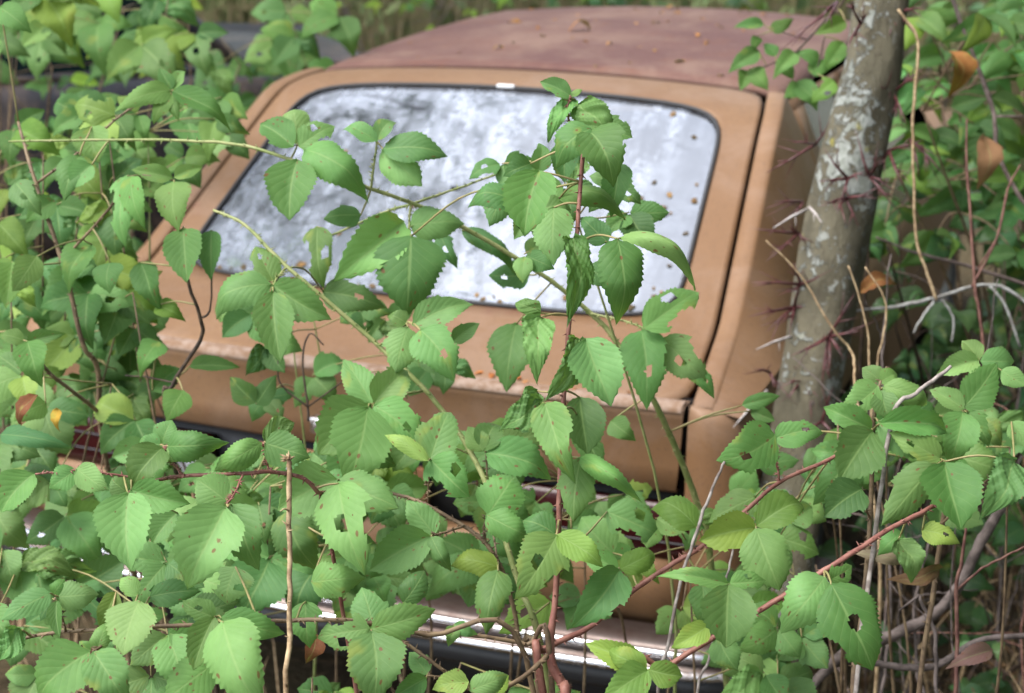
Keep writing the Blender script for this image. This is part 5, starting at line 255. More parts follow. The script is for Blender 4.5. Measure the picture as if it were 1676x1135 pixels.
SPECIAL=[[[1320, -845, 913], [1275, -879, 901], 27, "purplish spotted leaf low among the bare stems at the right edge", "purple"], [[1223, -899, 1037], [1169, -929, 1049], 20, "pale grey dead leaf under the red cane at the right", "grey"], [[1253, -840, 1005], [1210, -874, 993], 23, "curled brown dead leaf among the bare brush", "brown"], [[1071, 323, 1460], [1097, 301, 1396], 59, "drooping orange leaf among the green leaves at top right", "orange"], [[1132, 408, 1302], [1152, 375, 1218], 47, "tan dead leaf hanging below the orange leaf", "tan"], [[149, -1145, 1125], [237, -1123, 1115], 32, "dark grey green leaf at the left edge beside the tail lamp", "dusk"], [[154, -1076, 1154], [136, -1105, 1125], 25, "red brown dead leaf at the left edge above the dark leaf", "red"], [[180, -1071, 1138], [186, -1087, 1117], 16, "tiny yellow leaf beside the red brown dead leaf", "yellow"], [[980, 91, 1066], [1035, 112, 1094], 36, "orange brown dead leaf wedged right of the thorny trunk", "orange"], [[631, -1221, 982], [630, -1242, 958], 23, "brown dead leaf hanging in the dark gap beside the dry stalk", "red"]]
# ------------------------------------------------------------------ ground
def build_ground():
    a=N('forest_soil'); co=world_coord(a); f=a.noise(1.2,8,.65,co); g=a.noise(35,5,.7,co)
    c=a.mix(a.ramp(f,.35,.65),(.05,.036,.024),(.10,.08,.045)); c=a.mix(a.ramp(g,.5,.75),c,(.16,.11,.065))
    far=a.n('NewGeometry'); sp=a.n('SeparateXYZ'); a.l(far.outputs['Position'],sp.inputs[0])
    c=a.mix(a.math('MULTIPLY',a.ramp(sp.outputs[1],6,10),.8),c,a.mix(f,(.16,.15,.06),(.22,.17,.09)))
    mat=a.done(a.bsdf(c,.95,0,.1,a.bump(g,.8,.02)))
    xs=np.concatenate([np.linspace(-150,-12,16),np.linspace(-11,11,70),np.linspace(12,150,16)]); P=[]
    for y in xs:
        P.append([(x,y+2,.035*math.sin(x*2.1+y)*math.sin(y*1.7-x*.6)+.02*math.sin(5.1*x+3*y)-.03) for x in xs])
    b=MB(); b.grid(P); b.build('ground',mat,kind='structure')
build_ground()
# ------------------------------------------------------------------ tan hatchback car
def paint(name,c1,c2,c3,rough=.42,rust=.0,coat=.3):
    a=N(name); co=world_coord(a); f=a.noise(2.2,6,.6,co); g=a.noise(45,4,.7,co); h=a.noise(7,6,.7,co)
    c=a.mix(a.ramp(f,.35,.7),c1,c2); c=a.mix(a.math('MULTIPLY',a.ramp(g,.45,.8),.35),c,c3)
    if rust: c=a.mix(a.math('MULTIPLY',a.ramp(h,.62-rust*.1,.75),.8),c,(.16,.06,.03))
    st=a.n('Mapping'); st.inputs['Scale'].default_value=(14,14,1.2); a.l(co,st.inputs[0]); sn=a.noise(2,4,.6,st.outputs[0])
    c=a.mix(a.math('MULTIPLY',a.ramp(sn,.55,.75),.22),c,(.2,.13,.09))
    fl=a.noise(160,3,.6,co); c=a.mix(a.math('MULTIPLY',a.ramp(fl,.55,.7),.45),c,(.08,.045,.028))
    pa=a.noise(3.4,7,.7,co,.7); c=a.mix(a.math('MULTIPLY',a.ramp(pa,.47,.66),.38),c,(.25,.165,.115))
    return a.done(a.bsdf(c,a.math('MULTIPLY_ADD',g,.25,rough+.08),.15,.4,a.bump(g,.06,.002),Coat_Weight=coat,Coat_Roughness=.25))
M['tan']=paint('faded_tan_paint',(.175,.09,.039),(.21,.117,.056),(.15,.082,.044),.44,.06,.08)
M['roof']=paint('rusted_roof_paint',(.105,.044,.036),(.155,.077,.057),(.08,.036,.031),.55,.9,.05)
M['dark_car']=paint('black_car_paint',(.012,.012,.016),(.03,.03,.036),(.05,.05,.055),.3)
def mk():
    a=N('rubber_seal'); M['rubber']=a.done(a.bsdf((.018,.018,.02),.6))
    a=N('dark_gap'); M['gap']=a.done(a.bsdf((.012,.009,.008),.9,0,.1))
    a=N('interior_cloth'); M['cloth']=a.done(a.bsdf((.05,.04,.035),.9))
    a=N('black_plastic'); M['plastic']=a.done(a.bsdf((.02,.02,.022),.5))
    a=N('tyre_rubber'); M['tyre']=a.done(a.bsdf((.02,.02,.02),.85))
    a=N('wheel_steel'); M['steel']=a.done(a.bsdf((.3,.29,.28),.45,.8))
    a=N('chrome'); co=world_coord(a); f=a.noise(9,6,.7,co); g=a.noise(60,4,.7,co)
    r=a.math('MULTIPLY',a.ramp(f,.54,.66),a.ramp(g,.3,.55))
    c=a.mix(r,(.66,.66,.69),(.17,.12,.10)); M['chrome']=a.done(a.bsdf(c,a.math('MULTIPLY_ADD',r,.45,.12),a.math('SUBTRACT',1.0,a.math('MULTIPLY',r,.8)),.5,a.bump(g,.05,.002)))
    a=N('red_lens'); co=world_coord(a); sp=a.n('SeparateXYZ'); a.l(co,sp.inputs[0])
    w=a.math('SINE',a.math('MULTIPLY',sp.outputs[0],520.0)); M['lens']=a.done(a.bsdf((.03,.002,.003),.3,0,.35,a.bump(w,.06,.002)))
    a=N('amber_lens'); M['amber']=a.done(a.bsdf((.5,.16,.02),.2))
    a=N('number_plate'); co=world_coord(a); f=a.noise(30,5,.7,co); M['plate']=a.done(a.bsdf(a.mix(a.ramp(f,.4,.7),(.42,.43,.47),(.22,.21,.22)),.5,.3))
    a=N('rusty_steel'); co=world_coord(a); f=a.noise(25,6,.7,co); M['rust']=a.done(a.bsdf(a.mix(a.ramp(f,.35,.65),(.16,.07,.035),(.3,.15,.08)),.85,0,.2,a.bump(f,.5,.004)))
    a=N('white_enamel'); M['white']=a.done(a.bsdf((.75,.75,.76),.4))
    # old window glass: mirror-like skin over a dark cabin, with a film of dust, rain streaks and painted-in sky reflection
    a=N('dusty_glass'); co=world_coord(a); f=a.noise(5,6,.65,co,.6); g=a.noise(70,4,.7,co); st=a.n('Mapping'); st.inputs['Scale'].default_value=(10,2,2); a.l(co,st.inputs[0]); s=a.noise(3,5,.6,st.outputs[0])
    sx=a.n('SeparateXYZ'); a.l(co,sx.inputs[0])
    n3=a.noise(16,5,.7,co,.8)
    dust=a.math('ADD',a.math('MULTIPLY',a.ramp(f,.36,.62),.34),a.math('MULTIPLY',a.math('MULTIPLY',a.ramp(s,.4,.6),a.ramp(g,.4,.56)),.34))
    dust=a.math('ADD',dust,.08)
    band=a.ramp(a.math('ADD',sx.outputs[0],a.math('ADD',a.math('MULTIPLY',sx.outputs[1],.08),a.math('MULTIPLY',n3,.05))),.525,.555)  # less film along the right edge, in place of a darker reflection
    dust=a.math('MULTIPLY',dust,a.math('SUBTRACT',1.0,a.math('MULTIPLY',band,.62)))
    dust=a.math('MULTIPLY',dust,a.math('SUBTRACT',1.0,a.math('MULTIPLY',a.ramp(n3,.52,.75),.2)))
    tr=a.n('BsdfTransparent'); tr.inputs[0].default_value=(.35,.42,.42,1)
    df=a.n('BsdfDiffuse'); df.inputs[0].default_value=(.41,.45,.53,1)
    m1=a.n('MixShader'); a.l(dust,m1.inputs[0]); a.l(tr.outputs[0],m1.inputs[1]); a.l(df.outputs[0],m1.inputs[2])
    gl=a.n('BsdfGlossy'); a.l(a.math('MULTIPLY_ADD',a.ramp(n3,.4,.65),.1,.03),gl.inputs['Roughness']); gl.inputs[0].default_value=(1,1,1,1); a.l(a.bump(f,.03,.01),gl.inputs['Normal'])
    fr=a.n('Fresnel'); fr.inputs[0].default_value=3.7
    m2=a.n('MixShader'); a.l(fr.outputs[0],m2.inputs[0]); a.l(m1.outputs[0],m2.inputs[1]); a.l(gl.outputs[0],m2.inputs[2]); M['glass']=a.done(m2.outputs[0])
    a=N('dark_green_glass'); M['green_glass']=a.done(a.bsdf((.004,.011,.011),.2,0,.3))
mk()
VS=[0,.07,.15,.22,.70,.78,1]
YS=[1.01,.935,.848,.772,.305,.215,0]; ZS=[1.262,1.257,1.240,1.198,.907,.887,.848]
def hatchS(u,v,off=0):
    y=np.interp(v,VS,YS); z=np.interp(v,VS,ZS)
    # soften the corners of the profile
    for e in (.02,-.02):
        y+=np.interp(min(1,max(0,v+e)),VS,YS); z+=np.interp(min(1,max(0,v+e)),VS,ZS)
    if .02<v<.98: y/=3; z/=3
    else: y=np.interp(v,VS,YS); z=np.interp(v,VS,ZS)
    hw=np.interp(v,[0,.15,.7,1],[.575,.606,.665,.70]); cz=np.interp(v,[0,.15,.7,1],[.024,.032,.006,.002]); by=np.interp(v,[0,.15,.7,1],[0,-.01,-.055,-.022])
    k=1-u*u
    return Vector((u*hw,y+by*k,z+cz*k+off))
def sup(th,n):
    c,s=math.cos(th),math.sin(th)
    r=(abs(c)**n+abs(s)**n)**(-1/n); return c*r,s*r
def build_car():
    car=empty('hatchback_car',(0,1.9,0),'abandoned tan hatchback with brown rusted roof overgrown by brambles','car')
    # --- hatch: frame round the window, deck and tail face
    NT=160; b=MB(); rows=[]
    for k in range(9):
        t=k/8; row=[]
        for i in range(NT):
            th=2*math.pi*i/NT
            a1=sup(th,18); a2=sup(th,9)
            iu,iv=.88*a2[0],.4275-.2725*a2[1]
            ou,ov=a1[0],.5-.5*a1[1]
            u=iu+(ou-iu)*t; v=iv+(ov-iv)*t
            row.append(hatchS(u,min(1,max(0,v))))
        rows.append(row)
    b.grid(rows,close=True,flip=True)
    hatch=b.build('hatch',M['tan'],car,solid=.012)
    b=MB(); prof=[(.02,.8515,.70),(.004,.8525,.70),(-.012,.8525,.70),(-.021,.848,.70),(-.025,.838,.70),(-.024,.828,.699),(-.021,.81,.698),(-.028,.74,.695),(-.030,.695,.692),(-.02,.686,.69),(.0,.685,.69)]
    rows=[]
    for (y,z,hw) in prof: rows.append([(u*hw,y-.022*(1-u*u),z) for u in np.linspace(-1,1,33)])
    b.grid(rows,flip=False); b.build('tail_face',M['tan'],hatch)
    a=N('lip_highlight_paint'); co=world_coord(a); f=a.noise(40,5,.7,co); M['lip_highlight']=a.done(a.bsdf(a.mix(a.ramp(f,.35,.65),(.18,.105,.062),(.29,.215,.17)),.8,0,.25))  # paler paint puts the light caught by the ridge into the lip colour
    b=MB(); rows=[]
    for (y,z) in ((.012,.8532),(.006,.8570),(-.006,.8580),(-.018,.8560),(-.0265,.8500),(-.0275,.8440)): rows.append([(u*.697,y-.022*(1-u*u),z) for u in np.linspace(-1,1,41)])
    b.grid(rows); b.build('tail_lip',M['lip_highlight'],hatch)
    # glass, seal
    b=MB(); rows=[[hatchS(.905*s*c[0],.4275-.283*s*c[1],-.004) for c in (sup(2*math.pi*i/96,9) for i in range(96))] for s in np.linspace(.02,1,24)]
    b.grid(rows,close=True,flip=True); b.build('rear_window',M['glass'],hatch)
    b=MB(); ring=[]
    for i in range(129):
        c=sup(2*math.pi*i/128,9); ring.append(hatchS(.878*c[0],.4275-.272*c[1],.003))
    b.tube(ring,[.0052]*129,6,False); b.build('window_seal',M['rubber'],hatch)
    b=MB()
    for i in range(5): pass
    b.box(hatchS(.0,.155,.006),(.022,.006,.004)); b.build('window_clip',M['white'],hatch,bevel=.002)
    b=MB(); b.box((-.02,-.062,.735),(.022,.012,.016)); b.tube([(-.02,-.07,.735),(-.02,-.08,.735)],[.012,.012],12); b.build('hatch_lock',M['chrome'],hatch,bevel=.003)
    # --- roof
    rows=[]
    ry=[1.030,1.036,1.1,1.3,1.6,1.9,2.15,2.28,2.34,2.38]; rz=[1.252,1.265,1.27,1.283,1.295,1.300,1.298,1.288,1.272,1.25]; rh=[.612,.618,.62,.622,.622,.618,.61,.60,.59,.585]
    for y,z,h in zip(ry,rz,rh):
        row=[]
        for u in np.linspace(-1,1,41):
            k=1-u*u; e=max(0,abs(u)-.9)/.1
            row.append((u*h,y+(.02*k if y>2.2 else 0),z+.03*k-.022*e*e))
        rows.append(row)
    b=MB(); b.grid(rows); b.build('roof',M['roof'],car,solid=.01)
    # --- sail panels (between the hatch gap and the side) and body sides
    for s,nm in ((1,'right'),(-1,'left')):
        rows=[]
        for v in np.linspace(0,1,30):
            e=hatchS(1,v); xg=e.x+.008; xc=e.x+.05; z=e.z+.002; y=e.y
            zb=min(.84,z-.012)
            side=Vector((.80-xc,0,zb-z)); L=side.length; sd=side/L
            pts=[Vector((xg,y,z-.02)),Vector((xg,y,z-.003)),Vector((xg+.004,y,z+.001)),Vector((xc-.008,y,z+.001)),Vector((xc-.003,y,z-.001)),Vector((xc,y,z-.004))]
            p0=pts[-1]; p1=Vector((.80,y,zb))
            for t in (.12,.3,.5,.7,.85,1): 
                q=p0.lerp(p1,t); q.x+=.012*math.sin(math.pi*t)*min(1,L/.3); pts.append(q)
            rows.append([(s*p.x,p.y,p.z) for p in pts])
        b=MB(); b.grid([r[:6] for r in rows],flip=(s>0)); b.build('sail_panel',M['tan'],car)
        b=MB(); b.grid([r[5:] for r in rows],flip=(s>0)); b.build('quarter_panel',M['tan'],car)
        # lower body side with rounded tail corner
        zr=[.852,.845,.825,.78,.70,.62,.54,.46,.40,.33,.27]; W=[.757,.785,.80,.812,.822,.826,.822,.812,.80,.785,.765]; T=[0,-.012,-.02,-.024,-.028,-.03,-.03,-.028,-.02,0,.03]
        rows=[]
        for z,wd,ty in zip(zr,W,T):
            row=[(s*.708,ty+.02,z),(s*.708,ty,z)]
            cx=wd-.055
            for a in np.linspace(0,math.pi/2,7): row.append((s*(cx+.055*math.sin(a)),ty+.055*(1-math.cos(a)),z))
            for y in np.linspace(.12,3.9,60): row.append((s*wd*(1-max(0,(y-3.0))*.05),y,z-max(0,y-2.8)*.02))
            rows.append(row)
        b=MB(); b.grid(rows,flip=(s<0))
        V=b.v; keep=[]
        for fc in b.f:
            c=np.mean([V[i] for i in fc],0)
            if any((c[1]-yy)**2+(c[2]-.30)**2<.33**2 and abs(c[0])>.7 and c[1]>.2 for yy in (.80,3.25)): continue
            keep.append(fc)
        b.f=keep; b.build('body_side',M['tan'],car)
        # side window, rail, pillars
        def sidept(y,t):
            top=(.632,1.245-max(0,y-2.2)*.9); bot=(.80,.845); return (s*(top[0]+(bot[0]-top[0])*t),y,top[1]+(bot[1]-top[1])*t)
        b=MB(); b.grid([[ (p[0]-s*.012,p[1],p[2]) for p in (sidept(y,t) for y in np.linspace(1.12,2.7-.0*t,14))] for t in np.linspace(.04,.98,6)],flip=(s>0)); b.build('side_window',M['green_glass'],car)
        b=MB()
        for y0,y1 in ((1.0,1.13),(1.52,1.60)):
            b.grid([[sidept(y0,t),sidept(y1,t)] for t in np.linspace(0,1,6)],flip=(s>0))
        b.grid([[sidept(y,0) for y in np.linspace(1.0,2.3,8)],[sidept(y,.06) for y in np.linspace(1.0,2.3,8)]],flip=(s>0))
        b.build('window_pillar',M['tan'],car,solid=.01)
        # tail lamp
        tl=MB(); rows=[]
        for z in np.linspace(.556,.664,7):
            bul=.006*math.sin(math.pi*(z-.556)/.108)
            rows.append([(s*x,-.026-bul-.018*max(0,1-(x/.72)**2)+max(0,x-.72)*.3,z) for x in np.linspace(.30,.775,18)])
        tl.grid(rows,flip=(s<0)); lamp=tl.build('tail_lamp',M['lens'],car,solid=.03)
        r=MB()
        for zz in (.592,.628): r.tube([(s*x,-.036-.018*max(0,1-(x/.72)**2)+max(0,x-.72)*.3,zz) for x in np.linspace(.305,.77,10)],[.0022]*10,5)
        r.build('lamp_trim',M['plastic'],lamp)
        r=MB(); r.box((s*.37,-.046,.61),(.05,.006,.04)); r.build('reversing_lens',M['plate'],lamp,bevel=.003)
        for yy in (.80,3.25):
            wh=MB(); rows=[]
            for (rr,xx) in ((.20,.66),(.27,.64),(.295,.665),(.30,.70),(.295,.745),(.27,.765),(.20,.745)):
                rows.append([(s*xx,yy+rr*math.cos(a),.29+rr*math.sin(a)) for a in np.linspace(0,2*math.pi,29)[:-1]])
            wh.grid(rows,close=True,flip=(s<0)); wo_=wh.build('wheel',M['tyre'],car)
            rm=MB(); rows=[]
            for (rr,xx) in ((.2,.745),(.185,.75),(.17,.72),(.07,.71),(.06,.735),(.001,.737)):
                rows.append([(s*xx,yy+rr*math.cos(a),.29+rr*math.sin(a)) for a in np.linspace(0,2*math.pi,29)[:-1]])
            rm.grid(rows,close=True,flip=(s<0)); rm.build('rim',M['steel'],wo_)
    # --- inner dark shell behind the gaps
    b=MB(); rows=[]
    for v in np.linspace(0,1,16):
        rows.append([hatchS(u,v,-.022) for u in (-1.06,-1.0,-.93)])
    b.grid(rows); rows=[[hatchS(u,v,-.022) for u in (.93,1.0,1.06)] for v in np.linspace(0,1,16)]; b.grid(rows)
    b.grid([[(u*.6,1.0+.03*k,1.235+.024*(1-u*u)) for u in np.linspace(-1,1,15)] for k in (0,1)])
    for s in (1,-1): b.box((s*.70,.02,.76),(.02,.02,.09))
    b.build('hatch_channel',M['gap'],car)
    # tail panel behind the lamps, valance, apron
    b=MB(); b.grid([[(x,.012-.02*(1-(x/.72)**2),z) for x in np.linspace(-.715,.715,15)] for z in (.53,.68)]); b.build('tail_recess',M['plastic'],car,solid=.01)
    b=MB(); b.grid([[(x,y-.022*(1-(x/.72)**2),z) for x in np.linspace(-.712,.712,21)] for y,z in ((.0,.552),(-.022,.546),(-.03,.54),(-.032,.47),(-.02,.44),(.0,.38))]); b.build('valance',M['tan'],car,solid=.006)
    b=MB(); b.grid([[(x,.0,z) for x in np.linspace(-.76,.76,9)] for z in (.40,.30,.2)]); b.build('apron',M['plastic'],car,solid=.01)
    b=MB(); b.box((.0,-.047,.615),(.20,.008,.055)); b.build('plate_recess',M['rust'],car,bevel=.004)
    pl=MB(); pl.box((.03,-.062,.612),(.145,.003,.048)); plo=pl.build('number_plate',M['plate'],car,bevel=.002)
    r=MB()
    for xx in (-.07,.13): r.tube([(xx,-.065,.645),(xx,-.070,.645)],[.006,.004],8)
    r.build('plate_screw',M['rust'],plo)
    b=MB(); b.box((.03,-.068,.676),(.06,.018,.008)); b.build('plate_lamp',M['chrome'],car,bevel=.003)
    # --- chrome bumper with a wrapped end
    prof=[(.0,.470),(-.055,.472),(-.075,.468),(-.083,.455),(-.075,.445),(-.070,.430),(-.074,.414),(-.088,.405),(-.092,.395),(-.085,.384),(-.05,.380)]
    prof=[(y,.378+(z-.38)*.56) for y,z in prof]
    path=[]
    for x in np.linspace(-.72,.72,31): path.append((x,-.05-.035*(1-(x/.72)**2),0))
    for a in np.linspace(.15,math.pi/2,8): path.append((.72+.12*math.sin(a),-.05+.12*(1-math.cos(a)),a))
    for y in np.linspace(.09,.34,4): path.append((.84,y,math.pi/2))
    path=[(-x,y,-a) for x,y,a in path[:30:-1]]+path
    rows=[]
    for (py,pz) in prof:
        rows.append([(x-math.sin(a)*py*1.0 if abs(x)>.72 else x, y+math.cos(a)*py, pz) for x,y,a in path])
    b=MB(); b.grid(rows); a=N('dull_bumper_steel'); co=world_coord(a); f=a.noise(14,6,.7,co); M['dullsteel']=a.done(a.bsdf(a.mix(a.ramp(f,.35,.65),(.13,.105,.095),(.09,.06,.052)),a.math('MULTIPLY_ADD',f,.3,.25),.7,.5))  # dull grey-brown face between the two chrome strips
    bump=b.build('rear_bumper',M['dullsteel'],car,solid=.004)
    for k,rr in ((3,.0075),(8,.0085)):
        py,pz=prof[k]; ring=[(x-math.sin(a_)*(py-.003) if abs(x)>.72 else x,y+math.cos(a_)*(py-.003),pz) for x,y,a_ in path]
        t=MB(); t.tube(ring,[rr]*len(ring),8); t.build('chrome_strip',M['chrome'],bump)
    b=MB(); b.grid([[(x-math.sin(a)*py if abs(x)>.72 else x,y+math.cos(a)*py,pz) for x,y,a in path] for py,pz in ((-.04,.379),(-.075,.37),(-.085,.34),(-.06,.318),(0,.31))]); b.build('bumper_rubber',M['plastic'],bump)
    # --- cabin
    b=MB(); b.box((0,1.55,.52),(.72,1.25,.12)); b.build('cabin_floor',M['cloth'],car)
    b=MB(); b.box((0,.55,.80),(.62,.33,.012)); b.build('parcel_shelf',M['cloth'],car,bevel=.004)
    for x in (-.34,.34):
        b=MB(); b.box((x,1.72,.86),(.25,.06,.24),Matrix.Rotation(-.2,3,'X')); st=b.build('seat',M['cloth'],car,bevel=.04)
        b=MB(); b.box((x,1.80,1.13),(.12,.04,.07)); b.build('headrest',M['cloth'],st,bevel=.02)
    b=MB(); b.box((0,1.02,.80),(.6,.06,.16),Matrix.Rotation(-.25,3,'X')); b.build('rear_seat',M['cloth'],car,bevel=.04)
    # --- front
    b=MB(); b.grid([[(u*(.585+.14*t),2.39+.46*t+.05*(1-u*u),1.245-.37*t+.03*(1-u*u)) for u in np.linspace(-1,1,15)] for t in np.linspace(0,1,6)]); b.build('windscreen',M['green_glass'],car)
    b=MB(); b.grid([[(u*(.775-.05*t),2.86+1.1*t+.06*(1-u*u),.862-.10*t*t+.025*(1-u*u)) for u in np.linspace(-1,1,15)] for t in np.linspace(0,1,8)]); b.build('bonnet',M['tan'],car,solid=.01)
    b=MB(); b.grid([[(u*.75,3.92+.05*(1-u*u),z) for u in np.linspace(-1,1,9)] for z in (.76,.5,.28)]); b.build('grille',M['plastic'],car,solid=.01)
    b=MB(); b.tube([(-.8,3.85,.45),(-.7,4.0,.45),(0,4.06,.45),(.7,4.0,.45),(.8,3.85,.45)],[.05]*5,8); b.build('front_bumper',M['chrome'],car)
    for x in (-.56,.56):
        b=MB(); b.tube([(x,3.95,.62),(x,3.99,.62)],[.085,.07],16); b.build('headlamp',M['chrome'],car)
build_car()
# ------------------------------------------------------------------ black car behind, to the left
def build_black_car():
    O=Vector((-1.42,3.02,0)); X=Vector((.716,.698,0)); Y=Vector((-.698,.716,0))
    def P(x,y,z): return O+X*x+Y*y+Vector((0,0,z))
    car=empty('black_car',P(-2,.8,0),'derelict black car half hidden by vines behind the tan hatchback','car')
    b=MB(); rows=[]
    for y,z in ((.04,.25),(-.01,.4),(-.03,.6),(-.02,.78),(.0,.90),(.02,.955),(.05,.985),(.085,.99)):
        rows.append([P(x,y+max(0,x+.5)*.10,z-(max(0,x+.62)*.07)) for x in np.linspace(-4.2,.0,40)])
    b.grid(rows); b.build('near_side',M['dark_car'],car,solid=.01)
    b=MB(); b.grid([[P(x,y,z-(max(0,x+.62)*.07)) for x in np.linspace(-4.2,0,20)] for y,z in ((1.50,.99),(1.6,.9),(1.62,.5),(1.55,.25))]); b.build('far_side',M['dark_car'],car,solid=.01)
    b=MB(); rows=[]
    for y in np.linspace(.085,1.5,16):
        k=(y-.085)/1.415
        rows.append([P(x,y,.985+.05*math.sin(math.pi*k)**.6-(max(0,x+.62)*.07)+(.035 if k>.85 or k<.08 else 0)) for x in np.linspace(-.62,.0,10)])
    b.grid(rows); b.build('bonnet',M['dark_car'],car,solid=.012)
    b=MB(); b.grid([[P(0,y,z) for y in np.linspace(0.05,1.55,10)] for z in (.95,.6,.3)]); b.build('front',M['plastic'],car)
    b=MB(); b.tube([P(-4.2,.06,.995),P(-2,.06,.995),P(-.6,.06,.995),P(0,.06,.95)],[.018]*4,8); b.build('belt_trim',M['dark_car'],car)
    b=MB(); b.grid([[P(-.58-.38*t,y,1.02+.38*t) for y in np.linspace(.16,1.45,8)] for t in np.linspace(0,1,5)]); b.build('windscreen',M['green_glass'],car)
    b=MB(); b.grid([[P(x,.10+.10*t,1.0+.38*t) for x in np.linspace(-2.6,-.62-.34*t,10)] for t in np.linspace(0,1,5)]); b.build('side_window',M['green_glass'],car)
    b=MB()
    b.tube([P(-.58,.10,1.0),P(-.78,.15,1.2),P(-.98,.2,1.4)],[.035,.032,.03],8); b.build('pillar',M['dark_car'],car)
    b=MB(); b.tube([P(-.58,1.5,1.0),P(-.98,1.4,1.4)],[.03,.03],8); b.build('pillar',M['dark_car'],car)
    b=MB(); b.tube([P(-1.75,.08,1.0),P(-1.75,.2,1.4)],[.03,.03],8); b.build('pillar',M['dark_car'],car)
    b=MB(); b.grid([[P(x,y,1.42+.04*math.sin(math.pi*(y-.15)/1.3)) for x in np.linspace(-2.8,-.95,8)] for y in np.linspace(.15,1.45,9)]); b.build('roof',M['dark_car'],car,solid=.02)
    b=MB(); b.grid([[P(-2.8-.5*t,y,1.42-.4*t) for y in np.linspace(.15,1.45,8)] for t in np.linspace(0,1,5)]); b.build('rear_window',M['green_glass'],car)
    b=MB(); b.grid([[P(x,y,.98) for x in (-4.2,-3.2)] for y in np.linspace(.08,1.5,6)]); b.build('boot_lid',M['dark_car'],car,solid=.01)
    for x in (-.75,-3.3):
        for y in (.12,1.48):
            b=MB(); b.tube([P(x,y-.1,.3),P(x,y+.1,.3)],[.3,.3],20); b.build('wheel',M['tyre'],car)
build_black_car()
# ------------------------------------------------------------------ leaves: a pool of shared meshes
PT=[0,.02,.05,.1,.17,.25,.34,.44,.54,.64,.73,.81,.88,.93,.965,1]
PH=[0,.16,.33,.53,.71,.85,.95,1.0,.99,.93,.82,.66,.46,.27,.12,0]
PH2=[0,.2,.42,.66,.85,.96,1,.97,.89,.77,.62,.46,.30,.18,.09,0]
def leaf_mesh(name,nt,nu,seed,bend=.1,fold=.12,tip=.0,crump=0,hole=0,bite=0,side=.08,mat=None,tooth=.045,narrow=1.0,point=None,at_=None):
    R=random.Random(seed); vs=[]; uv=[]; fs=[]
    px_,py_=R.uniform(0,9),R.uniform(0,9); skew=R.uniform(-.06,.06); pw=R.uniform(.84,1.15); pt=R.uniform(.1,.75) if point is None else point
    for i in range(nt+1):
        t=i/nt
        h=.5*float((1-pt)*np.interp(t**pw,PT,PH)+pt*np.interp(t**pw,PT,PH2))
        tt=(1+tooth*(1 if i%2 else -1)) if 0<i<nt else 1
        for j in range(nu+1):
            s=j/nu*2-1; a=abs(s)
            hx=h*(tt if a>.99 else 1)*narrow
            if a>.5: hx*=1+(.05*math.sin(6.3*t+px_*3+(2 if s>0 else 0))+.035*math.sin(15*t+py_*2+(1.3 if s>0 else 0)))*(a-.5)*2
            x=s*hx+skew*math.sin(math.pi*t)
            y=t+(-.02 if (a>.99 and i%2==0) else 0)-.05*a*math.sin(math.pi*t)
            z=bend*4*t*(1-t)+fold*a*h*1.0-side*(a**2)*math.sin(math.pi*t)
            z-=tip*max(0,t-.62)**2*6
            z+=.003*math.sin(2*math.pi*(8*(t-.3*a*h*2)))*a*(1-a*.4) if nt>16 else 0
            z+=.018*math.sin(5*t+px_)*s+.012*math.sin(9*t+py_)*a
            if crump:
                z+=crump*(.03*math.sin(13*t+6*s+px_)+.03*math.sin(26*t-11*a+py_)*a+.02*math.sin(41*t+17*s+px_)+.016*math.sin(57*t-23*s+py_)+.16*s*math.sin(4*t+py_)); x*=1-.25*crump*a*math.sin(3*t+px_)**2; x+=crump*.06*math.sin(7*t+px_)
            vs.append((x,y,z)); uv.append((j/nu,t))
    hc=(R.uniform(-.5,.5),R.uniform(.4,.75)); bc=R.choice((-1,1)); bt=R.uniform(.45,.8)
    if at_: hc,bc,bt=at_
    for i in range(nt):
        for j in range(nu):
            s=(j+.5)/nu*2-1; t=(i+.5)/nt
            n=.35*math.sin(7*t+5*s+px_)+.2*math.sin(15*s+py_)
            if hole and ((s-hc[0])*.42)**2+((t-hc[1])*1.0)**2<(hole*(1+.5*n))**2: continue
            if bite and ((s-bc*1.05)*.45)**2+(t-bt)**2<(bite*(1+.6*n))**2: continue
            if bite>.2 and ((s+bc)*.45)**2+(t-.9)**2<(.14*(1+.5*n))**2: continue
            a=i*(nu+1)+j; fs.append((a,a+1,a+nu+2,a+nu+1))
    me=bpy.data.meshes.new(name); me.from_pydata(vs,[],fs); me.update()
    L=me.uv_layers.new(name='UVMap')
    for lp in me.loops: L.data[lp.index].uv=uv[lp.vertex_index]
    me.polygons.foreach_set('use_smooth',[True]*len(me.polygons)); me.materials.append(mat or M['leaf'])
    return me
HI=[]
for k in range(10): HI.append(leaf_mesh('leaf',30,10,100+k,bend=[.05,.1,.14,.08,.18,.06,.12,.16,.03,.1][k],fold=[.15,.05,.25,.1,.0,.3,.2,.1,.35,.02][k],tip=[0,.2,.4,.1,.5,0,.3,.6,.1,.25][k],side=[.05,.1,.02,.12,.1,.0,.05,.14,.0,.1][k]))
for k in range(4): HI.append(leaf_mesh('leaf',44,18,200+k,bend=.12,fold=.25,tip=.5,crump=.6+.12*k))
for k in range(3): HI.append(leaf_mesh('leaf',34,16,300+k,bend=.08,fold=.15,tip=.2,hole=.07+.02*k,bite=.17+.05*k))
HI17=(leaf_mesh('leaf',44,20,401,bend=.07,fold=.1,tip=.15,hole=.08,bite=.13,point=.3,at_=((-.12,.47),1,.66)))
HI.append(HI17)
for k in range(2): HI.append(leaf_mesh('leaf',30,10,500+k,bend=.3,fold=.1,tip=.5,side=.2))
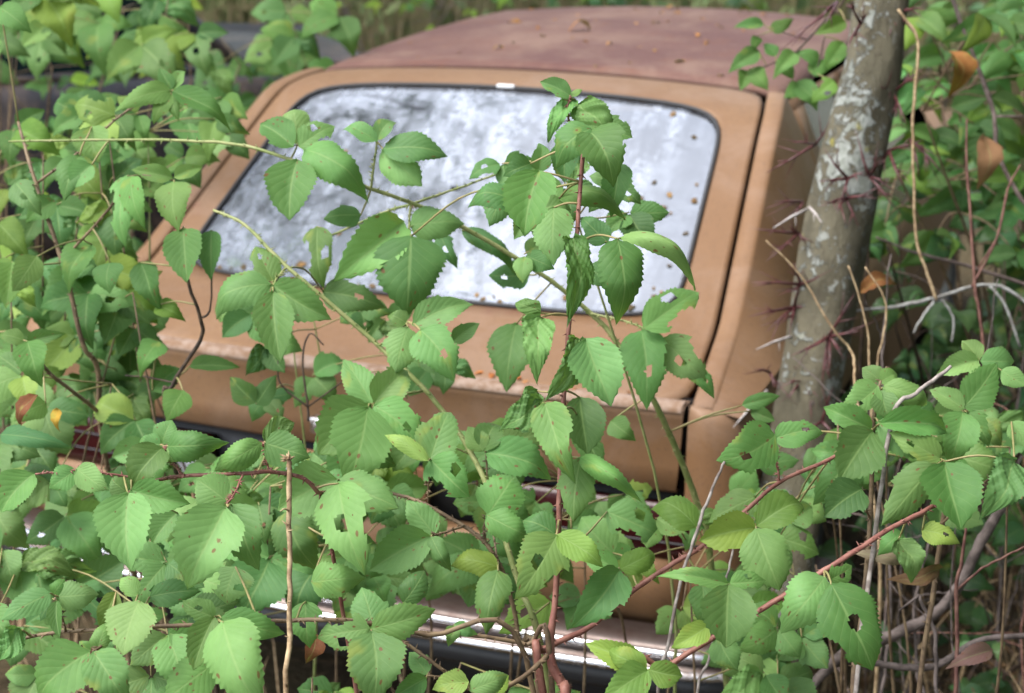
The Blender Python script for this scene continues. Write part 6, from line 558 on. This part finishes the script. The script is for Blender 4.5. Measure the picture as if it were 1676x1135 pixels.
for k in range(10): HI.append(leaf_mesh('leaf',30,10,520+k,bend=random.uniform(0,.14),fold=random.uniform(-.05,.4),tip=random.uniform(0,.5),side=random.uniform(0,.08),bite=random.choice((0,0,.1,.14)),narrow=random.uniform(.88,1.05)))
LO=[leaf_mesh('leaf',10,4,600+k,bend=random.uniform(.03,.2),fold=random.uniform(0,.3),tip=random.uniform(0,.6),side=random.uniform(0,.15),tooth=.03,mat=M['dull'],point=random.uniform(.5,1.1)) for k in range(10)]
WE=[leaf_mesh('leaf',24,8,650+k,bend=random.uniform(.0,.14),fold=random.uniform(0,.35),tip=random.uniform(0,.5),side=random.uniform(0,.07),tooth=.04,mat=M['weed'],narrow=.88,point=random.uniform(.7,1.1)) for k in range(12)]
NA=[leaf_mesh('leaf',14,6,680+k,bend=random.uniform(.05,.25),fold=random.uniform(0,.35),tip=random.uniform(0,.6),side=random.uniform(0,.1),tooth=.02,mat=M['weed'],narrow=.72,point=random.uniform(.5,1.1)) for k in range(8)]
DE=[leaf_mesh('leaf',8,4,700+k,bend=random.uniform(.05,.35),fold=random.uniform(0,.6),tip=.6,crump=.6,mat=M['dead']) for k in range(6)]
TINT=[(1,1,1,.72),(.62,.72,.72,1),(1.35,1.12,.75,.95),(1.0,1.0,.95,.62),(1.15,1.1,1.0,1),(1.38,1.15,.85,.55)]
LIGHT=Vector((.25,-.45,.86)).normalized()       # leaves turn their faces to the open side and the sky
OPEN=Vector((.35,-.92,.2)).normalized()
def place_leaf(me,B,T,w,tint,parent,pinv,roll=.28):
    B=Vector(B); T=Vector(T); y=T-B; L=y.length
    if L<1e-4: return None
    y/=L
    n=LIGHT*.55+OPEN*.75+Vector((random.uniform(-1,1),random.uniform(-1,1),random.uniform(-1,1)))*roll
    n=n-y*n.dot(y)
    n=n.normalized() if n.length>1e-3 else y.orthogonal().normalized()
    x=y.cross(n)
    m=Matrix(((x.x*w,y.x*L,n.x*L,B.x),(x.y*w,y.y*L,n.y*L,B.y),(x.z*w,y.z*L,n.z*L,B.z),(0,0,0,1)))
    o=bpy.data.objects.new('leaf',me); COL.objects.link(o); o.parent=parent
    o.matrix_parent_inverse=Matrix(); o.matrix_local=pinv@m
    o.color=tint
    return o
def jit(c,a=.22):
    k=1+random.uniform(-a,a); return (c[0]*k*(1+random.uniform(-.12,.2)),c[1]*k,c[2]*k*(1+random.uniform(-.1,.12)),c[3])
for pi,(label,colr,stems,pets,lv) in enumerate(PLANTS):
    S=[dec(s) for s in stems]; base=S[0][0]
    hand=pi<14
    weed=pi in (9,10,13,19,20,21,26,27)
    root=empty('leafy_weed' if weed else 'bramble_plant',(base[0],base[1],0),label,'weed' if weed else 'bramble')
    pinv=Matrix.Translation(-root.location); PINV[root.name]=pinv
    b=MB(); rr=random.Random(pi)
    for s in S:
        C=cat(s,6); pts=C[:,:3]; pts=pts+np.random.normal(0,.00022,pts.shape)
        b.tube(pts,list(np.maximum(C[:,3],.0006)),8,rough=.08)
        if colr in('red','brown','green') and hand:
            for i in range(2,len(C)-1):
                for q in range(2):
                    a=Vector(C[i,:3])+Vector((rr.uniform(-1,1),rr.uniform(-1,1),rr.uniform(-1,1)))*.004; dv=Vector((rr.uniform(-1,1),rr.uniform(-1,1),rr.uniform(-.5,.6))).normalized()
                    b.cone(Vector(C[i,:3])+dv*C[i,3]*.7,Vector(C[i,:3])+dv*(C[i,3]+.0055),.0012,4)
    b.build('stem',M[colr],root)
    if pets:
        b=MB()
        for p in pets:
            A=np.array(p[:3])/1000.; B=np.array(p[4:7])/1000.; mid=(A+B)/2; mid[2]+=random.uniform(-.05,.12)*np.linalg.norm(B-A)
            C=cat([[*A,p[3]/1e4],[*mid,p[3]/1e4],[*B,p[7]/1e4]],4); b.tube(C[:,:3],list(C[:,3]),5)
        b.build('leaf_stalks',M['petiole'],root,kind='stuff')
    for q in lv:
        me=HI[q[7] if q[7]>9 or (q[0]+q[3])%2 else 20+(q[1]+q[4])%10] if root.name.startswith('bramble') else (WE[(q[7]+q[0])%12] if q[7]<10 else HI[q[7]])
        place_leaf(me,Vector(q[0:3])/1000,Vector(q[3:6])/1000,q[6]/1000,jit(TINT[q[8]]),root,pinv)
# ------------------------------------------------------------------ loose stems and bare brush
CATN={'dry_stalk':'stalk','grey_twig':'twig','pale_twig':'twig','lichened_branch':'branch','pinkish_branch':'branch','climbing_vine':'vine','tan_vine':'vine','red_stem':'stem','fallen_branch':'branch','bare_shoot':'shoot'}
for nm,lab,mt,stems in FREE:
    b=MB()
    for s in stems:
        C=cat(dec(s),6); b.tube(C[:,:3]+np.random.normal(0,.0005,(len(C),3)),list(C[:,3]),8,rough=.14)
    if nm=='dry_stalk':
        top=Vector(dec(stems[0])[-1][:3])
        for k in range(14):
            dv=Vector((random.uniform(-1,1),random.uniform(-1,1),random.uniform(-.2,1.2))).normalized(); b.cone(top,top+dv*random.uniform(.004,.011),.0022,5)
        for k in range(10):
            c=dec(stems[0]); i=random.randint(2,len(c)-2); p=Vector(c[i][:3])+Vector((0,0,random.uniform(-.05,.05))); dv=Vector((random.uniform(-1,1),random.uniform(-1,1),.4)).normalized(); b.cone(p,p+dv*.008,.0012,4)
    tag(b.build(nm,M[mt]),lab,CATN[nm])
for i,(mt,stems) in enumerate(BRUSH):
    b=MB()
    for s in stems:
        C=cat(dec(s),5); b.tube(C[:,:3]+np.random.normal(0,.0014,(len(C),3)),list(np.maximum(C[:,3],.0008)),6,rough=.15)
    tag(b.build('bare_shrub_stem',M[mt]),'leafless brown stem in the tangle of bare brush at the right','stem','bare brush stems right of the trunk')
# ------------------------------------------------------------------ thorny tree
def build_tree():
    a=N('lichened_bark'); co=world_coord(a); mp=a.n('Mapping'); mp.inputs['Scale'].default_value=(1,1,.45); a.l(co,mp.inputs[0])
    f=a.noise(8,6,.65,co); g=a.noise(60,6,.7,mp.outputs[0],.3); k=a.noise(7,3,.5,co); l1=a.noise(46,7,.65,co,.6); l2=a.noise(55,5,.6,co,.4)
    c=a.mix(a.ramp(f,.35,.65),(.085,.075,.05),(.14,.125,.085)); c=a.mix(a.math('MULTIPLY',a.ramp(g,.52,.68),.6),c,(.07,.057,.04))
    li=a.ramp(a.math('ADD',l1,a.math('MULTIPLY',a.math('SUBTRACT',k,.5),.9)),.55,.64); l3=a.math('MULTIPLY',a.ramp(l2,.60,.64),a.ramp(k,.35,.55))
    li=a.math('MAXIMUM',li,l3); sz=a.n('SeparateXYZ'); a.l(co,sz.inputs[0]); li=a.math('MULTIPLY',li,a.math('MULTIPLY_ADD',a.ramp(sz.outputs[2],.2,.75),.65,.35))
    c=a.mix(a.math('MULTIPLY',li,.9),c,a.mix(a.ramp(l2,.4,.6),(.22,.235,.205),(.32,.335,.31))); y=a.noise(13,3,.5,co); c=a.mix(a.math('MULTIPLY',a.ramp(y,.66,.72),.8),c,(.30,.27,.06))
    M['lbark']=a.done(a.bsdf(c,.92,0,.2,a.bump(a.math('ADD',a.math('MULTIPLY',g,.8),a.math('MULTIPLY',li,.35)),1.0,.008)))
    T=dec(TRUNK); T=[list(p) for p in T]
    base=T[0]; root=empty('thorny_tree',(base[0],base[1]+.02,0),'slender lichened tree trunk bristling with red thorns beside the car','tree')
    PINV[root.name]=Matrix.Translation(-root.location)
    up=np.array(T[-1][:3])-np.array(T[-3][:3]); up/=np.linalg.norm(up)
    full=[[base[0]-.02,base[1]+.02,-.05,base[3]*1.35],[base[0]-.01,base[1]+.01,.18,base[3]*1.1]]+T
    for k in range(1,6): full.append([*(np.array(T[-1][:3])+up*.55*k+np.array([.03*math.sin(k*2),.04*k,0])),T[-1][3]*(1-.13*k)])
    C=cat(full,7); b=MB(); rows=[]
    for i,p in enumerate(C):
        row=[]
        for j in range(28):
            th=2*math.pi*j/28; r=p[3]*(1+.05*math.sin(3*th+i*.12)+.035*math.sin(5*th-i*.31)+random.uniform(-.018,.018))
            row.append((p[0]+r*math.cos(th),p[1]+r*math.sin(th),p[2]))
        rows.append(row)
    b.grid(rows,close=True); b.build('trunk',M['lbark'],root)
    top=C[-1]; limbs=MB(); tips=[]
    for k in range(7):
        s=C[-1-k*3]; an=random.uniform(-1.5,.9); L=random.uniform(1.2,2.2)
        e=np.array([s[0]+L*math.cos(an),s[1]+L*math.sin(an),s[2]+random.uniform(.5,1.3)]); m=(s[:3]+e)/2+np.array([0,0,-.1])
        Q=cat([[*s[:3],.035],[*m,.024],[*e,.008]],6); limbs.tube(Q[:,:3],list(Q[:,3]),7,rough=.06); tips.append((Q))
    limbs.build('limbs',M['lbark'],root)
    cr=MB()
    for Q in tips:
        for n in range(260):
            q=Q[random.randint(5,len(Q)-1)]; c=Vector(q[:3])+Vector((random.gauss(0,.32),random.gauss(0,.32),random.gauss(0,.2))); d=Vector((random.uniform(-1,1),random.uniform(-1,1),random.uniform(-.5,.3))).normalized(); x=d.orthogonal().normalized()
            for t in range(5):
                p=c+d*.025*t; r=.014; cr.add([p,p+x*r+d*.006,p+x*2.2*r,p+x*r-d*.006],[(0,1,2,3)]); cr.add([p,p-x*r+d*.006,p-x*2.2*r,p-x*r-d*.006],[(0,1,2,3)])
    a=N('locust_leaf'); cr.build('crown',a.done(a.bsdf((.06,.12,.03),.6)),root,smooth=False,kind='stuff')
    for B,tips in THORNS:
        B=Vector(B)/1000; b=MB(); far=max(tips,key=lambda t:(Vector(t)/1000-B).length)
        for t in tips:
            t=Vector(t)/1000; mid=B.lerp(t,.5)+Vector((random.uniform(-1,1),random.uniform(-1,1),random.uniform(-1,1)))*.003
            b.tube([B,mid,t],[.0034,.0022,.0003],6)
            for q in range(random.randint(2,4)):
                s=B.lerp(t,random.uniform(.25,.6)); dv=(t-B).normalized()+Vector((random.uniform(-1,1),random.uniform(-1,1),random.uniform(-1,1)))*.8; b.tube([s,s+dv*.012,s+dv*random.uniform(.02,.045)],[.0017,.0011,.0002],5)
        b.build('thorn_cluster',M['thorn'],root)
    for A,B in PALE:
        b=MB(); A=Vector(A)/1000; B=Vector(B)/1000; b.tube([A,A.lerp(B,.5)+Vector((0,0,.002)),B],[.003,.0024,.0008],6)
        s=A.lerp(B,.35); b.tube([s,s+Vector((.004,-.01,-.016))],[.0015,.0003],5); b.build('dead_thorn',M['palethorn'],root)
build_tree()
# ------------------------------------------------------------------ shrubs with countable leaves further back
def shrub(name,label,cat_,boxes,n,size,tints,pool,stemmat,root,group=None,nst=6,droop=.5,five=False):
    r=empty(name,(root[0],root[1],0),label,cat_,group); pinv=Matrix.Translation(-r.location); PINV[r.name]=pinv
    b=MB(); tips=[]
    for i in range(nst):
        bx=random.choice(boxes); e=Vector([random.uniform(bx[k],bx[k+3]) for k in range(3)]); e.z=max(e.z,bx[2]+.6*(bx[5]-bx[2]))
        g=Vector((root[0]+random.uniform(-.12,.12),root[1]+random.uniform(-.12,.12),-.03)); m=g.lerp(e,.5)+Vector((random.uniform(-.1,.1),random.uniform(-.1,.1),.1))
        Q=globals()['cat']([[*g,.007],[*m,.005],[*e,.002]],7); b.tube(Q[:,:3],list(Q[:,3]),6,rough=.1); tips+=[Vector(q[:3]) for q in Q[5:]]
    for i in range(n):
        bx=random.choice(boxes); c=Vector([random.uniform(bx[k],bx[k+3]) for k in range(3)])
        near=min(tips,key=lambda t:(t-c).length)
        mid=near.lerp(c,.5)+Vector((0,0,.02)); Q=globals()['cat']([[*near,.0022],[*mid,.0018],[*c,.0012]],3); b.tube(Q[:,:3],list(Q[:,3]),5)
        az=random.uniform(0,6.28)
        for o in ((0,1.1,-1.1) if not five else (0,.7,-.7,1.5,-1.5)):
            an=az+o; L=random.uniform(*size)*(1 if o==0 else .8); dv=Vector((math.cos(an),math.sin(an),-random.uniform(0,droop)*1.2)).normalized()
            place_leaf(random.choice(pool),c,c+dv*L,L*random.uniform(.5,.72),jit(random.choice(tints),.3),r,pinv,.5)
    b.build('stem',stemmat,r)
    return r
OL=(1,1,1,1); YE=(1.9,1.45,.6,1); OR=(4.2,1.6,.5,1); DK=(.6,.7,.8,1); BL=(.9,1.1,1.3,1)
YE2=(1.3,1.1,.7,1); R3=[OL,OL,DK,BL,YE]; OL2=(.8,.82,.95,1)
shrub('leafy_shrub','broad leaved green shrub filling the top right corner behind the trunk','shrub',[(.84,.55,.98,1.2,1.5,1.5),(1.0,.9,.9,1.4,1.9,1.5),(.84,.6,.95,1.2,1.5,1.5)],96,(.085,.14),[OL2,OL2,YE2,BL,DK],NA,M['brown'],(1.15,1.2),nst=9)
shrub('leafy_shrub','darker shrub beside the car door right of the thorny trunk','shrub',[(.86,.3,.35,1.3,1.6,1.05)],80,(.06,.11),[OL,DK,DK,BL],LO,M['dark'],(1.1,1.0),nst=8)
shrub('leafy_shrub','yellowing shrub further behind the right hand brush','shrub',[(1.0,2.0,.5,2.2,3.4,1.5)],80,(.09,.15),[OL,YE,YE,DK,OR],LO,M['bark'],(1.5,2.8),nst=8)
shrub('leafy_shrub','low dark weeds on the ground below the bare brush','weed',[(.95,-.6,.05,1.7,1.0,.42)],70,(.05,.09),[DK,DK,OL],LO,M['dark'],(1.25,.4),nst=6)
shrub('climbing_weed','vine leaves climbing over the bonnet of the black car','vine',[(-2.3,1.6,.75,-1.3,2.9,1.05),(-1.5,1.5,.8,-1.0,2.6,1.02)],40,(.085,.14),[OL,BL,DK,DK],WE,M['brown'],(-1.6,1.9),nst=8)
shrub('climbing_weed','bright vine leaves hanging before the black car side window','vine',[(-2.3,.7,.85,-1.2,1.8,1.36)],26,(.085,.14),[OL,YE,DK,BL,DK],WE,M['brown'],(-1.7,1.1),nst=8)
shrub('climbing_weed','weeds at the flank of the black car left of the hatch','weed',[(-1.7,.2,.45,-.95,1.4,.95)],50,(.075,.12),[OL,DK,DK,BL],WE,M['brown'],(-1.3,.8),nst=8)
shrub('climbing_weed','low weeds under the left wing of the tan car','weed',[(-1.6,-.6,.2,-.85,.5,.75)],60,(.06,.1),[OL,DK,DK],WE,M['brown'],(-1.2,.0),nst=7)
shrub('leafy_shrub','green shrub standing beyond the front of the tan car roof','shrub',[(-1.6,5.0,.9,1.6,6.2,1.42)],80,(.09,.15),[OL,YE,BL],LO,M['bark'],(.2,5.6),nst=9)
shrub('leafy_shrub','saplings of pale leaves beyond the black car bonnet','shrub',[(-3.2,4.6,.8,-1.9,6.0,1.2)],30,(.07,.11),[OL,YE],WE,M['bark'],(-2.6,5.3),nst=6)
# ------------------------------------------------------------------ far meadow edge: tall weeds, undergrowth, thin trunks
def far():
    a=N('tall_dry_grass'); oi=world_coord(a); f=a.noise(1.6,5,.6,oi); g=a.noise(12,3,.6,oi)
    c=a.mix(a.ramp(f,.35,.65),(.10,.095,.04),(.16,.12,.068)); c=a.mix(a.ramp(g,.5,.65),c,(.065,.10,.03)); mg=a.done(a.bsdf(c,.8,0,.2))
    b=MB()
    for i in range(16000):
        t=random.random(); d=8.5+13*t; lat=random.uniform(-.45,.45)*d
        x=1.436-.385*d+.923*lat; y=-2.585+.923*d+.385*lat
        if -1.2<x<1.2 and y<4.8: continue
        if x<-1.2 and y<5.2: continue
        h=random.uniform(.35,1.15); w=random.uniform(.004,.014); lx,ly=random.uniform(-.25,.25)*h,random.uniform(-.25,.25)*h
        b.add([(x-w,y,-.03),(x+w,y,-.03),(x+lx*.4+w*.7,y+ly*.4,h*.6),(x+lx*.4-w*.7,y+ly*.4,h*.6),(x+lx,y+ly,h)],[(0,1,2,3),(3,2,4)])
    b.build('tall_dry_grass',mg,smooth=False,kind='stuff').update_tag()
    a=N('undergrowth_leaf'); co=world_coord(a); f=a.noise(2.0,4,.6,co); c=a.mix(a.ramp(f,.35,.65),(.05,.09,.025),(.13,.16,.05)); mu=a.done(a.bsdf(c,.7,0,.3))
    b=MB()
    for i in range(9000):
        d=random.uniform(9.5,24); lat=random.uniform(-.5,.5)*d; x=1.436-.385*d+.923*lat; y=-2.585+.923*d+.385*lat
        z=random.uniform(.1,1.2 if d<13 else 2.6); s=random.uniform(.04,.11)
        if x<-1.2 and y<5.4: continue
        if abs(x)<1.3 and y<5: continue
        p=Vector((x,y,z)); d1=Vector((random.uniform(-1,1),random.uniform(-1,1),random.uniform(-1,1))).normalized()*s; d2=d1.orthogonal().normalized()*s*.5
        b.add([p-d1,p-d2,p+d1,p+d2],[(0,1,2,3)])
    b.build('undergrowth',mu,smooth=False,kind='stuff')
    k=0
    for lat,d,r,lab in ((-.147,12,.05,'leftmost thin grey sapling in the meadow beyond the cars'),(-.128,11.5,.045,'thin grey sapling second from left beyond the cars'),(-.045,14,.05,'slim sapling behind the tan car roof line'),(-.10,17,.07,'far slender trunk in the meadow behind the black car'),(.10,16,.09,'far trunk hidden behind the tan car roof'),(-.19,15,.08,'far trunk above the black car')):
        x=1.436+d*(-.385+.923*lat); y=-2.585+d*(.923+.385*lat)
        e=empty('sapling',(x,y,0),lab,'tree','saplings beyond the cars'); PINV[e.name]=Matrix.Translation(-e.location)
        Q=cat([[x,y,-.05,r],[x+.05,y,1.5,r*.85],[x-.05,y+.1,3.2,r*.6],[x+.1,y,5,r*.25]],6); b=MB(); b.tube(Q[:,:3],list(Q[:,3]),8,rough=.08)
        b.build('trunk',M['bark'],e); b=MB()
        for i in range(700):
            p=Vector((x,y,random.uniform(2.4,5.6)))+Vector((random.gauss(0,.6),random.gauss(0,.6),0)); d1=Vector((random.uniform(-1,1),random.uniform(-1,1),random.uniform(-1,1))).normalized()*.07; d2=d1.orthogonal()*.5; b.add([p-d1,p-d2,p+d1,p+d2],[(0,1,2,3)])
        b.build('crown',mu,e,smooth=False,kind='stuff')
far()
def thicket():  # unseen leaf mass, added to shade the right side of the car
    b=MB(); r=random.Random(4)
    for i in range(40000):
        x=r.uniform(1.55,4.0); y=r.uniform(-.9,5.0); z=r.uniform(.05,4.6)
        if y<.2 and x<2.0: continue
        if i>22000: x=r.uniform(2.5,4.5); y=r.uniform(-4.5,-.5)
        p=Vector((x,y,z)); d1=Vector((r.uniform(-1,1),r.uniform(-1,1),r.uniform(-1,1))).normalized()*r.uniform(.04,.08); d2=d1.orthogonal().normalized()*.03
        b.add([p-d1,p-d2,p+d1,p+d2],[(0,1,2,3)])
    a=N('shade_thicket_leaf'); b.build('thicket',a.done(a.bsdf((.05,.1,.03),.6)),smooth=False,kind='stuff')
thicket()
def sky_screen():  # unseen foliage, added to keep horizon sky off the car's side
    b=MB(); r=random.Random(9)
    for i in range(14000):
        an=r.uniform(-1.9,1.1); d=r.uniform(13,26); x=d*math.sin(an); y=2+d*math.cos(an); z=r.uniform(1.6,10)
        p=Vector((x,y,z)); d1=Vector((r.uniform(-1,1),r.uniform(-1,1),r.uniform(-1,1))).normalized()*r.uniform(.15,.34); d2=d1.orthogonal().normalized()*d1.length*.5
        b.add([p-d1,p-d2,p+d1,p+d2],[(0,1,2,3)])
    a=N('sky_screen_leaf'); b.build('sky_screen_foliage',a.done(a.bsdf((.05,.085,.03),.7)),smooth=False,kind='stuff')
sky_screen()
def tall_tree(x,y,h,lab,spread,n,seed,cz=.62):
    r=random.Random(seed); e=empty('tall_tree',(x,y,0),lab,'tree'); PINV[e.name]=Matrix.Translation(-e.location)
    Q=cat([[x,y,-.05,.16],[x+.1,y,h*.35,.13],[x-.05,y+.1,h*.7,.09],[x,y,h,.03]],7); b=MB(); b.tube(Q[:,:3],list(Q[:,3]),12,rough=.06); b.build('trunk',M['bark'],e)
    lb=MB(); cr=MB()
    for k in range(11):
        s=Q[r.randint(int(len(Q)*.45),len(Q)-1)]; an=k*2.4+seed; L=r.uniform(.5,1)*spread
        t=np.array([s[0]+L*math.cos(an),s[1]+L*math.sin(an),s[2]+r.uniform(.2,1.2)]); Z=cat([[*s[:3],.05],[*((s[:3]+t)/2+np.array([0,0,.15])),.035],[*t,.01]],6); lb.tube(Z[:,:3],list(Z[:,3]),6)
        for i in range(n):
            q=Z[r.randint(6,len(Z)-1)]; p=Vector(q[:3])+Vector((r.gauss(0,.4),r.gauss(0,.4),r.gauss(0,.3))); d1=Vector((r.uniform(-1,1),r.uniform(-1,1),r.uniform(-.6,.6))).normalized()*.075; d2=d1.orthogonal().normalized()*.042; cr.add([p-d1,p-d2,p+d1,p+d2],[(0,1,2,3)])
    lb.build('limbs',M['bark'],e); a=N('tree_leaf'); cr.build('crown',a.done(a.bsdf((.06,.12,.03),.6)),e,smooth=False,kind='stuff')
tall_tree(-4.6,1.2,6.5,'leafy tree left of the cars, mirrored in the rear window',2.4,420,3)
tall_tree(-3.7,3.25,6.8,'second leafy tree left of the black car, its twigs mirrored in the rear window',3.0,150,13)
tall_tree(3.4,1.6,6.0,'unseen leafy tree right of the bare brush, added to shade the car',2.0,900,5)  # out of view, put in to darken the car's right side
tall_tree(3.0,-1.6,5.5,'unseen leafy tree behind the right hand brambles, added to shade the car',1.6,900,8)  # dense crown out of view, added to hold sky light off the car
# ------------------------------------------------------------------ litter
def litter():
    b=MB()
    for i in range(5200):
        x=random.uniform(-3.2,2.6); y=random.uniform(-2.4,2.8)
        if abs(x)<.8 and y>.05: continue
        p=Vector((x,y,random.uniform(.0,.05))); s=random.uniform(.02,.05); n=Vector((random.uniform(-.6,.6),random.uniform(-.6,.6),1)).normalized(); d1=n.orthogonal().normalized(); d1=(Matrix.Rotation(random.uniform(0,6.28),3,n)@d1); d2=n.cross(d1)
        b.add([p-d1*s,p-d2*s*.45+n*.008,p+d1*s+n*random.uniform(-.01,.02),p+d2*s*.45+n*.008,p+n*.0],[(0,1,4),(1,2,4),(2,3,4),(3,0,4)])
    a=N('leaf_litter'); co=world_coord(a); f=a.noise(14,4,.7,co); c=a.mix(a.ramp(f,.35,.65),(.06,.035,.02),(.2,.12,.06)); b.build('leaf_litter',a.done(a.bsdf(c,.85,0,.2)),smooth=False,kind='stuff')
    b=MB()
    for i in range(2600):
        x=random.uniform(-2.4,2.2); y=random.uniform(-2.2,1.0)
        if abs(x)<.85 and y>-.1: continue
        h=random.uniform(.15,.5); w=.002; lx,ly=random.uniform(-.7,.7)*h,random.uniform(-.7,.7)*h
        b.add([(x-w,y,-.02),(x+w,y,-.02),(x+lx*.4+w,y+ly*.4,h*.6),(x+lx*.4-w,y+ly*.4,h*.6),(x+lx,y+ly,h*.75)],[(0,1,2,3),(3,2,4)])
    b.build('dry_grass',M['straw'],smooth=False,kind='stuff')
    for i in range(46):     # small leaves lying on the roof
        u=random.uniform(-.85,.85); y=random.uniform(1.06,2.2); z=np.interp(y,[1.018,1.3,1.6,2.2],[1.26,1.283,1.295,1.298])+.03*(1-u*u)+.002
        me=random.choice(DE); o=link('fallen_leaf',me); s=random.uniform(.012,.03) if i>3 else .045; o.location=(u*.615,y,z); o.scale=(s*.6,s,s*.6); o.rotation_euler=(random.uniform(-.2,.2),random.uniform(-.2,.2),random.uniform(0,6.28)); o.color=random.choice([(2.4,1.8,.9,1),(1.6,1.3,1.0,1),(2.2,1.9,1.3,1),(1,1,1,1)])
        tag(o,'small dry leaf lying on the rusted car roof','leaf','small leaves fallen on the car roof')
    for i in range(64):     # and along the edges of the rear window
        if i<22: u=random.uniform(.66,.86); v=random.uniform(.17,.69)
        elif i<32: u=random.uniform(-.8,.85); v=random.uniform(.62,.69)
        elif i<40: u=random.uniform(-.8,.8); v=random.uniform(.17,.6)
        else: u=min(.86,random.choice((-.62,-.1,.28,.55,.74))+random.gauss(0,.045)); v=.685-abs(random.gauss(0,.012))
        me=random.choice(DE); o=link('fallen_leaf',me); s=random.uniform(.009,.024); p=hatchS(u,v,-.002); o.location=p; o.scale=(s*.6,s,s*.25); o.rotation_euler=(Matrix.Rotation(.55,3,'X')@Matrix.Rotation(random.uniform(0,6.28),3,'Z')).to_euler(); o.color=random.choice([(1.0,.95,.7,1),(.7,.7,.65,1),(.5,.55,.55,1)])
        tag(o,'small dry leaf stuck on the dusty rear window','leaf','small leaves fallen on the rear window')
    for i in range(12):
        x=random.uniform(.25,.62); me=random.choice(DE); o=link('fallen_leaf',me); L=random.uniform(.01,.028); o.location=(x,random.uniform(-.01,.05),.857); o.scale=(L*.6,L,L*.4); o.rotation_euler=(0,0,random.uniform(0,6.28)); o.color=random.choice([(2,1.1,.5,1),(1.4,1,.7,1)])
        tag(o,'small brown leaf lying on the tail edge of the hatch','leaf','small leaves on the tail edge')
    for (p,lab,c,L,rot) in (((.36,-.045,.853),'curled orange leaf lying on the tail edge of the hatch','dead',.045,.4),((-.05,1.55,1.325),'large curled brown leaf in the middle of the roof','dead',.06,2.0)):
        me=DE[1].copy() if c=='dead' else WE[2]; o=link('fallen_leaf' if c=='dead' else 'coloured_leaf',me); o.location=p; o.scale=(L*.6,L,L*.8); o.rotation_euler=(.2 if c=='dead' else -.9,.2,rot); o.color={'dead':(1.6,1.2,.8,1),'purple':(1.7,.45,1.6,1),'orange':(4.5,1.5,.5,1)}[c]
        tag(o,lab,'leaf')
litter()
for B,T,w,lab,c in SPECIAL:
    nm,colr,me={'purple':('purple_leaf',(1.5,.38,1.5,.6),WE[2]),'grey':('dead_leaf',(1.1,1.5,2.0,1),DE[2]),'brown':('dead_leaf',(1,1,1,1),DE[3]),'orange':('orange_leaf',(1.2,.85,.42,1),DE[5]),'tan':('dead_leaf',(.95,.85,.85,1),DE[0]),'dusk':('dark_leaf',(.55,.75,1.1,1),WE[1]),'red':('dead_leaf',(.6,.35,.28,1),DE[4]),'yellow':('yellow_leaf',(1.9,2.0,.5,1),DE[0])}[c]
    o=place_leaf(me,Vector(B)/1000,Vector(T)/1000,w/1000,colr,None,Matrix(),.3); o.name=nm; tag(o,lab,'leaf')
